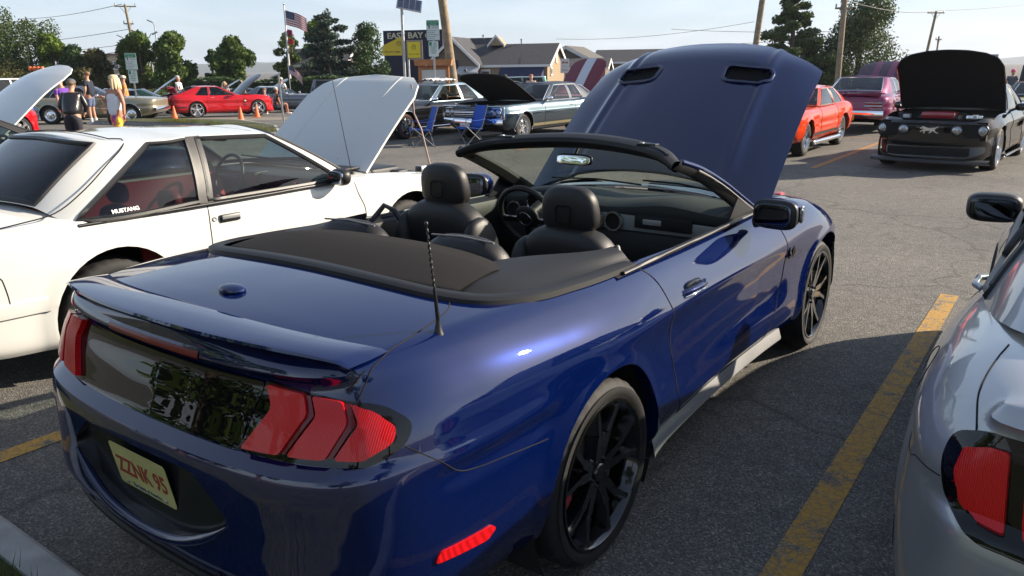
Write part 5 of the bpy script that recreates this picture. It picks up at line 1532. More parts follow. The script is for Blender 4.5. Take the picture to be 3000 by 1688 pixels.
# ------------------------------------------------------------------ trees
M_bark = mat('bark', (.10, .075, .055), .9, bump=(30, .8), vary=(6, .3))
LEAF = {
    'mid': leaf_mat('leaf_mid_green', (.040, .078, .014), (.115, .165, .034)),
    'bright': leaf_mat('leaf_bright_green', (.075, .13, .016), (.19, .26, .04)),
    'dark': leaf_mat('leaf_dark_green', (.028, .064, .022), (.078, .12, .036)),
    'pine': leaf_mat('needle_green', (.030, .062, .018), (.105, .14, .038), .2),
    'olive': leaf_mat('leaf_olive', (.045, .052, .016), (.105, .095, .03)),
    'blue': leaf_mat('needle_bluish', (.026, .048, .034), (.060, .09, .06), .15),
}
def leaf_cloud(lobes, n, size, flat=0.0, shell=.55, seedv=0):
    """quads scattered through ellipsoid lobes ((cx,cy,cz),(rx,ry,rz)), denser towards the outside"""
    r = np.random.default_rng(seedv)
    vol = np.array([l[1][0] * l[1][1] * l[1][2] for l in lobes]) ** (2 / 3); pick = r.choice(len(lobes), n, p=vol / vol.sum())
    C = np.array([l[0] for l in lobes])[pick]; S = np.array([l[1] for l in lobes])[pick]
    d = r.normal(0, 1, (n, 3)); d /= np.linalg.norm(d, axis=1)[:, None]
    rad = shell + (1 - shell) * r.uniform(0, 1, n) ** .6; rad *= r.uniform(.86, 1.10, n)
    P = C + d * S * rad[:, None]
    a = r.normal(0, 1, (n, 3)); a[:, 2] *= (1 - flat); a /= np.linalg.norm(a, axis=1)[:, None]
    b = np.cross(a, d + r.normal(0, .6, (n, 3))); b /= np.linalg.norm(b, axis=1)[:, None] + 1e-9
    s = size * r.uniform(.6, 1.35, n)[:, None]
    V = np.stack([P - a * s, P - b * s * .55, P + a * s, P + b * s * .55], 1)
    return V.reshape(-1, 3), np.arange(4 * n).reshape(-1, 4)
def tree(name, label, x, y, w, top, kind='round', leaf='mid', n=5200, group=None, seedv=1, trunk_h=None, base=None, lsize=None, cat='tree'):
    """w crown width, top height above the ground at y"""
    r = np.random.default_rng(seedv * 13 + 5); g = gz(y) if base is None else base
    t = thing(name, label, cat, (x, y, g), 0, group)
    lobes = []; rw = w / 2; limbs = MB()
    if kind == 'round':
        th = trunk_h if trunk_h is not None else top * .22
        ch = top - th
        for i in range(15):
            a = r.uniform(0, 2 * PI); k = r.uniform(0, 1); zc = th + ch * (.14 + .72 * k)
            env = math.sin(PI * (.18 + .70 * k)) ** .7; rr_ = rw * env * r.uniform(.25, .72)
            s = rw * r.uniform(.26, .42)
            lobes.append(((rr_ * math.cos(a), rr_ * math.sin(a), zc), (s, s, s * r.uniform(.65, .95))))
        lobes.append(((0, 0, top - rw * .35), (rw * .38, rw * .38, rw * .36)))
        limbs.tube([(0, 0, -.1), (.03 * w, .02, th * .6), (.0, .02, th + ch * .3), (0, 0, th + ch * .75)], [.035 * w + .05, .03 * w + .04, .02 * w + .02, .01], 8)
        for lo in lobes[:10]:
            c = Vector(lo[0]); limbs.tube([(0, 0, th * .8 + .25 * (c.z - th)), c * .5 + Vector((0, 0, c.z * .42)), c], [.016 * w + .02, .012 * w, .006], 6)
        flat, sh = 0, .45; ls = lsize or .085 + .018 * w
    elif kind == 'pine':       # open layered conifer with clumped boughs
        nb = 26
        limbs.tube([(0, 0, -.1), (.04, 0, top * .35), (-.03, .03, top * .7), (0, 0, top)], [.05 * w, .04 * w, .022 * w, .008], 8)
        for i in range(nb):
            k = (i + .5) / nb; zc = top * (.16 + .82 * k); a = i * 2.4 + r.uniform(-.4, .4)
            L_ = rw * (1.0 - .78 * k ** 1.3) * r.uniform(.55, 1.08)
            e = Vector((L_ * math.cos(a), L_ * math.sin(a), zc + .12 * L_))
            limbs.tube([(0, 0, zc - .1 * L_), e * .5 + Vector((0, 0, zc * .5 - .02)), e], [.012 * w, .009 * w, .005], 5)
            for q in (.45, .8, 1.0):
                s = rw * r.uniform(.15, .26) * (1.15 - .45 * k)
                lobes.append(((e.x * q + r.normal(0, .05), e.y * q + r.normal(0, .05), zc + (e.z - zc) * q), (s, s, s * .58)))
        lobes.append(((0, 0, top - .1), (rw * .14, rw * .14, rw * .22)))
        flat, sh = .2, .3; ls = lsize or .10
    else:                      # dense conical / columnar mass
        limbs.tube([(0, 0, -.1), (0, 0, top * .8)], [.04 * w + .04, .02], 8)
        for i in range(34):
            k = r.uniform(0, 1); a = r.uniform(0, 2 * PI); env = (1 - .72 * k ** 1.5) if kind == 'cone' else math.sin(PI * (.22 + .66 * k)) ** .5
            rr_ = rw * env * r.uniform(.3, .8); s = rw * r.uniform(.30, .46) * (1.15 - .5 * k)
            lobes.append(((rr_ * math.cos(a), rr_ * math.sin(a), top * (.08 + .84 * k)), (s, s, s * 1.15)))
        flat, sh = .1, .5; ls = lsize or .10
    V, F = leaf_cloud(lobes, n, ls, flat, sh, seedv)
    me = bpy.data.meshes.new('crown'); me.from_pydata(V.tolist(), [], F.tolist())
    obj('crown', me, LEAF[leaf], t)
    limbs.build('trunk', M_bark, t, 50)
    return t
GT = 'trees along the far side of the lot'
tree('pine_tree', 'tall dark pine cut off by the left edge of the photo', -39.6, 62, 6.0, 7.4, 'dense', 'pine', 12000, GT, 1)
tree('pine_tree', 'broad dark pine with a rounded top beside the far utility pole', -36.2, 61, 5.6, 6.2, 'dense', 'pine', 12000, GT, 2)
tree('leafy_tree', 'bright yellow-green leafy tree at the end of the dark pines', -34.1, 60, 3.3, 5.2, 'round', 'bright', 7000, GT, 3, .4)
tree('leafy_tree', 'small blue-green tree right of the bright green one', -32.4, 60, 2.9, 4.4, 'round', 'dark', 5500, GT, 4, .5)
tree('leafy_tree', 'low olive-green tree in front of the tan building', -30.3, 59, 3.8, 4.0, 'round', 'olive', 6500, GT, 5, .5)
tree('leafy_tree', 'green round tree just right of the utility pole', -27.5, 60, 3.9, 5.3, 'round', 'mid', 8000, GT, 6, .7)
tree('leafy_tree', 'spreading green tree behind the red coupe', -24.9, 60, 4.4, 5.2, 'round', 'mid', 8500, GT, 7, .9)
tree('leafy_tree', 'slender pale-trunked tree with sparse leaves by the hills', -22.9, 62, 1.4, 4.0, 'round', 'dark', 2300, GT, 8, 1.2)
tree('leafy_tree', 'full green tree right of the slender one', -20.9, 61, 4.0, 4.9, 'round', 'mid', 8000, GT, 9, .5)
tree('leafy_tree', 'thin-crowned tree left of the flagpole', -18.0, 66, 2.6, 5.4, 'round', 'mid', 3300, GT, 10, 1.2)
tree('leafy_tree', 'light green tree behind the big blue-green conifer', -15.9, 68, 3.6, 6.6, 'round', 'bright', 6500, GT, 11, 1.0)
tree('conifer_tree', 'big blue-green conifer right of the flagpole', -12.7, 57, 5.0, 6.0, 'pine', 'blue', 14000, GT, 12, lsize=.10)
tree('conifer_tree', 'dark conifer beside the restaurant sign wall', -10.2, 58, 3.9, 5.6, 'cone', 'dark', 11000, GT, 13)
tree('pine_tree', 'open-branched pine with bare gaps on the right', 19.3, 55, 5.6, 7.2, 'pine', 'pine', 15000, GT, 14, lsize=.12)
tree('pine_tree', 'big dense pine right of the tall utility pole', 24.4, 56, 7.6, 6.9, 'cone', 'pine', 20000, GT, 15)
tree('pine_tree', 'low dark pine between the two tall pines', 21.6, 57, 5.0, 4.0, 'dense', 'pine', 9000, GT, 16)
tree('pine_tree', 'tip of a small pine above the dark cars at right', 34.0, 62, 1.4, 3.1, 'cone', 'pine', 1500, GT, 17)
tree('pine_tree', 'bushy dark pine filling the gap beside the far crossarm', -42.5, 66, 6.5, 6.6, 'dense', 'pine', 9000, GT, 18)
tree('leafy_tree', 'low green shrub tree at the foot of the utility pole', -29.0, 64, 4.6, 3.0, 'dense', 'mid', 5000, GT, 19)
tree('leafy_tree', 'low green shrub tree behind the champagne coupe', -36.5, 57, 6.0, 2.9, 'dense', 'olive', 6500, GT, 20)
tree('leafy_tree', 'green tree filling in left of the flagpole house', -18.6, 70, 3.8, 4.2, 'round', 'mid', 5000, GT, 21, .5)
# clipped hedges
def hedge(x, y, sx, sy, h, label, seedv):
    r = np.random.default_rng(seedv); n = int(900 * sx)
    P = r.uniform(-.5, .5, (n, 3)); ax = r.integers(0, 3, n)
    for i in range(n): P[i, ax[i]] = math.copysign(.5, P[i, ax[i]]) * r.uniform(.9, 1.05)
    P = P * np.array([sx, sy, h]); P[:, 2] += h / 2
    P[:, 2] = np.where(P[:, 2] > h * .9, P[:, 2] - .25 * h * (2 * np.abs(P[:, 0]) / sx) ** 4, P[:, 2])
    a = r.normal(0, 1, (n, 3)); a /= np.linalg.norm(a, axis=1)[:, None]; b = np.cross(a, r.normal(0, 1, (n, 3))); b /= np.linalg.norm(b, axis=1)[:, None]; s = .07
    V = np.stack([P - a * s, P - b * s, P + a * s, P + b * s], 1).reshape(-1, 3)
    me = bpy.data.meshes.new('hedge'); me.from_pydata(V.tolist(), [], np.arange(4 * n).reshape(-1, 4).tolist())
    o = obj('hedge', me, LEAF['dark']); o.location = (x, y, gz(y)); tag(o, label, 'hedge')
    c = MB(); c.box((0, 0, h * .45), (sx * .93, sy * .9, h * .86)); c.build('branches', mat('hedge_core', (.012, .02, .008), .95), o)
hedge(-21.0, 57, 3.3, 1.5, 1.9, 'rounded clipped bush behind the red coupe', 31)
hedge(-16.6, 58, 4.4, 1.2, 1.7, 'clipped dark hedge under the flagpole', 32)
hedge(-12.3, 54, 4.6, 1.4, 1.9, 'dark hedge in front of the big conifer', 33)
# trees and shrubs behind the photographer, seen only in the paintwork
for i, (x, y, w, h) in enumerate(((-9.0, 1.0, 6.5, 5.6), (-12.5, -4.0, 6.0, 7.0), (-2.5, -8.0, 5.5, 8.0), (5.5, -10.0, 5.5, 8.0))):
    tree('leafy_tree', ['small tree left of the photographer, mirrored in the black tail panel', 'taller tree left of the photographer, mirrored in the left tail lamp', 'large tree behind the photographer, mirrored low in the blue bumper', 'tree behind the photographer, mirrored at the right of the bumper'][i], x, y, w, h, 'round', 'mid', 3400, None, 40 + i, (.5 if i == 0 else 1.4), base=.1, lsize=.15)
# far hills across the water
hm = MB(); rows = []
for i, xx in enumerate(np.linspace(-2600, 2600, 131)):
    h = 8 + 26 * math.exp(-((xx + 830) / 210) ** 2) + 12 * math.exp(-((xx + 1500) / 300) ** 2) + 22 * math.exp(-((xx - 2000) / 420) ** 2) + 3 * math.sin(xx / 61) + 2 * math.sin(xx / 23)
    rows.append([(xx, 2380, -1), (xx, 2420, h * .6), (xx, 2500, h), (xx, 2650, h * .7), (xx, 2800, -1)])
hm.grid(rows); struct(hm.build('hills', mat('wooded_hills', (.05, .075, .05), .95, vary=(.02, .3)), None, 60))

# summer haze over the bay
hz = MB(); hz.box((0, 1250, 20), (6400, 3300, 44)); ho_ = hz.build('haze', None); struct(ho_, 'stuff')
mh = bpy.data.materials.new('haze'); mh.use_nodes = True; mh.node_tree.nodes.clear()
_o = mh.node_tree.nodes.new('ShaderNodeOutputMaterial'); _v = mh.node_tree.nodes.new('ShaderNodeVolumePrincipled')
_v.inputs['Color'].default_value = (.80, .87, 1.0, 1); _v.inputs['Density'].default_value = .00022; _v.inputs['Anisotropy'].default_value = .2
mh.node_tree.links.new(_v.outputs[0], _o.inputs['Volume']); ho_.data.materials.append(mh)

# ------------------------------------------------------------------ the other cars of the show
def base_spec(kind, **k):
    if kind == 'muscle':     # long slab-sided coupe of around 1970
        half = k.get('half', .95); wb = k.get('wbase', 2.85); Lr = k.get('Lr', 1.25); Lf = k.get('Lf', .95); bz = k.get('belt', .88); rz_ = k.get('roofz', 1.32)
        S = dict(wb=wb, half=half, plan=mkplan(-Lr, wb + Lf, half, .16, .16, .05, .08, .945, .945),
                 zb=[(-Lr, .36), (-.6, .27), (.4, .25), (wb - .5, .25), (wb + .5, .28), (wb + Lf, .36)],
                 zt=[(-Lr, bz - .05), (-Lr + .3, bz + .0), (-.2, bz + .03), (.6, bz), (wb - .7, bz), (wb + .2, bz - .015), (wb + Lf - .15, bz - .05), (wb + Lf, bz - .09)],
                 side=MUSCLE, rear=ENDR, front=[(0, .18), (.15, .06), (.3, .01), (.45, .02), (.55, .04), (.95, .02), (1, .03)], crown=[(-Lr, .02), (-.5, .04), (1, .05), (wb, .05), (wb + Lf, .02)],
                 arch=(.375, .345), flares=[(0, .345, .375, .014, .03), (wb, .345, .375, .014, .03)],
                 cab=mkcabin(k.get('xrb', -.62), k.get('xrt', -.02), k.get('xft', 1.10), k.get('xfb', wb - 1.05), bz, rz_, half * .87, half * .68, xq=k.get('xq', .0), xb=k.get('xb', .52), zrb=bz + .06, zfb=bz + .04, lean=.2), cabw=half * .9,
                 wheel=dict(key=k.get('wkey', 'mus'), r=.34, w=.23, rr=.205, style=k.get('wstyle', 'torq'), mat=k.get('wmat', M_alu)), trim=(k.get('trimm', M_chrome), .010), mirrors=(wb - 1.05, bz + .08, M_chrome))
        if not k.get('mirror', True): S.pop('mirrors')
    elif kind == 'modern':   # retro fastback of the 2000s
        half = k.get('half', .93); wb = 2.72; Lr = 1.12; Lf = .90; bz = .94; rz_ = 1.36
        S = dict(wb=wb, half=half, plan=mkplan(-Lr, wb + Lf, half, .24, .40, .08, .18, .94, .93),
                 zb=[(-Lr, .32), (-.6, .25), (.4, .20), (wb - .5, .20), (wb + .5, .17), (wb + Lf, .17)],
                 zt=[(-Lr, .97), (-.8, 1.0), (-.2, .99), (.6, .95), (wb - .7, .935), (wb, .93), (wb + .5, .88), (wb + Lf, .80)],
                 side=[(0, .11), (.08, .04), (.2, .008), (.4, .012), (.55, .024), (.68, .006), (.75, .004), (.84, .03), (.92, .06), (1, .12)], rear=ENDR, front=[(0, .02), (.1, .0), (.25, .03), (.4, .05), (.5, .03), (.9, .03), (1, .10)], crown=[(-Lr, .03), (-.5, .05), (1, .05), (wb, .06), (wb + Lf, .03)],
                 arch=(.39, .35), flares=[(0, .35, .39, .02, .04), (wb, .35, .39, .02, .04)],
                 cab=mkcabin(-.72, .15, 1.05, 1.86, bz, rz_, half * .86, half * .64, xq=-.02, xb=.60, zrb=1.02, zfb=.98, lean=.22), cabw=half * .9,
                 wheel=dict(key=k.get('wkey', 'mod'), r=.35, w=.255, rr=.262, style=k.get('wstyle', 'five'), mat=k.get('wmat', M_alu)), trim=(M_black, .010), mirrors=(1.60, .99, k['paint']))
    else:                    # tall wagon / truck cab
        half = k.get('half', .95); wb = 2.8; Lr = 1.0; Lf = .9; bz = 1.08; rz_ = 1.75
        S = dict(wb=wb, half=half, plan=mkplan(-Lr, wb + Lf, half, .16, .2, .05, .08, .95, .94), zb=[(-Lr, .42), (wb + Lf, .38)],
                 zt=[(-Lr, 1.05), (0, 1.08), (1.5, 1.08), (2.0, 1.06), (wb, 1.02), (wb + Lf, .92)], side=SLAB, rear=ENDR, front=ENDF, crown=[(-Lr, .03), (wb + Lf, .05)], arch=(.42, .38), flares=[(0, .38, .42, .02, .04), (wb, .38, .42, .02, .04)],
                 cab=mkcabin(-.9, -.72, 1.25, 1.95, bz, rz_, half * .90, half * .76, xq=-.60, xb=.55, zrb=1.1, zfb=1.12, lean=.05), cabw=half * .95, wheel=dict(key='suv', r=.38, w=.24, rr=.235, style='five', mat=M_alu), trim=(M_black, .01), mirrors=(1.7, 1.15, M_black))
    S['paint'] = k['paint']; S['seats'] = k.get('seats', M_black); S['seatx'] = k.get('seatx', .75); S['seatz'] = k.get('seatz', .64 if kind != 'tall' else .9)
    S['glassmat'] = k.get('glass', [G_tint, G_tint, G_tint, G_tint])
    for q in ('name', 'label', 'loc', 'rz', 'group', 'bonnet', 'boot', 'roofmat', 'extras', 'panels', 'seams', 'res', 'segs', 'cab', 'zt', 'crown'):
        if q in k: S[q] = k[q]
    wb = S['wb']
    if 'seams' not in k:
        bz0 = S['zt'][3][1]
        S['seams'] = [q for s in (-1, 1) for q in (([(.50, bz0 - .02), (.47, .6), (.52, .3)], 'y', s, 'door_gap', .005), ([(wb - 1.02, bz0 - .02), (wb - .95, .6), (wb - 1.0, .3)], 'y', s, 'door_gap', .005))]
    return S
def az(deg): return PI / 2 - R(deg)       # heading clockwise from the way the camera looks
FWD, BACK = ROT, ROT + PI
def hbar(car, x, z, w, h, d, m, nm, bow=.06, n=15, y0=0):
    """bowed bumper or trim bar across the car"""
    rows = []
    s = 1 if x > 0 else -1
    for y in np.linspace(-w, w, n):
        xx = x - s * bow * (y / w) ** 2
        rows.append([(xx - s * d, y + y0, z + h / 2), (xx - s * d * .2, y + y0, z + h / 2), (xx, y + y0, z + h * .2), (xx, y + y0, z - h * .25), (xx - s * d * .3, y + y0, z - h / 2), (xx - s * d, y + y0, z - h / 2)])
    t = MB(); t.grid(rows); return t.build(nm, m, car, 35)
def arch_trim(car, bvh, x, zc, r, m, half):
    for s in (-1, 1):
        pth = []
        for a in np.linspace(R(-15), R(195), 26):
            X, Z = x + r * math.cos(a), zc + r * math.sin(a); q, nn = cast(bvh, 'y', X, Z, s); pth.append((q if q is not None else Vector((X, s * half, Z))) + Vector((0, s * .004, 0)))
        t = MB(); t.tube(pth, .009, 6); t.build('arch_trim', m, car, 60)

# --- teal two-tone coupe with quad headlamps, bonnet up, facing the camera
P_teal = paint('dark_teal_paint', (.014, .030, .046), .4, .3)
P_teal2 = paint('pale_teal_paint', (.20, .27, .30), .6, .3)
M_vinyl = mat('dark_vinyl_roof', (.025, .035, .055), .55, bump=(300, .3))
def torino():
    bz = .92
    def ex(car, bvh):
        xf = 2.95 + .92
        hbar(car, xf + .05, .50, .93, .13, .10, M_chrome, 'front_bumper', .10)
        hbar(car, xf - .03, .70, .88, .24, .02, M_chrome, 'grille_frame', .06)
        hbar(car, xf - .015, .70, .85, .205, .02, M_dark, 'grille', .06)
        for k in range(5): hbar(car, xf - .006, .62 + .04 * k, .55, .010, .006, M_chrome if k in (1, 3) else M_steel, 'grille_bar', .03)
        hbar(car, xf + .002, .705, .56, .028, .014, M_chrome, 'grille_bar', .03)
        lampset(car, [(xf - .02 - .045 * (abs(y) / .8) ** 2, y, .70) for y in (-.79, -.625, .625, .79)], .074, M_lens, 'headlight', M_chrome)
        for s in (-1, 1):
            t = MB(); t.rbox((xf - .10, s * .935, .62), (.05, .05, .15), .01); t.build('corner_lamp', M_amber if False else M_lens, car, 40)
            t = MB(); t.tube([(xf - .02, s * .45, .86), (xf - .06, s * .90, .86), (xf - .08, s * .955, .84), (xf - .09, s * .96, .60)], .018, 6); t.build('fender_edge_trim', M_chrome, car, 50)
        plate(car, xf + .105, -.12, .40, 1, .305, .12, None, 'ME 50', mat('plate_red', (.5, .03, .03), .5))
        for x in (0, 2.95): arch_trim(car, bvh, x, .345, .378, M_chrome, .95)
        for s in (-1, 1):     # gold rocker stripe
            rows = []
            for x in np.linspace(.42, 2.53, 16):
                r2 = []
                for z in (.40, .33):
                    q, nn = cast(bvh, 'y', float(x), z, s); r2.append(tuple(q + Vector((0, s * .004, 0))))
                rows.append(r2)
            t = MB(); t.grid(rows); t.build('rocker_stripe', mat('gold_stripe', (.42, .36, .20), .35, .6), car, 40)
            q, nn = cast(bvh, 'y', .66, .80, s); t = MB(); t.rbox(q + Vector((0, s * .012, 0)), (.13, .018, .022), .006); t.build('handle', M_chrome, car, 40)
        t = MB(); t.rbox((1.66, -.42, 1.21), (.004, .11, .08), .001, (0, R(-58), 0)); t.build('windscreen_sticker', mat('sticker_white', (.75, .78, .8), .5), car)
    side2 = []
    for s in (-1, 1):
        side2.append(([(-1.2, .715), (2.4, .715), (3.6, .69), (3.84, .69), (3.84, .885), (2.8, .895), (-1.2, .895)], 'y', (lambda s: (lambda c: c.y * s > .6 and c.z < .90))(s), 0, 0, 'upper_flank', P_teal2))
    S = base_spec('muscle', name='coupe_car', label='dark teal two-tone old coupe with quad headlights and raised bonnet, behind the blue folding chair', loc=lot(16.9, 10.1), rz=BACK, group='show cars', paint=P_teal, half=.97, wbase=2.95, Lr=1.25, Lf=.92, belt=bz, roofz=1.37,
                  roofmat=M_vinyl, xrb=-.80, xrt=-.10, xft=1.22, xfb=1.92, xq=-.10, xb=.55, wkey='tor', wstyle='torq', res=(120, 28, 12), glass=[G_tint, glass('pale_quarter_glass', (.8, .9, .88), .1), G_clear, G_tint], panels=side2,
                  bonnet=dict(x0=2.08, x1=3.74, w0=.80, w1=.80, angle=27, zh=.94, liner=M_dark, mat=M_black, engine=M_black), extras=ex)
    S['side'] = [(0, .13), (.08, .07), (.2, .03), (.4, .008), (.58, .0), (.68, .004), (.70, .012), (.80, .02), (.90, .04), (.96, .07), (1, .115)]
    return coupe(S)
torino()
# --- black coupe with red-line tyres left of it
P_black = paint('black_paint', (.006, .006, .007), .0, .25)
def charger():
    def ex(car, bvh):
        for x in (0, 2.97): arch_trim(car, bvh, x, .345, .378, M_chrome, .95)
        xf = 2.97 + .95
        hbar(car, xf + .05, .48, .92, .12, .1, M_chrome, 'front_bumper', .06); hbar(car, xf - .02, .68, .86, .2, .03, M_dark, 'grille', .04)
        for s in (-1, 1):
            t = MB(); t.tube([(x, s * .97, .28) for x in np.linspace(.45, 2.5, 8)], .02, 6); t.build('rocker_trim', M_chrome, car, 60)
            q, nn = cast(bvh, 'y', .66, .78, s); t = MB(); t.rbox(q + Vector((0, s * .012, 0)), (.13, .018, .022), .006); t.build('handle', M_chrome, car, 40)
        # red lines on the tyres
        for o in [c for c in car.children if c.name.startswith('wheel') and not c.name.startswith('wheel_well')]:
            t = MB(); t.tube([(.275 * math.cos(a), -.006, .275 * math.sin(a)) for a in np.linspace(0, 2 * PI, 36, endpoint=False)], .004, 5, closed=True); t.build('red_line', mat('tyre_red_line', (.35, .03, .03), .7), o, 60)
    S = base_spec('muscle', name='coupe_car', label='black old coupe with silver roof sides and red-line tyres, half hidden by the white bonnet', loc=lot(15.75, 13.0), rz=BACK, group='show cars', paint=P_black, half=.97, wbase=2.97, Lr=1.3, Lf=.95, belt=.90, roofz=1.37, roofmat=P_teal2,
                  xrb=-.95, xrt=-.05, xft=1.18, xfb=1.92, xq=-.25, xb=.50, wkey='chg', wstyle='five', res=(110, 26, 10), glass=[G_tint, G_clear, None, G_tint], extras=ex, seats=mat('brown_seat', (.10, .05, .03), .6))
    return coupe(S)
charger()
# --- orange coupe with side pipe, mostly behind the blue bonnet
P_orange = paint('orange_paint', (.62, .055, .012), .0, .3)
def orange():
    def ex(car, bvh):
        for s in (-1, 1):
            t = MB(); t.tube([(x, s * .96, .235) for x in np.linspace(.42, 2.4, 12)], .05, 10); t.build('side_pipe', M_chrome, car, 60)
            rows = []
            for x in np.linspace(.40, 2.5, 16):
                r2 = []
                for z in (.42, .36):
                    q, nn = cast(bvh, 'y', float(x), z, s); r2.append(tuple(q + Vector((0, s * .004, 0))))
                rows.append(r2)
            t = MB(); t.grid(rows); t.build('black_stripe', M_black, car, 40)
            t = MB(); t.rbox((-.92, s * .905, .62), (.10, .012, .035), .004); t.build('side_marker', M_redd, car, 40)
    S = base_spec('muscle', name='coupe_car', label='bright orange coupe with a chrome side pipe, right of the blue bonnet', loc=lot(16.5, 3.12), rz=BACK, group='show cars', paint=P_orange, half=.94, wbase=2.77, Lr=1.12, Lf=.95, belt=.92, roofz=1.30,
                  xrb=-1.0, xrt=-.10, xft=1.05, xfb=1.75, xq=-.22, xb=.48, wkey='org', wstyle='torq', res=(120, 28, 10), extras=ex, trimm=M_black, mirror=False)
    S['zt'] = [(-1.12, .86), (-.8, .93), (-.2, .955), (.6, .91), (2.0, .90), (3.0, .88), (3.72, .80)]
    return coupe(S)
orange()
# --- plum coupe seen from behind, bonnet up
P_plum = paint('plum_paint', (.17, .022, .075), .25, .3)
P_plumd = paint('dark_plum_stripe', (.05, .012, .03), .2, .3)
def duster():
    def ex(car, bvh):
        hbar(car, -1.36, .50, .86, .13, .08, M_chrome, 'rear_bumper', .05)
        for s in (-1, 1):
            for k in range(2):
                t = MB(); t.rbox((-1.275, s * .60, .64 + .085 * k), (.03, .42, .055), .01); lo = t.build('tail_lamp', M_redd, car, 40)
                t = MB(); t.tube([(-1.293, s * .60 + dy, .64 + .085 * k + dz) for dy, dz in ((-.21, -.03), (.21, -.03), (.21, .03), (-.21, .03))], .008, 6, closed=True); t.build('lamp_frame', M_chrome, lo, 50)
        t = MB(); rows = []
        for y in np.linspace(-.72, .72, 15): rows.append([(-1.24, y, .92), (-1.27, y, .97), (-1.16, y, .965), (-1.05, y, .925)])
        t.grid(rows); t.build('tail_spoiler', P_plum, car, 40)
        plate(car, -1.375, -.05, .40, -1, .305, .15, mat('plate_amber', (.6, .35, .05), .5))
        t = MB(); t.tube([(-1.2, .3, .22), (-.9, .3, .25)], .03, 8); t.build('exhaust_pipe', M_steel, car, 60)
        t = MB(); t.pillow((1.5, 0, 1.20), (.03, .2, .05), 3); t.build('rear_view_mirror', M_steel, car, 60)
    S = base_spec('muscle', name='coupe_car', label='plum purple old coupe seen from behind, its striped bonnet raised', loc=lot(20.55, 2.75, .05), rz=FWD, group='show cars', paint=P_plum, half=.91, wbase=2.74, Lr=1.32, Lf=.9, belt=.93, roofz=1.38,
                  xrb=-.70, xrt=-.02, xft=1.0, xfb=1.70, xq=.02, xb=.5, wkey='dus', wstyle='mesh10', res=(110, 26, 10), glass=[G_tint, G_tint, G_tint, G_clear],
                  bonnet=dict(x0=1.95, x1=3.5, w0=.72, w1=.70, angle=34, zh=.97, mat=P_plumd, stripe=[(-.30, -.12, P_plum), (.12, .30, P_plum)]), extras=ex)
    return coupe(S)
duster()
# --- black retro coupe facing the camera, bonnet up
def black_stang():
    M_horse = mat('satin_silver', (.6, .6, .6), .3, .9)
    def ex(car, bvh):
        xf = 2.72 + .90
        hbar(car, xf - .045, .68, .80, .22, .02, M_dark, 'grille', .09)
        lampset(car, [(xf - .055 - .10 * (y / .8) ** 2, y, .685) for y in (-.74, .74)], .088, M_lens, 'headlight', M_black)
        lampset(car, [(xf - .02 - .08 * (y / .8) ** 2, y, .685) for y in (-.40, .40)], .078, M_lens, 'fog_lamp', M_black)
        eo = obj('horse_emblem', horse_mesh(.28), M_horse, car); eo.matrix_local = face_mtx((xf - .005, 0, .69), (0, 1, 0), (0, 0, 1)) @ Matrix.Scale(3, 4, (0, 0, 1))
        hbar(car, xf + .03, .175, .90, .07, .16, mat('splitter_grey', (.05, .05, .055), .4), 'front_splitter', .16)
        hbar(car, xf + .005, .34, .62, .13, .02, M_dark, 'lower_grille', .06)
        t = MB(); t.rbox((2.95, 0, .90), (.42, .52, .12), .05); t.build('engine_cover', mat('red_engine_cover', (.32, .02, .03), .3, coat=.8), car, 40)
        for s in (-1, 1):
            t = MB(); t.tube([(x, s * (.955), .20) for x in np.linspace(.42, 2.3, 8)], .022, 6); t.build('side_skirt', P_black, car, 60)
        t = MB(); rows = []
        for y in np.linspace(-.60, .60, 9): rows.append([(1.86, y, 1.0), (2.08, y, .985)])
        t.grid(rows); t.build('cowl', M_black, car, 40)
    S = base_spec('modern', name='coupe_car', label='black retro coupe facing us with its bonnet raised and a red engine cover', loc=lot(15.95, -.38), rz=BACK - R(4), group='show cars', paint=P_black, wkey='blk', wstyle='mesh10', wmat=M_alu, res=(140, 34, 14),
                  bonnet=dict(x0=2.0, x1=3.42, w0=.84, w1=.82, angle=48, zh=1.0, liner=mat('bonnet_liner_black', (.008, .008, .010), .8), engine=M_black), extras=ex)
    return coupe(S)
black_stang()
# --- cream coupe at the right edge, from behind
P_cream = paint('cream_paint', (.42, .42, .24), .0, .35)
def cream():
    def ex(car, bvh):
        hbar(car, -1.33, .48, .88, .13, .08, M_chrome, 'rear_bumper', .05)
        for s in (-1, 1):
            t = MB(); t.rbox((-1.27, s * .66, .66), (.03, .34, .14), .01); t.build('tail_lamp', M_redd, car, 40)
    S = base_spec('muscle', name='coupe_car', label='cream coupe behind the black one at the right edge, dark bonnet raised', loc=lot(21.1, -1.35), rz=FWD, group='show cars', paint=P_cream, wbase=2.8, belt=.90, roofz=1.30, wkey='mus', bonnet=dict(x0=1.95, x1=3.55, w0=.74, w1=.72, angle=38, zh=.95, mat=M_black), extras=ex, roofmat=M_black)
    return coupe(S)
cream()
# --- maroon coupe with a white stripe, far side of the row, bonnet up
P_maroon = paint('maroon_paint', (.16, .012, .03), .2, .3)
P_strw = paint('stripe_white', (.55, .57, .60), .0, .4)
coupe(base_spec('muscle', name='coupe_car', label='maroon coupe behind the teal one, white stripe down its raised bonnet', loc=lot(19.9, 12.4), rz=FWD, group='show cars', paint=P_maroon, wbase=2.75, belt=.90, roofz=1.25,
    bonnet=dict(x0=1.9, x1=3.5, w0=.74, w1=.72, angle=47, zh=.95, stripe=[(-.19, .19, P_strw)])))
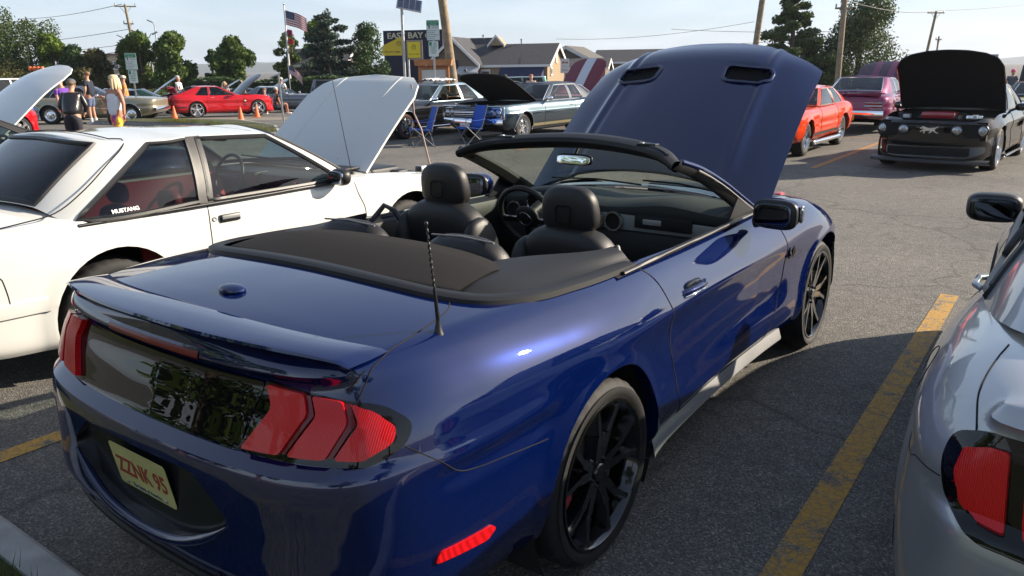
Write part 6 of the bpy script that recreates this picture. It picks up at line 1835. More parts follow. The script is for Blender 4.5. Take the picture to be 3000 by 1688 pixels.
# --- row on the left
P_red = paint('bright_red_paint', (.44, .008, .014), .0, .28)
def red_stang():
    def ex(car, bvh):
        for s in (-1, 1):
            t = MB()
            for k in range(4): t.rbox((2.12 + .0, s * .932, .52 + .085 * k), (.16 - .02 * k, .01, .03), .003)
            t.build('fender_stripe', M_black, car, 40)
            rows = []
            for x in np.linspace(-.95, -.45, 8):
                r2 = []
                for z in (.50, .45):
                    q, nn = cast(bvh, 'y', float(x), z, s); r2.append(tuple((q if q is not None else Vector((x, s * .9, z))) + Vector((0, s * .005, 0))))
                rows.append(r2)
            t = MB(); t.grid(rows); t.build('lower_stripe', M_black, car, 40)
            t = MB(); t.rbox((2.13, s * .938, .69), (.08, .006, .05), .002); t.build('fender_number', mat('number_white', (.7, .65, .5), .5), car)
            q, nn = cast(bvh, 'y', .72, .86, s); t = MB(); t.rbox(q + Vector((0, s * .01, 0)), (.16, .02, .03), .008); t.build('handle', M_chrome, car, 40)
            t = MB(); t.rbox((-1.07, s * .66, .84), (.06, .26, .17), .02); t.build('tail_lamp', M_redd, car, 40)
        for k in range(6):     # rear-window louvres
            x = -.60 + .12 * k; z = 1.07 + .055 * k; t = MB(); t.box((x, 0, z), (.10, 1.02 - .03 * k, .012), (0, R(6), 0)); t.build('louvre', M_black, car)
        plate(car, -1.13, 0, .60, -1)
    return coupe(base_spec('modern', name='coupe_car', label='bright red retro coupe with bonnet and boot open, behind the traffic cones', loc=(-14.3, 35.6, gz(35.6)), rz=az(54), group='show cars', paint=P_red, wkey='red5', wmat=mat('bright_alloy', (.75, .75, .77), .25, .9), res=(110, 26, 10),
        bonnet=dict(x0=2.0, x1=3.45, w0=.76, w1=.72, angle=42, zh=.99, mat=P_black), boot=dict(x0=-1.06, x1=-.66, w=.62, zh=1.0, angle=72), extras=ex, glass=[G_dark, G_dark, G_tint, G_tint]))
red_stang()
P_gold = paint('champagne_paint', (.30, .27, .19), .55, .32)
M_vin2 = mat('grey_vinyl_roof', (.06, .065, .075), .6, bump=(300, .3))
def nova():
    def ex(car, bvh):
        for x in (0, 2.82): arch_trim(car, bvh, x, .345, .375, M_chrome, .92)
        hbar(car, 2.82 + .98, .50, .86, .12, .08, M_chrome, 'front_bumper', .07)
        for s in (-1, 1):
            t = MB(); t.tube([(x, s * .925, .56) for x in np.linspace(.42, 2.44, 8)], .008, 6); t.build('side_trim', M_chrome, car, 60)
    return coupe(base_spec('muscle', name='coupe_car', label='champagne gold old coupe with a dark grey roof, behind the walking woman', loc=(-16.9, 29.8, gz(29.8)), rz=az(84), group='show cars', paint=P_gold, half=.92, wbase=2.82, Lr=1.2, Lf=.98, belt=.93, roofz=1.36, roofmat=M_vin2, wkey='nova', wstyle='steel', wmat=M_chrome, extras=ex,
        glass=[G_tint, G_clear, G_clear, G_tint], res=(96, 22, 8)))
nova()
P_green = paint('dark_green_paint', (.012, .045, .032), .4, .3)
coupe(base_spec('muscle', name='coupe_car', label='dark green old coupe parked behind the champagne one, bonnet up', loc=(-15.9, 34.6, gz(34.6)), rz=az(255), group='show cars', paint=P_green, half=.92, wbase=2.75, Lr=1.1, Lf=.9, belt=.86, roofz=1.26, wkey='nova', wstyle='steel', wmat=M_chrome))
P_navy = paint('navy_paint', (.015, .025, .06), .3, .3)
coupe(base_spec('muscle', name='coupe_car', label='navy coupe with its bonnet raised behind the man in a white tee', loc=(-19.6, 38.6, gz(38.6)), rz=az(60), group='show cars', paint=P_navy, wkey='mus', bonnet=dict(x0=1.9, x1=3.6, w0=.76, w1=.74, angle=36, zh=.95)))
P_stripe = paint('dark_grey_paint', (.02, .022, .03), .3, .3)
coupe(base_spec('muscle', name='coupe_car', label='dark coupe with two pale stripes on its raised bonnet, behind the red coupe', loc=(-18.0, 43.0, gz(43.0)), rz=az(66), group='show cars', paint=P_stripe, wkey='mus', bonnet=dict(x0=1.9, x1=3.6, w0=.76, w1=.74, angle=33, zh=.95, stripe=[(-.42, -.10, P_strw), (.10, .42, P_strw)])))
coupe(base_spec('muscle', name='coupe_car', label='black coupe with its bonnet up between the red coupe and the hedge', loc=(-16.6, 47.5, gz(47.5)), rz=az(62), group='show cars', paint=P_black, wkey='mus', bonnet=dict(x0=1.9, x1=3.6, w0=.76, w1=.74, angle=34, zh=.95)))
P_grey = paint('grey_paint', (.16, .17, .19), .5, .3)
coupe(base_spec('muscle', name='coupe_car', label='grey coupe behind the two seated people', loc=(-13.6, 43.6, gz(43.6)), rz=az(95), group='show cars', paint=P_grey, wkey='mus', roofz=1.38, belt=.95))
def vette():
    def ex(car, bvh):
        for s in (-1, 1):
            t = MB(); t.prism([(3.30, .40), (3.56, .36), (3.50, .55), (3.34, .58)], s * .30, s * .72, 'y'); t.build('air_intake', M_dark, car)
            t = MB(); t.rbox((3.28, s * .66, .64), (.2, .22, .05), .015); t.build('headlight', M_lens, car, 40)
    S = base_spec('modern', name='sports_car', label='low red sports car right of the man in white', loc=(-10.2, 46.0, gz(46.0)), rz=az(192), group='show cars', paint=P_red, half=.97, wkey='mod', extras=ex, glass=[G_tint] * 4)
    S['zt'] = [(-1.12, .98), (-.5, 1.0), (.3, .93), (1.4, .85), (2.2, .80), (2.9, .76), (3.62, .56)]
    S['cab'] = mkcabin(-.5, .2, .85, 1.75, .88, 1.23, .76, .55, xq=.0, xb=.35, zrb=.98, zfb=.86); S['mirrors'] = (1.45, .92, P_red)
    return coupe(S)
vette()
P_pearl = paint('pearl_white_paint', (.70, .71, .72), .0, .3)
coupe(base_spec('tall', name='suv_car', label='white sport utility wagon at the far left', loc=(-20.6, 33.0, gz(33.0)), rz=az(200), group='show cars', paint=P_pearl))
coupe(base_spec('muscle', name='coupe_car', label='dark blue coupe in front of the white wagon at far left', loc=(-15.6, 23.6, 0), rz=az(225), group='show cars', paint=P_navy, wkey='mus', roofz=1.30))
coupe(base_spec('muscle', name='coupe_car', label='low dark green coupe at the left edge beside the raised white bonnet', loc=(-14.0, 19.6, 0), rz=az(215), group='show cars', paint=P_green, wkey='mus', roofz=1.22, belt=.84))
coupe(base_spec('modern', name='coupe_car', label='red coupe mostly hidden by the man in the black leather jacket', loc=(-14.5, 18.2, 0), rz=az(20), group='show cars', paint=P_red, wkey='mod'))
# dark soft-top left of the white hatchback: only its roof shows
M_top = mat('black_hood_cloth', (.022, .022, .025), .85, bump=(500, .3))
P_dkblue = paint('midnight_blue_paint', (.008, .012, .035), .3, .3)
S = base_spec('modern', name='convertible_car', label='midnight blue car with a black cloth top, peeking over the white hatchback at left', loc=lot(-.25, 6.80), rz=FWD, paint=P_dkblue, roofmat=M_top, wkey='mod', res=(110, 26, 10), glass=[G_tint, G_tint, G_tint, G_clear])
S['cab'] = mkcabin(-.85, -.15, 1.15, 1.95, .98, 1.41, .81, .64, xq=.10, xb=.55, zrb=1.04, zfb=1.0, lean=.05)
coupe(S)
# second white car further left, bonnet propped up
S = base_spec('modern', name='coupe_car', label='white car at the left edge with its bonnet propped wide open', loc=lot(.30, 10.2), rz=FWD, paint=P_white, wkey='mod', res=(130, 28, 16), bonnet=dict(x0=1.98, x1=3.50, w0=.74, w1=.70, angle=41, zh=.99))
coupe(S)
# teal pick-up and a pale wagon outside the restaurant
coupe(base_spec('tall', name='pickup_truck', label='dark green vintage pick-up by the restaurant door', loc=(1.2, 44.5, gz(44.5)), rz=az(262), group='show cars', paint=paint('sea_green_paint', (.03, .09, .085), .2, .3)))
coupe(base_spec('muscle', name='coupe_car', label='white coupe with a raised striped bonnet in front of the navy awning', loc=(3.4, 40.0, gz(40.0)), rz=az(250), group='show cars', paint=P_pearl, wkey='mus', bonnet=dict(x0=1.9, x1=3.6, w0=.76, w1=.74, angle=22, zh=.95, stripe=[(-.3, -.1, M_black), (.1, .3, M_black)])))
coupe(base_spec('tall', name='suv_car', label='dark wagon behind the people at the right edge', loc=(24.5, 33.0, gz(33.0)), rz=az(240), group='show cars', paint=P_navy))
coupe(base_spec('muscle', name='coupe_car', label='silver coupe roof behind the plum one', loc=lot(27.5, 3.4), rz=FWD, group='show cars', paint=P_grey, wkey='mus', roofz=1.42))
coupe(base_spec('tall', name='suv_car', label='grey pick-up parked under the small striped flag', loc=(-11.6, 50.5, gz(50.5)), rz=az(85), group='show cars', paint=P_grey))

# ------------------------------------------------------------------ restaurant and other buildings
def siding(name, c1, scale=7.0):
    m, nt, b = nodes_of(name); L = nt.links.new
    tc = nt.nodes.new('ShaderNodeTexCoord').outputs['Object']; sp = nt.nodes.new('ShaderNodeSeparateXYZ'); L(tc, sp.inputs[0])
    mu = N(nt, 'ShaderNodeMath', operation='MULTIPLY'); L(sp.outputs[2], mu.inputs[0]); mu.inputs[1].default_value = scale
    fr = N(nt, 'ShaderNodeMath', operation='FRACT'); L(mu.outputs[0], fr.inputs[0])
    bp = N(nt, 'ShaderNodeBump', Strength=1.0, Distance=.03); L(fr.outputs[0], bp.inputs['Height']); L(bp.outputs[0], b.inputs['Normal'])
    rp = nt.nodes.new('ShaderNodeValToRGB'); L(fr.outputs[0], rp.inputs[0]); rp.color_ramp.elements[0].color = tuple(q * .55 for q in c1) + (1,); rp.color_ramp.elements[1].color = tuple(c1) + (1,); rp.color_ramp.elements[1].position = .18
    L(rp.outputs[0], b.inputs['Base Color']); b.inputs['Roughness'].default_value = .8
    return m
M_sid = siding('clapboard_tan', (.36, .27, .17), 6.0)
M_sid2 = siding('clapboard_brown', (.20, .155, .125), 6.0)
M_roof = mat('dark_shingles', (.055, .055, .062), .9, bump=(14, .9), vary=(9, .35))
M_roof2 = mat('tan_shingles', (.11, .105, .095), .9, bump=(14, .9), vary=(9, .3))
M_wtrim = mat('white_trim', (.72, .71, .69), .6)
M_awn = mat('navy_awning', (.012, .018, .06), .8)
M_navyw = mat('navy_wall', (.014, .018, .045), .8)
M_win = mat('window_pane', (.03, .04, .05), .08, coat=.6)
def gable_house(name, label, loc, rz, W, D, eave, ridge, wall, roof, ends=None, ov=.25):
    """ridge along local x; front at y=0, back at y=D; x from 0 to -W (leftwards from the right corner)"""
    h = thing(name, label, 'building', loc, rz)
    t = MB(); t.prism([(0, -.3), (D, -.3), (D, eave), (D / 2, ridge - .06), (0, eave)], -W, 0, 'x'); t.build('wall', wall, h)
    for s in (0, 1):
        e = Vector((0, -ov if s == 0 else D + ov, eave - ov * (ridge - eave) / (D / 2))); r_ = Vector((0, D / 2, ridge))
        t = MB(); n_ = Vector((0, -(ridge - eave), D / 2)).normalized() if s == 0 else Vector((0, (ridge - eave), D / 2)).normalized()
        P = []
        for x in (-W - ov, ov):
            for q in (e, r_): P += [Vector((x, q.y, q.z)), Vector((x, q.y, q.z)) + n_ * .10]
        t.add(P, [(0, 4, 6, 2), (1, 3, 7, 5), (0, 1, 5, 4), (2, 6, 7, 3), (0, 2, 3, 1), (4, 5, 7, 6)]); t.build('roof', roof, h)
    for x in (ov + .02, -W - ov - .02):       # white barge boards
        for s in (0, 1):
            e = Vector((x, -ov if s == 0 else D + ov, eave - ov * (ridge - eave) / (D / 2) - .06)); r_ = Vector((x, D / 2, ridge - .06)); d = (r_ - e).normalized(); up = Vector((0, -d.z, d.y)) if d.y > 0 else Vector((0, d.z, -d.y))
            t = MB(); P = [e - up * .12, e + up * .12, r_ + up * .12, r_ - up * .12]; P2 = [p + Vector((.04 if x > 0 else -.04, 0, 0)) for p in P]
            t.add(P + P2, [(0, 1, 2, 3), (7, 6, 5, 4), (0, 4, 5, 1), (1, 5, 6, 2), (2, 6, 7, 3), (3, 7, 4, 0)]); t.build('barge_board', M_wtrim, h)
    t = MB(); t.box((-W / 2, -ov - .03, eave - ov * (ridge - eave) / (D / 2) + .0), (W + 2 * ov, .05, .18)); t.build('fascia', M_wtrim, h)
    return h
def window(h, c, w, hh, face='front', nx=2, nz=2, m=None):
    """framed window on the front (local -y) or right end (local +x) wall"""
    f = MB(); d = .05
    rot = (lambda p: p) if face == 'front' else (lambda p: (-p[1] * 0 + c[0] + d * 0 + (p[1] - c[1]) * -1, c[1] + (p[0] - c[0]), p[2]))
    def bx(mb, x, z, sx, sz, dep):
        if face == 'front': mb.box((c[0] + x, c[1] - dep / 2, c[2] + z), (sx, dep, sz))
        else: mb.box((c[0] + dep / 2, c[1] + x, c[2] + z), (dep, sx, sz))
    bx(f, 0, hh / 2, w + .14, .07, d); bx(f, 0, -hh / 2, w + .18, .08, d + .02); bx(f, -w / 2, 0, .07, hh, d); bx(f, w / 2, 0, .07, hh, d)
    fo = f.build('window', M_wtrim, h)
    for i in range(nx):
        for j in range(nz):
            p = MB(); bx(p, -w / 2 + w * (i + .5) / nx, -hh / 2 + hh * (j + .5) / nz, w / nx - .03, hh / nz - .03, .02); p.build('pane', m or M_win, fo)
    for i in range(1, nx): b = MB(); bx(b, -w / 2 + w * i / nx, 0, .025, hh, .035); b.build('mullion', M_wtrim, fo)
    for j in range(1, nz): b = MB(); bx(b, 0, -hh / 2 + hh * j / nz, w, .025, .035); b.build('mullion', M_wtrim, fo)
G60 = gz(60); TH = R(-16)
def restaurant():
    e, r_ = 2.07 - G60, 3.54 - G60
    h = gable_house('restaurant_building', 'low clapboard restaurant with dark shingle roofs and a long navy awning', (2.85, 60, G60), TH, 8.2, 6.0, e, r_, M_sid, M_roof)
    # cross wing with its own gable, left
    t = MB(); t.prism([(-9.2, -.3), (-5.3, -.3), (-5.3, e + .05), (-7.25, e + 1.85), (-9.2, e + .05)], -.5, 6.5, 'y'); t.build('wing_wall', M_sid2, h)
    for s in (-1, 1):
        t = MB(); P = []
        for y in (-.85, 6.8):
            for (x, z) in ((-7.25, e + 1.95), (-7.25 + s * 2.2, e - .08)): P += [(x, y, z), (x, y, z + .12)]
        t.add(P, [(0, 4, 6, 2), (1, 3, 7, 5), (0, 1, 5, 4), (2, 6, 7, 3), (0, 2, 3, 1), (4, 5, 7, 6)]); t.build('wing_roof', M_roof, h)
        t = MB(); a, b = Vector((-7.25, -.88, e + 1.93)), Vector((-7.25 + s * 2.2, -.88, e - .10)); up = Vector((0, 0, .13))
        P = [a - up, a + up, b + up, b - up]; P2 = [p + Vector((0, -.05, 0)) for p in P]
        t.add(P + P2, [(0, 1, 2, 3), (7, 6, 5, 4), (0, 4, 5, 1), (1, 5, 6, 2), (2, 6, 7, 3), (3, 7, 4, 0)]); t.build('barge_board', M_wtrim, h)
    # higher ridge and small dormer gable behind
    t = MB(); t.prism([(1.5, e), (5.5, e), (3.5, r_ + .62)], -7.3, -4.6, 'x'); t.build('rear_roof', M_roof, h)
    t = MB(); t.prism([(-5.2, r_ - .02), (-4.0, r_ - .02), (-4.6, r_ + .66)], 2.0, 3.4, 'y'); t.build('dormer', M_sid, h)
    for s in (-1, 1):
        t = MB(); a, b = Vector((-4.6, 1.98, r_ + .70)), Vector((-4.6 + s * .70, 1.98, r_ - .06)); up = Vector((0, 0, .10)); P = [a - up, a + up, b + up, b - up]; P2 = [p + Vector((0, -.05, 0)) for p in P]
        t.add(P + P2, [(0, 1, 2, 3), (7, 6, 5, 4), (0, 4, 5, 1), (1, 5, 6, 2), (2, 6, 7, 3), (3, 7, 4, 0)]); t.build('dormer_trim', M_wtrim, h)
    # awnings
    for (x0, x1, z1, dz, dp) in ((-3.6, -.25, e - .05, .95, 1.1), (-8.9, -6.9, e + .35, 1.5, 1.0)):
        t = MB(); y0 = -.02 if x0 > -5 else -.52
        t.add([(x0, y0, z1), (x1, y0, z1), (x1, y0 - dp, z1 - dz), (x0, y0 - dp, z1 - dz), (x1, y0 - dp, z1 - dz - .2), (x0, y0 - dp, z1 - dz - .2), (x0, y0, z1 - dz), (x1, y0, z1 - dz)], [(0, 1, 2, 3), (3, 2, 4, 5), (0, 3, 6), (1, 7, 2)]); t.build('awning', M_awn, h)
    # porch: roof, posts, door, lamp
    t = MB(); t.add([(-6.85, -.5, e - .10), (-5.1, -.5, e - .10), (-5.1, -1.3, e - .55), (-6.85, -1.3, e - .55)], [(0, 1, 2, 3)]); t.box((-5.97, -1.32, e - .62), (1.8, .06, .16)); t.build('porch_roof', mat('porch_grey', (.45, .46, .48), .6), h)
    for x in (-6.78, -5.2):
        t = MB(); t.box((x, -1.25, (e - .6) / 2), (.14, .14, e - .6)); t.build('porch_post', M_wtrim, h)
    t = MB(); t.lathe([(.02, .30), (.03, .22), (.16, .02), (.17, 0)], 14, 'z', (-6.0, -1.4, e - .48)); t.build('barn_lamp', M_black, h, 40)
    window(h, (-5.95, -.53, e - 1.35), .62, .72)
    t = MB(); t.box((-4.85, -.04, (e - .35) / 2), (.75, .06, e - .35)); t.build('door_frame', M_wtrim, h)
    t = MB(); t.box((-4.85, -.09, (e - .5) / 2), (.58, .04, e - .5)); t.build('door', mat('brown_door', (.09, .05, .04), .5), h)
    window(h, (.02, 3.0, e + .55), .42, .85, 'end', 1, 2, mat('shutter_white', (.6, .6, .58), .6)); window(h, (.02, 1.2, e - .55), .5, .5, 'end', 1, 1)
    for x, y, hh in ((-6.1, 3.5, r_ + .75), (-2.8, 3.0, r_ + .35)):
        t = MB(); t.lathe([(.07, -.5), (.07, 0), (.11, .02), (.11, .10), (0, .12)], 10, 'z', (x, y, hh)); t.build('roof_vent', M_steel, h, 40)
    # sign wall
    w = MB(); w.box((-11.1, 1.0, 2.64), (5.0, .4, 5.28)); wo = w.build('sign_wall', M_navyw, h)
    cr = mat('cream_letters', (.62, .55, .36), .5)
    letters('EAST BAY', .62, cr, wo, face_mtx((-11.72, .77, 4.86), (1, 0, 0), (0, 0, 1)), 'sign_letters', extrude=.03, width=3.05, bold=.012)
    letters('GR', .44, cr, wo, face_mtx((-9.75, .77, 4.83), (1, 0, 0), (0, 0, 1)), 'sign_letters', extrude=.03, width=.55, bold=.01)
restaurant()
h2 = gable_house('shop_building', 'brown shop with a broad tan roof behind the blue bonnet', (9.0, 74, gz(74)), R(90) - R(20), 5.5, 4.6, 2.35 - gz(74), 3.52 - gz(74), M_sid2, M_roof2)
h3 = gable_house('shop_building', 'long shop roof to the right of the tan one', (17.5, 80, gz(80)), R(-14), 9.0, 6.0, 2.3 - gz(80), 3.45 - gz(80), M_sid2, M_roof)
h4 = gable_house('low_building', 'low grey roof in front of the brown shop', (7.9, 66, gz(66)), R(-12), 3.6, 4.5, 1.75 - gz(66), 2.45 - gz(66), M_sid2, M_roof)
t = MB(); t.rbox((6.9, 76, 2.3), (1.3, 1.2, 1.5), .05); tag(t.build('rooftop_unit', mat('pale_metal', (.55, .55, .56), .5), None, 40), 'pale rooftop air unit between the two roofs', 'air unit')
def left_house():
    g = gz(66); e, r_ = 2.3 - g, 3.5 - g
    h = gable_house('house_building', 'brown house with a dark roof behind the flagpole', (-13.6, 66, g), R(-6), 5.0, 4.5, e, r_, M_sid2, M_roof)
    t = MB(); t.prism([(-6.3, -.3), (-5.0, -.3), (-5.0, 2.2), (-6.3, 1.75)], .3, 3, 'y'); t.build('lean_to', M_sid2, h)
    t = MB(); t.add([(-6.4, .1, 1.74), (-4.9, .1, 2.26), (-4.9, 3.2, 2.26), (-6.4, 3.2, 1.74), (-6.4, .1, 1.84), (-4.9, .1, 2.36), (-4.9, 3.2, 2.36), (-6.4, 3.2, 1.84)], [(0, 1, 2, 3), (7, 6, 5, 4), (0, 4, 5, 1), (1, 5, 6, 2), (2, 6, 7, 3), (3, 7, 4, 0)]); t.build('lean_to_roof', M_wtrim, h)
    window(h, (-5.7, .28, 1.35), .28, .4, nx=1, nz=1, m=M_wtrim)
    t = MB(); t.add([(-2.0, -.02, e - .1), (-.3, -.02, e - .1), (-.3, -.8, e - .75), (-2.0, -.8, e - .75)], [(0, 1, 2, 3)]); t.build('awning', M_awn, h)
left_house()
def tan_block():
    g = gz(95); h = thing('apartment_building', 'tan two-storey building between the trees at left', 'building', (-48.2, 95, g), R(4))
    t = MB(); t.box((0, 2.5, 2.2), (7.0, 5, 4.4)); t.build('wall', mat('tan_stucco', (.42, .33, .22), .85), h)
    t = MB(); t.box((0, 2.5, 4.45), (7.3, 5.3, .18)); t.build('roof', mat('brown_cornice', (.16, .08, .06), .7), h)
    for x in (-2.2, -.9, .4, 1.7, 2.8): window(h, (x, -.02, 3.2), .55, .9, nx=1, nz=2); window(h, (x, -.02, 1.3), .6, .9, nx=1, nz=2)
    t = MB(); t.add([(-3, -.05, 2.35), (3, -.05, 2.35), (3, -.9, 1.95), (-3, -.9, 1.95)], [(0, 1, 2, 3)]); t.build('canopy', mat('grey_canopy', (.30, .29, .27), .7), h)
tan_block()

# ------------------------------------------------------------------ poles, lamps and wires
M_wood = mat('weathered_wood', (.26, .20, .13), .85, bump=(25, .7), vary=(5, .3))
M_wire = mat('wire', (.03, .03, .035), .6)
def upole(label, base, top, r0, r1, arms=(), cat='utility pole', name='utility_pole', m=None):
    o = thing(name, label, cat, base); b = Vector(base); tp = Vector(top) - b
    t = MB(); t.tube([(0, 0, -.3), tp * .5, tp], [r0, (r0 + r1) / 2, r1], 14); t.build('pole', m or M_wood, o, 60)
    for (z, half, ang, nins) in arms:
        c = tp * (z / tp.z); d = Vector((math.cos(ang), math.sin(ang), 0))
        t = MB(); t.tube([c - d * half, c + d * half], .055, 6); a = t.build('crossarm', M_wood, o, 40)
        for k in np.linspace(-1, 1, nins):
            p = c + d * half * k * .92; t = MB(); t.lathe([(.02, 0), (.05, .03), (.03, .07), (.055, .10), (.02, .17), (0, .18)], 8, 'z', p + Vector((0, 0, .05))); t.build('insulator', M_steel, a, 40)
        for s in (-1, 1):
            t = MB(); t.tube([c + d * half * .55 * s, c - Vector((0, 0, .55))], .018, 5); t.build('brace', M_steel, a, 40)
    return o
up_mid = upole('thick leaning wooden pole behind the map kiosk', (-1.73, 27, 0), (-2.75, 27, 9.0), .165, .12)
up_l = upole('utility pole with a crossarm right of the tan building', (-28.5, 62, gz(62)), (-29.0, 62, 6.75), .13, .09, [(7.15, .75, R(20), 3), (5.9, .35, R(20), 2)])
up_fl = upole('far utility pole whose crossarm clears the dark pines', (-56.5, 95, gz(95)), (-56.6, 95, 7.9), .2, .14, [(8.2, 1.6, R(10), 4)])
up_r1 = upole('thick wooden pole beside the open-branched pine', (15.0, 50, gz(50)), (15.7, 50, 8.2), .20, .17)
up_r2 = upole('tall utility pole between the two big pines', (17.3, 42, gz(42)), (17.2, 42, 8.4), .15, .13, [(4.9, .45, R(0), 2)])
up_r3 = upole('leaning pole standing alone against the sky at right', (36.0, 70, gz(70)), (36.7, 70, 6.05), .14, .10, [(6.45, .8, R(10), 2)])
up_r4 = upole('small distant pole right of the leaning one', (43.5, 82, gz(82)), (43.6, 82, 4.4), .10, .08, [(4.6, .3, 0, 2)])
def wires(label, pts, sag, r=.012, n=14):
    t = MB()
    for a, b, s in pts:
        a, b = Vector(a), Vector(b); t.tube([a.lerp(b, k) - Vector((0, 0, s * 4 * k * (1 - k))) for k in np.linspace(0, 1, n)], r, 5)
    return tag(t.build('overhead_wire', M_wire, None, 60), label, 'wire')
wires('topmost wires running left from the crossarm pole', [((-29.2, 62, 6.8), (-56.6, 95, 8.0), .25)], 0, .022)
wires('second wire below the crossarm on the left', [((-28.9, 62, 5.0), (-60, 92, 5.1), .3)], 0, .022)
wires('lower thick wire running left behind the trees', [((-28.8, 62, 3.95), (-62, 95, 3.9), .2)], 0, .02)
wires('lowest sagging cable with a dark splice box', [((-28.7, 62, 3.55), (-62, 95, 2.7), .25)], 0, .025)
t = MB(); t.tube([(-30.6, 63.9, 3.42), (-31.5, 64.8, 3.38)], .10, 8); tag(t.build('splice_box', M_black, None, 50), 'dark splice box hanging on the lowest cable', 'cable box')
wires('heavy wire crossing the sky at upper right', [((15.6, 50, 6.0), (17.2, 42, 4.95), .05), ((17.2, 42, 4.95), (36.7, 70, 6.1), .35), ((36.7, 70, 6.1), (70, 100, 9.5), .3)], 0, .022)
wires('thin wire high at the upper right', [((17.2, 42, 5.6), (60, 80, 9.4), .2)], 0, .015)
wires('thin wire sagging over the shop roofs', [((3.6, 62, 3.9), (15.1, 50, 4.35), .35)], 0, .012)
wires('pair of thin wires left of the tall right pole', [((17.2, 42, 3.4), (11, 55, 4.2), .1), ((17.2, 42, 3.2), (13, 55, 3.2), .12)], 0, .012)
def lamp(label, base, hgt, heads):
    o = thing('street_lamp', label, 'street lamp', base); t = MB(); t.tube([(0, 0, 0), (0, 0, hgt * .8), (0, 0, hgt)], [.07, .055, .045], 10); t.build('post', M_steel, o, 60)
    for dx, dz in heads:
        t = MB(); t.tube([(0, 0, hgt - .05), (dx * .5, 0, hgt + dz * .8), (dx, 0, hgt + dz)], .03, 6); a = t.build('arm', M_steel, o, 50)
        t = MB(); t.rbox((dx * 1.25, 0, hgt + dz * 1.02), (.50, .2, .10), .03, (0, R(-25) if dx > 0 else R(25), 0)); t.build('lamp_head', M_steel, a, 40)
lamp('tall lamp post above the round trees', (-30.45, 70, gz(70)), 6.2, [(-.28, .35)])
lamp('short two-headed lamp left of the utility pole', (-37.9, 80, gz(80)), 5.3, [(-.4, .5), (.35, .5)])
lamp('cobra-head lamp on the right of the utility pole', (-28.0, 63, gz(63)), 4.9, [(.45, .35)])

# ------------------------------------------------------------------ flagpole and flags
M_flag = [mat('flag_red', (.42, .02, .035), .8), mat('flag_white', (.72, .70, .68), .8), mat('flag_blue', (.02, .03, .11), .8)]
def us_flag(name, label, origin, L_, H_, droop, rz, ph=0.0):
    """flag hanging from its hoist at origin (top corner), flying along local x"""
    nx, nz = 26, 13; t = MB(); rows = []
    for i in range(nx + 1):
        k = i / nx; rows.append([(L_ * k * (1 - .22 * droop * k), .10 * L_ * math.sin(k * 7 + ph) * k, -H_ * j / nz - droop * L_ * k ** 1.25 - .03 * L_ * math.sin(k * 6 + ph)) for j in range(nz + 1)])
    vs = [q for r in rows for q in r]; fs = []; mi = []
    for i in range(nx):
        for j in range(nz):
            fs.append((i * (nz + 1) + j, i * (nz + 1) + j + 1, (i + 1) * (nz + 1) + j + 1, (i + 1) * (nz + 1) + j)); mi.append(2 if (i < nx * .4 and j < 7) else (0 if j % 2 == 0 else 1))
    t.v, t.f, t.mi = vs, fs, mi
    o = t.build(name, M_flag, None, 70); o.location = origin; o.rotation_euler = (0, 0, rz)
    s = MB()      # stars
    for a in range(9):
        for b in range(5 if a % 2 == 0 else 4):
            k = .4 * (a + 1) / 10; i = int(k * nx); q = rows[i]; zz_ = (.055 + .108 * b + (0 if a % 2 == 0 else .054)); z0 = q[0][2] - H_ * zz_
            st = []
            for c in range(10):
                rr_ = (.020 if c % 2 == 0 else .009) * H_; an = PI / 2 + c * PI / 5; st.append((q[0][0] + rr_ * math.cos(an), q[0][1] - .012, z0 + rr_ * math.sin(an)))
            s.add(st, [tuple(range(10))])
    s.build('stars', M_flag[1], o)
    return tag(o, label, 'flag')
fp = thing('flagpole', 'white flagpole flying a big striped flag', 'flagpole', (-17.0, 62, gz(62)))
t = MB(); t.tube([(0, 0, 0), (0, 0, 7.1)], [.09, .05], 12); t.build('pole', M_wtrim, fp, 60)
t = MB(); t.pillow((0, 0, 7.18), (.16, .16, .16), 2, n=8); t.build('finial', M_alu, fp, 60)
us_flag('striped_flag', 'large stars-and-stripes flag at the top of the flagpole', (-16.93, 62, 6.25), 1.75, 1.05, .38, R(-12), .6)
for i, (z, L_, c, lb) in enumerate(((4.85, .40, (M_flag[0], M_flag[2]), 'small red and blue signal flag under the big flag'), (4.20, .42, (M_flag[0], M_flag[0]), 'small red swallowtail signal flag, the middle one'), (3.62, .46, (mat('flag_yellow', (.55, .40, .06), .8), M_flag[2]), 'small yellow and blue striped signal flag, the lowest'))):
    t = MB(); nx = 8
    for k in range(nx):
        a, b = k / nx, (k + 1) / nx; w_ = lambda q: .05 * math.sin(q * 6); dp = lambda q: -.22 * q * L_
        tipa = .30 * max(0, a - .6) if i == 1 else 0; tipb = .30 * max(0, b - .6) if i == 1 else 0
        mi_ = ((k // 2) % 2 if i == 2 else (1 if .25 < a < .7 else 0) if i == 0 else 0)
        t.add([(L_ * a, w_(a), dp(a)), (L_ * b, w_(b), dp(b)), (L_ * b, w_(b), dp(b) - .42), (L_ * a, w_(a), dp(a) - .42)], [(0, 1, 2, 3)], mi_)
    o = t.build('signal_flag', list(c), None, 60); o.location = (-16.92, 62, z); tag(o, lb, 'flag')
ff = thing('flag_staff', 'thin staff of the small striped flag behind the parked cars', 'flag staff', (-13.75, 50, gz(50))); t = MB(); t.tube([(0, 0, 0), (-.02, 0, 2.75)], .025, 8); t.build('staff', M_steel, ff, 60)
us_flag('striped_flag', 'small drooping stars-and-stripes flag above the parked cars', (-13.72, 50, 2.15), .95, .55, .75, R(-10), 2.0)

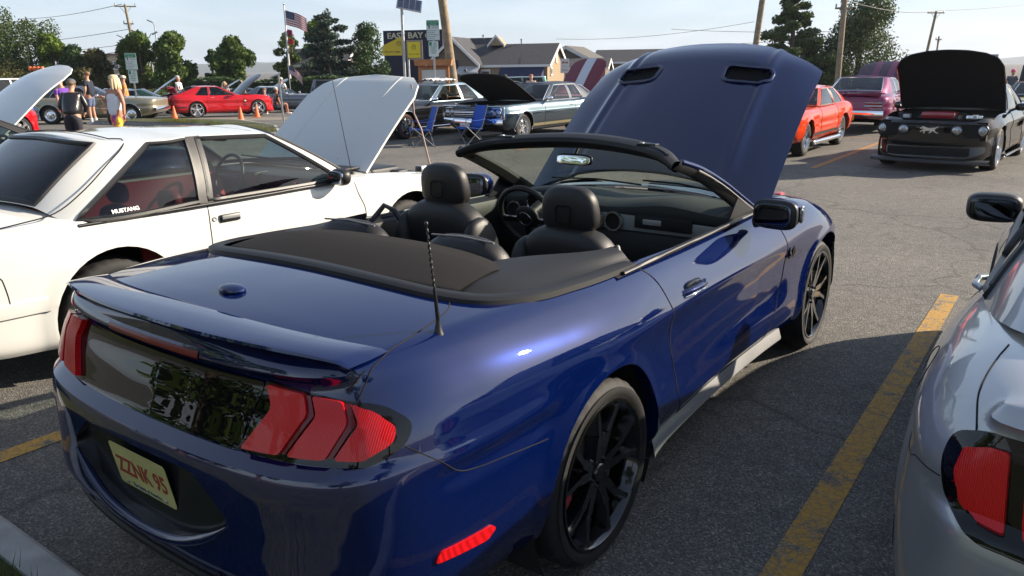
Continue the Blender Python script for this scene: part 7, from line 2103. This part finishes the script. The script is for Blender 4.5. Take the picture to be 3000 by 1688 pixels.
# ------------------------------------------------------------------ signs
M_sgreen = mat('sign_green', (.01, .25, .10), .4); M_swhite = mat('sign_white', (.68, .72, .68), .4); M_sink = mat('sign_grey_ink', (.18, .20, .19), .5)
def parking_sign(label, loc, rz, ztop, hsc=1.0):
    o = thing('parking_sign', label, 'sign', loc, rz)
    t = MB(); t.box((0, .02, (ztop - .02) / 2), (.05, .035, ztop - .02)); t.build('post', M_steel, o)
    W_, H_ = .40 * hsc, .60 * hsc; z0 = ztop - H_ / 2
    t = MB(); t.prism(rpoly([(-W_ / 2, z0 - H_ / 2), (W_ / 2, z0 - H_ / 2), (W_ / 2, z0 + H_ / 2), (-W_ / 2, z0 + H_ / 2)], .03), -.008, 0, 'y'); p1 = t.build('upper_plate', M_swhite, o)
    t = MB(); t.tube([(a, -.009, b) for a, b in rpoly([(-W_ / 2 + .012, z0 - H_ / 2 + .012), (W_ / 2 - .012, z0 - H_ / 2 + .012), (W_ / 2 - .012, z0 + H_ / 2 - .012), (-W_ / 2 + .012, z0 + H_ / 2 - .012)], .025)], .004, 5, closed=True); t.build('border', M_sgreen, p1)
    t = MB(); t.box((0, -.011, ztop - .09 * hsc), (W_ - .04, .004, .13 * hsc)); t.build('header_band', M_sgreen, p1)
    F = lambda x, z: face_mtx((x, -.0145, z), (1, 0, 0), (0, 0, 1))
    letters('PAY BY PLATE', .055 * hsc, M_swhite, p1, F(0, ztop - .062 * hsc), extrude=.001, width=W_ * .82); letters('PARKING', .05 * hsc, M_swhite, p1, F(0, ztop - .120 * hsc), extrude=.001, width=W_ * .55)
    t = MB(); t.box((-W_ * .28, -.010, z0 + .10 * hsc), (.05 * hsc, .003, .10 * hsc)); t.build('pictogram', M_sink, p1)
    for k, (x, w_) in enumerate(((.07, .18), (.07, .20), (-.04, .28), (-.06, .22), (0, .30), (-.03, .26), (-.05, .2))):
        t = MB(); t.box((x * hsc, -.0095, z0 + (.125 - .055 * k - (.03 if k > 1 else 0)) * hsc), (w_ * hsc, .003, .012)); t.build('text_line', M_sink, p1)
    W2, H2 = .30 * hsc, .46 * hsc; z2 = ztop - H_ - .02 - H2 / 2
    t = MB(); t.prism(rpoly([(-W2 / 2, z2 - H2 / 2), (W2 / 2, z2 - H2 / 2), (W2 / 2, z2 + H2 / 2), (-W2 / 2, z2 + H2 / 2)], .03), -.008, 0, 'y'); p2 = t.build('lower_plate', M_swhite, o)
    t = MB(); t.box((-W2 * .30, -.010, z2 + H2 * .33), (W2 * .26, .003, H2 * .24)); t.build('green_patch', M_sgreen, p2)
    for k, w_ in enumerate((.10, .12, .2, .16, .2, .14)):
        t = MB(); t.box(((.05 if k < 2 else 0), -.0095, z2 + H2 * (.38 - .13 * k)), (w_ * hsc, .003, .018)); t.build('text_line', M_sgreen, p2)
parking_sign('green and white parking sign behind the blonde woman', (-14.1, 30, gz(30)), R(10), 2.52)
parking_sign('green and white parking sign in front of the thick wooden pole', (-2.17, 23.2, 0), R(-4), 3.10, .92)
bp = thing('bare_post', 'bare metal sign post standing in the grass island', 'post', (-7.80, 27.2, .10)); t = MB(); t.rbox((-.03, 0, .75), (.055, .04, 1.6), .006, (0, R(-1.5), 0)); t.build('post', M_steel, bp)
# solar-powered pay station with yellow boards
ps = thing('pay_station', 'pay-station post with a solar panel and yellow pre-pay boards', 'pay station', (-4.05, 31, gz(31)))
t = MB(); t.tube([(0, 0, 0), (0, 0, 4.15)], .055, 12); t.build('post', M_steel, ps, 60)
t = MB(); t.tube([(.16, .05, 0), (.16, .05, 2.3)], .045, 10); t.build('post', M_steel, ps, 60)
PMX = Matrix.Rotation(R(38), 3, 'X') @ Matrix.Rotation(R(14), 3, 'Y')
t = MB(); t.rbox((.30, -.05, 4.20), (.95, .72, .05), .01, PMX); pan = t.build('solar_panel', M_alu, ps, 40)
for i in range(4):
    for j in range(3):
        t = MB(); c = PMX @ Vector(((i - 1.5) * .22, (j - 1) * .22, .028)); t.box((.30 + c.x, -.05 + c.y, 4.20 + c.z), (.205, .205, .004), PMX); t.build('solar_cell', mat('solar_cell', (.012, .016, .035), .15, coat=.8), pan)
M_y = mat('board_yellow', (.62, .46, .03), .5); M_ybk = mat('board_ink', (.03, .03, .03), .5)
t = MB(); t.prism([(-.80, 2.36), (-.06, 2.36), (-.06, 3.05), (-.80, 2.72)], -.07, -.05, 'y'); yb = t.build('sloped_board', M_y, ps)
letters('PRE-PAY HERE', .085, M_ybk, yb, face_mtx((-.42, -.072, 2.49), (1, 0, 0), (0, 0, 1)), extrude=.001, width=.60, bold=.001)
def circ_p(x, z, y, par):
    t = MB(); t.tube([(x + .075 * math.cos(a), y, z + .085 * math.sin(a)) for a in np.linspace(0, 2 * PI, 22, endpoint=False)], .009, 5, closed=True); t.build('ring', M_ybk, par, 60)
    letters('P', .12, M_ybk, par, face_mtx((x, y, z), (1, 0, 0), (0, 0, 1)), extrude=.001)
circ_p(-.17, 2.80, -.073, yb)
t = MB(); t.box((.42, -.02, 2.56), (.62, .05, .72)); fr = t.build('board_frame', mat('grey_wood', (.30, .25, .20), .8), ps)
t = MB(); t.box((.40, -.05, 2.56), (.48, .02, .58)); y2 = t.build('square_board', mat('board_bright_yellow', (.75, .60, .02), .45), ps)
circ_p(.40, 2.66, -.062, y2); letters('PRE-PAY HERE', .06, M_ybk, y2, face_mtx((.40, -.0615, 2.40), (1, 0, 0), (0, 0, 1)), extrude=.001, width=.40)
# map kiosk
M_cedar = mat('cedar', (.50, .20, .07), .6, bump=(30, .3), vary=(6, .2))
kk = thing('map_kiosk', 'cedar map kiosk with a white board in front of the thick pole', 'kiosk', (-2.36, 25, 0), R(-3))
for x in (-.43, .43): t = MB(); t.box((x, 0, .95), (.10, .10, 1.9)); t.build('post', M_cedar, kk)
t = MB(); t.prism([(-.56, 1.86), (.56, 1.86), (.60, 2.05), (-.60, 2.05)], -.16, .16, 'y'); t.build('hood', M_cedar, kk)
t = MB(); t.box((0, 0, 1.80), (.78, .07, .10)); t.build('rail', M_cedar, kk); t = MB(); t.box((0, 0, .62), (.78, .07, .10)); t.build('rail', M_cedar, kk)
t = MB(); t.box((0, -.01, 1.2), (.76, .03, 1.08)); bd = t.build('board', mat('map_paper', (.72, .68, .60), .6), kk)
for (x, z, w_, h_) in ((.1, 1.42, .22, .05), (-.05, 1.0, .03, .04), (.12, .98, .06, .03), (.1, 1.15, .05, .05)): t = MB(); t.box((x, -.027, z), (w_, .002, h_)); t.build('map_mark', mat('map_tint', (.55, .52, .40), .6), bd)
# tow-away sign
ts = thing('tow_sign', 'small white tow-zone sign in front of the tan gable', 'sign', (3.05, 44, gz(44)), R(-3)); t = MB(); t.box((0, .02, 1.2), (.05, .04, 2.4)); t.build('post', M_steel, ts)
t = MB(); t.prism(rpoly([(-.24, 1.90), (.24, 1.90), (.24, 2.66), (-.24, 2.66)], .03), -.01, .005, 'y'); tp_ = t.build('plate', mat('sign_pale', (.55, .52, .52), .5), ts)
M_tr = mat('sign_maroon', (.25, .06, .08), .5)
letters('TOW', .10, M_tr, tp_, face_mtx((0, -.012, 2.24), (1, 0, 0), (0, 0, 1)), extrude=.001); letters('ZONE', .13, M_tr, tp_, face_mtx((0, -.012, 2.04), (1, 0, 0), (0, 0, 1)), extrude=.001)
t = MB(); t.prism([(-.15, 2.38), (-.15, 2.50), (-.05, 2.52), (.0, 2.46), (.15, 2.52), (.16, 2.47), (.13, 2.38), (.09, 2.38), (.09, 2.42), (-.10, 2.42), (-.10, 2.38)], -.013, -.010, 'y'); t.build('tow_truck_icon', M_tr, tp_)
rs = thing('back_of_sign', 'grey back of a sign above the people at right', 'sign', (19.9, 33, gz(33))); t = MB(); t.box((0, 0, 1.1), (.05, .04, 2.2)); t.build('post', M_steel, rs); t = MB(); t.rbox((0, -.03, 1.98), (.36, .01, .46), .004); t.build('plate', mat('sign_back', (.33, .33, .33), .5), rs)
bl_ = thing('beacon_bar', 'bar of four orange lanterns above the cars at far left', 'lantern bar', (-26.5, 45, gz(45)))
t = MB(); t.box((0, 0, 1.15), (.06, .06, 2.3)); t.build('post', M_steel, bl_); t = MB(); t.box((0, 0, 2.34), (.95, .06, .06)); t.build('bar', M_black, bl_)
for k in range(4): t = MB(); t.pillow((-.34 + .225 * k, 0, 2.50), (.22, .22, .26), 2, n=10); t.build('lantern', mat('lantern_orange', (.72, .16, .04), .45), bl_, 60)

# ------------------------------------------------------------------ cones and camp chairs
M_cone = mat('cone_orange', (.75, .14, .03), .55)
cone_ms = (MB().lathe([(.135, 0), (.12, .03), (.028, .50), (.02, .52), (0, .52)], 20, 'z', (0, 0, .03)).mesh('cone', 40), MB().rbox((0, 0, .015), (.34, .34, .03), .01).mesh('foot', 40))
for x, y, lb in ((-14.1, 33.2, 'orange traffic cone behind the red coupe\'s open boot'), (-9.75, 28.6, 'orange traffic cone standing alone nearest the white roof'), (-10.95, 34.2, 'orange traffic cone at the red coupe\'s front wheel')):
    o = thing('traffic_cone', lb, 'cone', (x, y, gz(y)), R(20), 'traffic cones'); 
    a = bpy.data.objects.new('cone', cone_ms[0]); b = bpy.data.objects.new('foot', cone_ms[1])
    for q in (a, b):
        COL.objects.link(q); q.parent = o
        if not q.data.materials: q.data.materials.append(M_cone)
M_blue = mat('camp_chair_blue', (.012, .085, .42), .7, bump=(300, .2)); M_tube = mat('chair_tube', (.16, .165, .18), .6, .2)
def camp_chair(label, loc, rz):
    o = thing('camp_chair', label, 'chair', loc, rz, 'folding camp chairs')
    # faces local +x
    def slab(rows, nm, m=M_blue): t = MB(); t.grid(rows); f = t.build(nm, m, o, 60); md = f.modifiers.new('thick', 'SOLIDIFY'); md.thickness = .008; return f
    slab([[(.22 - .44 * u, -.25 + .5 * v, .42 - .05 * math.sin(PI * v) - .05 * u) for v in np.linspace(0, 1, 9)] for u in np.linspace(0, 1, 8)], 'seat')
    slab([[(-.20 - .16 * u - .03 * math.sin(PI * v), -.25 + .5 * v, .38 + .52 * u) for v in np.linspace(0, 1, 9)] for u in np.linspace(0, 1, 10)], 'backrest')
    for s in (-1, 1):
        slab([[(.24 - .52 * u, s * (.26 + .05 * (v - .5)), .60 - .03 * math.sin(PI * u)) for v in (0, .5, 1)] for u in np.linspace(0, 1, 8)], 'armrest')
        for a, b in (((.25, s * .27, .0), (-.22, s * .25, .44)), ((-.25, s * .27, .0), (.24, s * .25, .44)), ((.26, s * .27, .42), (.26, s * .28, .60)), ((-.20, s * .26, .40), (-.37, s * .26, .93))): t = MB(); t.tube([a, b], .010, 6); t.build('leg' if a[2] == 0 else 'frame_tube', M_tube, o, 60)
    for x in (-.25, .25):
        for s in (-1, 1): t = MB(); t.tube([(x, s * .27, 0), (x * .9, -s * .24, .42)], .010, 6); t.build('leg', M_tube, o, 60)
    for x in (-.25, .25):
        for s in (-1, 1): t = MB(); t.pillow((x, s * .27, .012), (.04, .04, .03), 2.4, n=6); t.build('foot', M_black, o, 60)
camp_chair('blue folding camp chair beside the black coupe\'s front wheel, turned left', (-2.1, 18.5, 0), R(200))
camp_chair('blue folding camp chair in front of the teal coupe\'s grille', (-.98, 18.9, 0), R(215))
camp_chair('blue folding camp chair almost hidden behind the white hatchback\'s bonnet', (-6.0, 24.0, 0), R(160))
# pale cloths drying on the black coupe's roof
t = MB(); r5 = np.random.default_rng(5); rows = []
for i in range(14):
    rows.append([(-.55 + 1.1 * i / 13, -.3 + .6 * j / 9, .05 + .05 * abs(math.sin(i * 1.7 + j)) + r5.uniform(0, .04) - .04 * ((j - 4.5) / 4.5) ** 2) for j in range(10)])
t.grid(rows); o = t.build('cloth', mat('pale_cloth', (.65, .62, .64), .9), None, 50); o.location = lot(15.75 - .55, 13.0, 1.385); o.rotation_euler = (0, 0, ROT); tag(o, 'crumpled pale cloth lying on the black coupe\'s roof', 'cloth')

# ------------------------------------------------------------------ people
M_skin = mat('skin', (.52, .27, .18), .55, vary=(8, .08)); M_skin2 = mat('tanned_skin', (.45, .20, .12), .55, vary=(8, .08))
def skinned(name, V, E, rad, root=0, sub=2):
    me = bpy.data.meshes.new('t'); me.from_pydata(V, E, []); o = bpy.data.objects.new('t', me); COL.objects.link(o)
    o.modifiers.new('s', 'SKIN'); md = o.modifiers.new('d', 'SUBSURF'); md.levels = sub; md.render_levels = sub
    for i, sv in enumerate(me.skin_vertices[0].data):
        sv.radius = rad[i] if isinstance(rad[i], tuple) else (rad[i], rad[i]); sv.use_root = (i == root)
    dg = bpy.context.evaluated_depsgraph_get(); m2 = bpy.data.meshes.new_from_object(o.evaluated_get(dg)); bpy.data.objects.remove(o); bpy.data.meshes.remove(me)
    m2.name = name; m2.materials.clear(); m2.shade_smooth(); return m2
def person(label, loc, rz, h=1.75, shirt=(.5, .5, .5), legs=(.2, .2, .25), shoes=(.6, .6, .6), hair=(.2, .14, .08), skin=None, sleeve='short', pants='short', cap=None, lean=0.0, pose='stand', headturn=0.0, fat=1.0, female=False, glasses=False, longhair=False, shirtm=None, pantm=None, arms=None, socks=None, extra=None):
    """faces local +x. pose: stand / walk / sit"""
    o = thing('person', label, 'person', loc, rz, None); k = h / 1.75
    L_ = lambda z: lean * max(0, z - .95)                      # forward lean of the upper body
    S = lambda x, y, z: (x * k + L_(z) * k, y * k, z * k - .35 * lean * L_(z) * k * .5)
    sh = .185 if not female else .165
    hipx = 0.0
    if pose == 'walk': kn = [(.16, .09, .52), (-.06, -.09, .52)]; an = [(.20, .09, .10), (-.26, -.09, .14)]
    elif pose == 'sit': kn = [(.42, .12, .50), (.42, -.12, .50)]; an = [(.46, .12, .08), (.46, -.12, .08)]
    else: kn = [(.03, .10, .50), (.01, -.10, .50)]; an = [(.0, .11, .08), (-.03, -.11, .08)]
    dz = -.47 if pose == 'sit' else 0
    T = lambda p: S(p[0], p[1], p[2] + dz)
    F = lambda p: (p[0] * k, p[1] * k, p[2] * k)
    A = arms or [((.02, .24, 1.15), (.10, .25, .92)), ((.02, -.24, 1.15), (.10, -.25, .92))]
    ht = headturn; hx = lambda d: (d * math.cos(ht), d * math.sin(ht))
    fx, fy = hx(.03); nx_, ny_ = hx(.105); cx2, cy2 = hx(-.02)
    V = [T((0, 0, .95)), T((0, 0, 1.12)), T((0, 0, 1.32)), T((-.01, 0, 1.46)), T((.0, 0, 1.52)), T((fx * .6, fy * .6, 1.575)), T((cx2 * .5, cy2 * .5, 1.66)), T((cx2 * .5, cy2 * .5, 1.735)),
         T((0, sh, 1.42)), T(A[0][0]), T(A[0][1]), T((0, -sh, 1.42)), T(A[1][0]), T(A[1][1]),
         T((0, .09, .90)), F(kn[0]), F(an[0]), F((an[0][0] + .15, an[0][1] + .02, an[0][2] - .05)), T((0, -.09, .90)), F(kn[1]), F(an[1]), F((an[1][0] + .15, an[1][1] - .02, an[1][2] - .05))]
    E = [(0, 1), (1, 2), (2, 3), (3, 4), (4, 5), (5, 6), (6, 7), (2, 8), (8, 9), (9, 10), (2, 11), (11, 12), (12, 13), (0, 14), (14, 15), (15, 16), (16, 17), (0, 18), (18, 19), (19, 20), (20, 21)]
    f = fat * k; fb = (fat * .86 if sleeve == 'long' else fat) * k
    rad = [.135 * fb, .13 * fb, .13 * fb, .075 * k, .055 * k, .075 * k, .092 * k, .05 * k, .06 * k, .042 * k, .030 * k, .06 * k, .042 * k, .030 * k, .095 * f, .058 * k, .038 * k, .035 * k, .095 * f, .058 * k, .038 * k, .035 * k]
    me = skinned('body', V, E, rad); bo = obj('body', me, skin or M_skin, o)
    # hands with fingers, nose, ears
    hm = MB(); 
    for w, e in ((10, 9), (13, 12)):
        W_, E2 = Vector(V[w]), Vector(V[e]); d = (W_ - E2).normalized(); sd = d.cross(Vector((1, 0, .1))).normalized(); pz = W_ + d * .045 * k
        hm.pillow(pz, (.085 * k, .035 * k, .09 * k), 2.6, d.to_track_quat('Z', 'Y').to_matrix(), n=6)
        for q in range(4):
            b = pz + d * .035 * k + Vector((1, 0, 0)) * (.028 - .018 * q) * k; ln = (.062, .07, .066, .05)[q] * k
            hm.tube([b, b + d * ln * .55 + sd * .004, b + d * ln * .95 + sd * .018 * k], [.009 * k, .008 * k, .006 * k], 5)
        b = pz + Vector((.035, 0, 0)) * k; hm.tube([b, b + d * .03 * k + Vector((.022, 0, 0)) * k, b + d * .06 * k + Vector((.026, 0, 0)) * k], [.011 * k, .009 * k, .007 * k], 5)
    hd = Vector(T((cx2 * .5, cy2 * .5, 1.655))); fd = Vector((math.cos(ht), math.sin(ht), 0)); ld = Vector((-math.sin(ht), math.cos(ht), 0))
    hm.pillow(hd + fd * .095 * k + Vector((0, 0, -.015 * k)), (.035 * k, .028 * k, .045 * k), 2, n=6)
    for s in (-1, 1): hm.pillow(hd + ld * s * .088 * k + Vector((0, 0, -.01 * k)), (.03 * k, .018 * k, .05 * k), 2, n=6)
    hm.build('hands_and_features', skin or M_skin, bo, 60)
    if glasses:
        g = MB()
        for s in (-1, 1): g.pillow(hd + fd * .085 * k + ld * s * .035 * k + Vector((0, 0, .012 * k)), (.02, .05 * k, .032 * k), 2.6, Matrix.Rotation(ht, 3, 'Z'), n=6)
        g.build('sunglasses', M_gloss, bo, 60)
    else:
        g = MB()
        for s in (-1, 1): g.pillow(hd + fd * .088 * k + ld * s * .033 * k + Vector((0, 0, .012 * k)), (.012, .022 * k, .010 * k), 2, n=5)
        g.build('eyes', M_gloss, bo, 60)
    g = MB(); g.pillow(hd + fd * .088 * k + Vector((0, 0, -.055 * k)), (.012, .045 * k, .012 * k), 2, n=5); g.build('mouth', mat('lips', (.35, .10, .09), .5), bo, 60)
    # hair
    hb = MB(); hb.pillow(hd + Vector((0, 0, .045 * k)) - fd * .018 * k, (.20 * k, .19 * k, .15 * k), 2.2, n=10)
    if longhair:
        for a in np.linspace(R(75), R(285), 9):
            q = hd - fd * 0 + Vector((math.cos(a + ht) * .09, math.sin(a + ht) * .09, .03)) * k
            hb.tube([q, q + Vector((math.cos(a + ht) * .03, math.sin(a + ht) * .03, -.12)) * k, q + Vector((math.cos(a + ht) * .05 - .01, math.sin(a + ht) * .05, -.23)) * k], [.05 * k, .045 * k, .015 * k], 7)
    hb.build('hair', mat('hair_%.2f_%.2f' % hair[:2], hair, .6, bump=(60, .6)), bo, 60)
    if cap:
        c = MB(); c.lathe([(.112 * k, 0), (.112 * k, .03 * k), (.095 * k, .075 * k), (.05 * k, .105 * k), (0, .112 * k)], 16, 'z', hd + Vector((0, 0, .035 * k)))
        c.pillow(hd + fd * .13 * k + Vector((0, 0, .045 * k)), (.15 * k, .16 * k, .016 * k), 2.4, Matrix.Rotation(ht, 3, 'Z'), n=8); c.build('cap', mat('cap_%.2f_%.2f_%.2f' % cap, cap, .8), o, 60)
    # shirt
    sm = shirtm or mat('shirt_%.2f_%.2f_%.2f' % shirt, shirt, .85, bump=(40, .25))
    e0, e1 = Vector(V[9]), Vector(V[12])
    if sleeve == 'none': SV = [T((0, 0, .86)), T((0, 0, 1.02)), T((0, 0, 1.32)), T((-.01, 0, 1.44)), T((0, sh * .78, 1.43)), T((0, -sh * .78, 1.43))]; SE = [(0, 1), (1, 2), (2, 3), (2, 4), (2, 5)]; SR = [.172 * f, .158 * f, .155 * f, .092 * k, .084 * k, .084 * k]
    else:
        q = .62 if sleeve == 'short' else 1.0
        a0 = Vector(V[8]).lerp(e0, q); b0 = Vector(V[11]).lerp(e1, q)
        SV = [T((0, 0, .88)), T((0, 0, 1.05)), T((0, 0, 1.32)), T((-.01, 0, 1.45)), V[8], tuple(a0), V[11], tuple(b0)]; SE = [(0, 1), (1, 2), (2, 3), (2, 4), (4, 5), (2, 6), (6, 7)]; SR = [.165 * f, .158 * f, .152 * f, .072 * k, .078 * k, .066 * k, .078 * k, .066 * k]
        if sleeve == 'long':
            n0 = len(SV); SV += [tuple(Vector(V[10])), tuple(Vector(V[13]))]; SE += [(5, n0), (7, n0 + 1)]; SR[5] = SR[7] = .062 * k; SR += [.045 * k, .045 * k]
    obj('shirt' if sleeve != 'long' else 'jacket', skinned('shirt', SV, SE, SR), sm, o)
    # shorts / trousers
    pm = pantm or mat('pants_%.2f_%.2f_%.2f' % legs, legs, .85, bump=(50, .2)); kq = .85 if pants == 'short' else 1.0
    k0 = Vector(V[14]).lerp(Vector(V[15]), kq); k1 = Vector(V[18]).lerp(Vector(V[19]), kq)
    PV = [T((0, 0, 1.0)), T((0, 0, .93)), V[14], tuple(k0), V[18], tuple(k1)]; PE = [(0, 1), (1, 2), (2, 3), (1, 4), (4, 5)]; PR = [.142 * f, .148 * f, .112 * f, .092 * k, .112 * f, .092 * k]
    if pants == 'long': PV += [V[16], V[20]]; PE += [(3, 6), (5, 7)]; PR += [.06 * k, .06 * k]
    obj('shorts' if pants == 'short' else 'trousers', skinned('shorts', PV, PE, PR), pm, o)
    for a in (16, 20):
        s = MB(); p = Vector(V[a]); s.pillow(p + Vector((.06 * k, 0, -.045 * k)), (.28 * k, .10 * k, .085 * k), 2.6, n=8); s.build('shoe', mat('shoe_%.2f_%.2f' % shoes[:2], shoes, .6), o, 60)
        if socks: s = MB(); s.lathe([(.048 * k, -.02), (.05 * k, .10 * k), (.047 * k, .14 * k)], 12, 'z', p); s.build('sock', mat('sock_white', (.7, .7, .68), .9), o, 60)
    if extra: extra(o, V, k)
    return o
def tie_dye():
    m, nt, b = nodes_of('tie_dye_print'); tc = nt.nodes.new('ShaderNodeTexCoord').outputs['Object']; n1 = N(nt, 'ShaderNodeTexNoise', Scale=5.5, Detail=2.0); nt.links.new(tc, n1.inputs['Vector'])
    r_ = nt.nodes.new('ShaderNodeValToRGB'); nt.links.new(n1.outputs['Fac'], r_.inputs[0]); e = r_.color_ramp.elements; e[0].position = .30; e[0].color = (.10, .05, .40, 1); e[1].position = .72; e[1].color = (.08, .30, .10, 1)
    for p, c in ((.42, (.75, .10, .22, 1)), (.52, (.85, .60, .03, 1)), (.60, (.85, .22, .06, 1))): q = e.new(p); q.color = c
    nt.links.new(r_.outputs[0], b.inputs['Base Color']); b.inputs['Roughness'].default_value = .85; return m
def handbag(o, V, k):
    t = MB(); t.pillow((-.08, -.30 * k, .86 * k), (.16, .12, .34), 3, n=8); bg = t.build('handbag', M_leather, o, 60)
    t = MB(); t.tube([(-.05, -.28 * k, 1.0 * k), (0, -.20 * k, 1.25 * k), (0, -.14 * k, 1.50 * k), (-.10, -.20 * k, 1.30 * k), (-.11, -.30 * k, 1.0 * k)], .010, 6); t.build('strap', M_leather, bg, 60)
person('blonde woman in a white sleeveless top and bright patterned shorts, walking', (-8.45, 17.0, 0), az(205), 1.70, (.74, .74, .78), female=True, hair=(.62, .50, .30), skin=M_skin2, sleeve='none', pose='walk', headturn=R(-35), glasses=True, longhair=True, pantm=tie_dye(), fat=1.05, arms=[((.0, .25, 1.16), (.04, .27, .90)), ((.05, -.23, 1.17), (.20, -.14, 1.28))], extra=handbag)
person('man in a navy tee and blue shorts standing in white trainers', (-15.1, 28.6, gz(28.6)), az(272), 1.82, (.012, .018, .035), (.10, .13, .22), (.7, .69, .68), (.20, .11, .06), glasses=True, socks=True, arms=[((-.02, .25, 1.15), (.10, .20, .93)), ((-.02, -.25, 1.15), (.12, -.20, .93))], fat=1.1)
M_lthr = mat('shiny_black_leather', (.012, .012, .013), .32, bump=(9, .9), coat=.3)
person('man in a black leather jacket stooping with his back to us', (-9.75, 17.6, 0), az(-12), 1.62, shirtm=M_lthr, sleeve='long', pants='long', legs=(.02, .02, .03), cap=(.10, .10, .11), lean=.42, fat=1.42, arms=[((.10, .30, 1.12), (.24, .22, .98)), ((.10, -.30, 1.12), (.24, -.22, .98))], shoes=(.05, .05, .05))
person('person in a purple shirt bending beside the leather-jacketed man', (-12.0, 21.6, 0), az(-60), 1.66, (.16, .05, .36), lean=.45, hair=(.35, .25, .15))
person('man in an orange tee and pale cap behind the blonde woman', (-15.75, 32.6, gz(32.6)), az(240), 1.74, (.75, .26, .06), cap=(.62, .56, .44), glasses=True)
person('grey-haired man in a white tee behind the red coupe\'s boot', (-15.75, 38.0, gz(38.0)), az(85), 1.86, (.70, .70, .72), hair=(.45, .42, .40), arms=[((.04, .24, 1.15), (.28, .16, 1.08)), ((.04, -.24, 1.15), (.28, -.16, 1.08))])
person('man in a white polo, khaki shorts and cap seen from behind', (-12.45, 43.5, gz(43.5)), az(12), 1.80, (.74, .75, .73), (.55, .50, .40), cap=(.6, .56, .48), fat=1.05, arms=[((.0, .27, 1.16), (.02, .33, .94)), ((.0, -.27, 1.16), (.02, -.33, .94))])
person('seated man in a black tee beside the red coupe\'s nose', (-11.55, 39.4, gz(39.4)), az(60), 1.76, (.012, .012, .015), (.08, .08, .09), hair=(.6, .58, .55), pose='sit', skin=M_skin2)
person('seated person in a wide hat behind the red bonnet', (-12.4, 40.2, gz(40.2)), az(170), 1.70, (.10, .08, .08), (.08, .08, .09), cap=(.16, .10, .07), pose='sit')
person('fair-haired woman behind the red coupe\'s roof', (-15.9, 44.5, gz(44.5)), az(150), 1.66, (.45, .34, .30), female=True, hair=(.5, .36, .2), longhair=True)
person('man in a dark checked shirt behind the red coupe\'s roof', (-14.9, 44.2, gz(44.2)), az(20), 1.72, (.10, .09, .10), hair=(.3, .24, .2), lean=.1)
person('man in a blue-grey tee beside the dark green pick-up', (-.92, 37.0, gz(37.0)), az(160), 1.72, (.25, .33, .40), hair=(.5, .48, .46), skin=M_skin2)
person('dark-haired person near the dark green pick-up', (-.22, 36.5, gz(36.5)), az(200), 1.70, (.05, .05, .06), hair=(.03, .02, .015), female=True, longhair=True)
person('person with reddish hair in front of the navy awning', (1.0, 36.8, gz(36.8)), az(180), 1.70, (.55, .40, .35), hair=(.40, .16, .08))
person('man in a white shirt and red cap at the right edge', (22.0, 36.0, gz(36.0)), az(270), 1.76, (.72, .72, .72), cap=(.45, .03, .04))
person('person in a pink sun hat at the right edge', (22.4, 35.5, gz(35.5)), az(200), 1.62, (.10, .10, .12), cap=(.8, .10, .28), female=True)
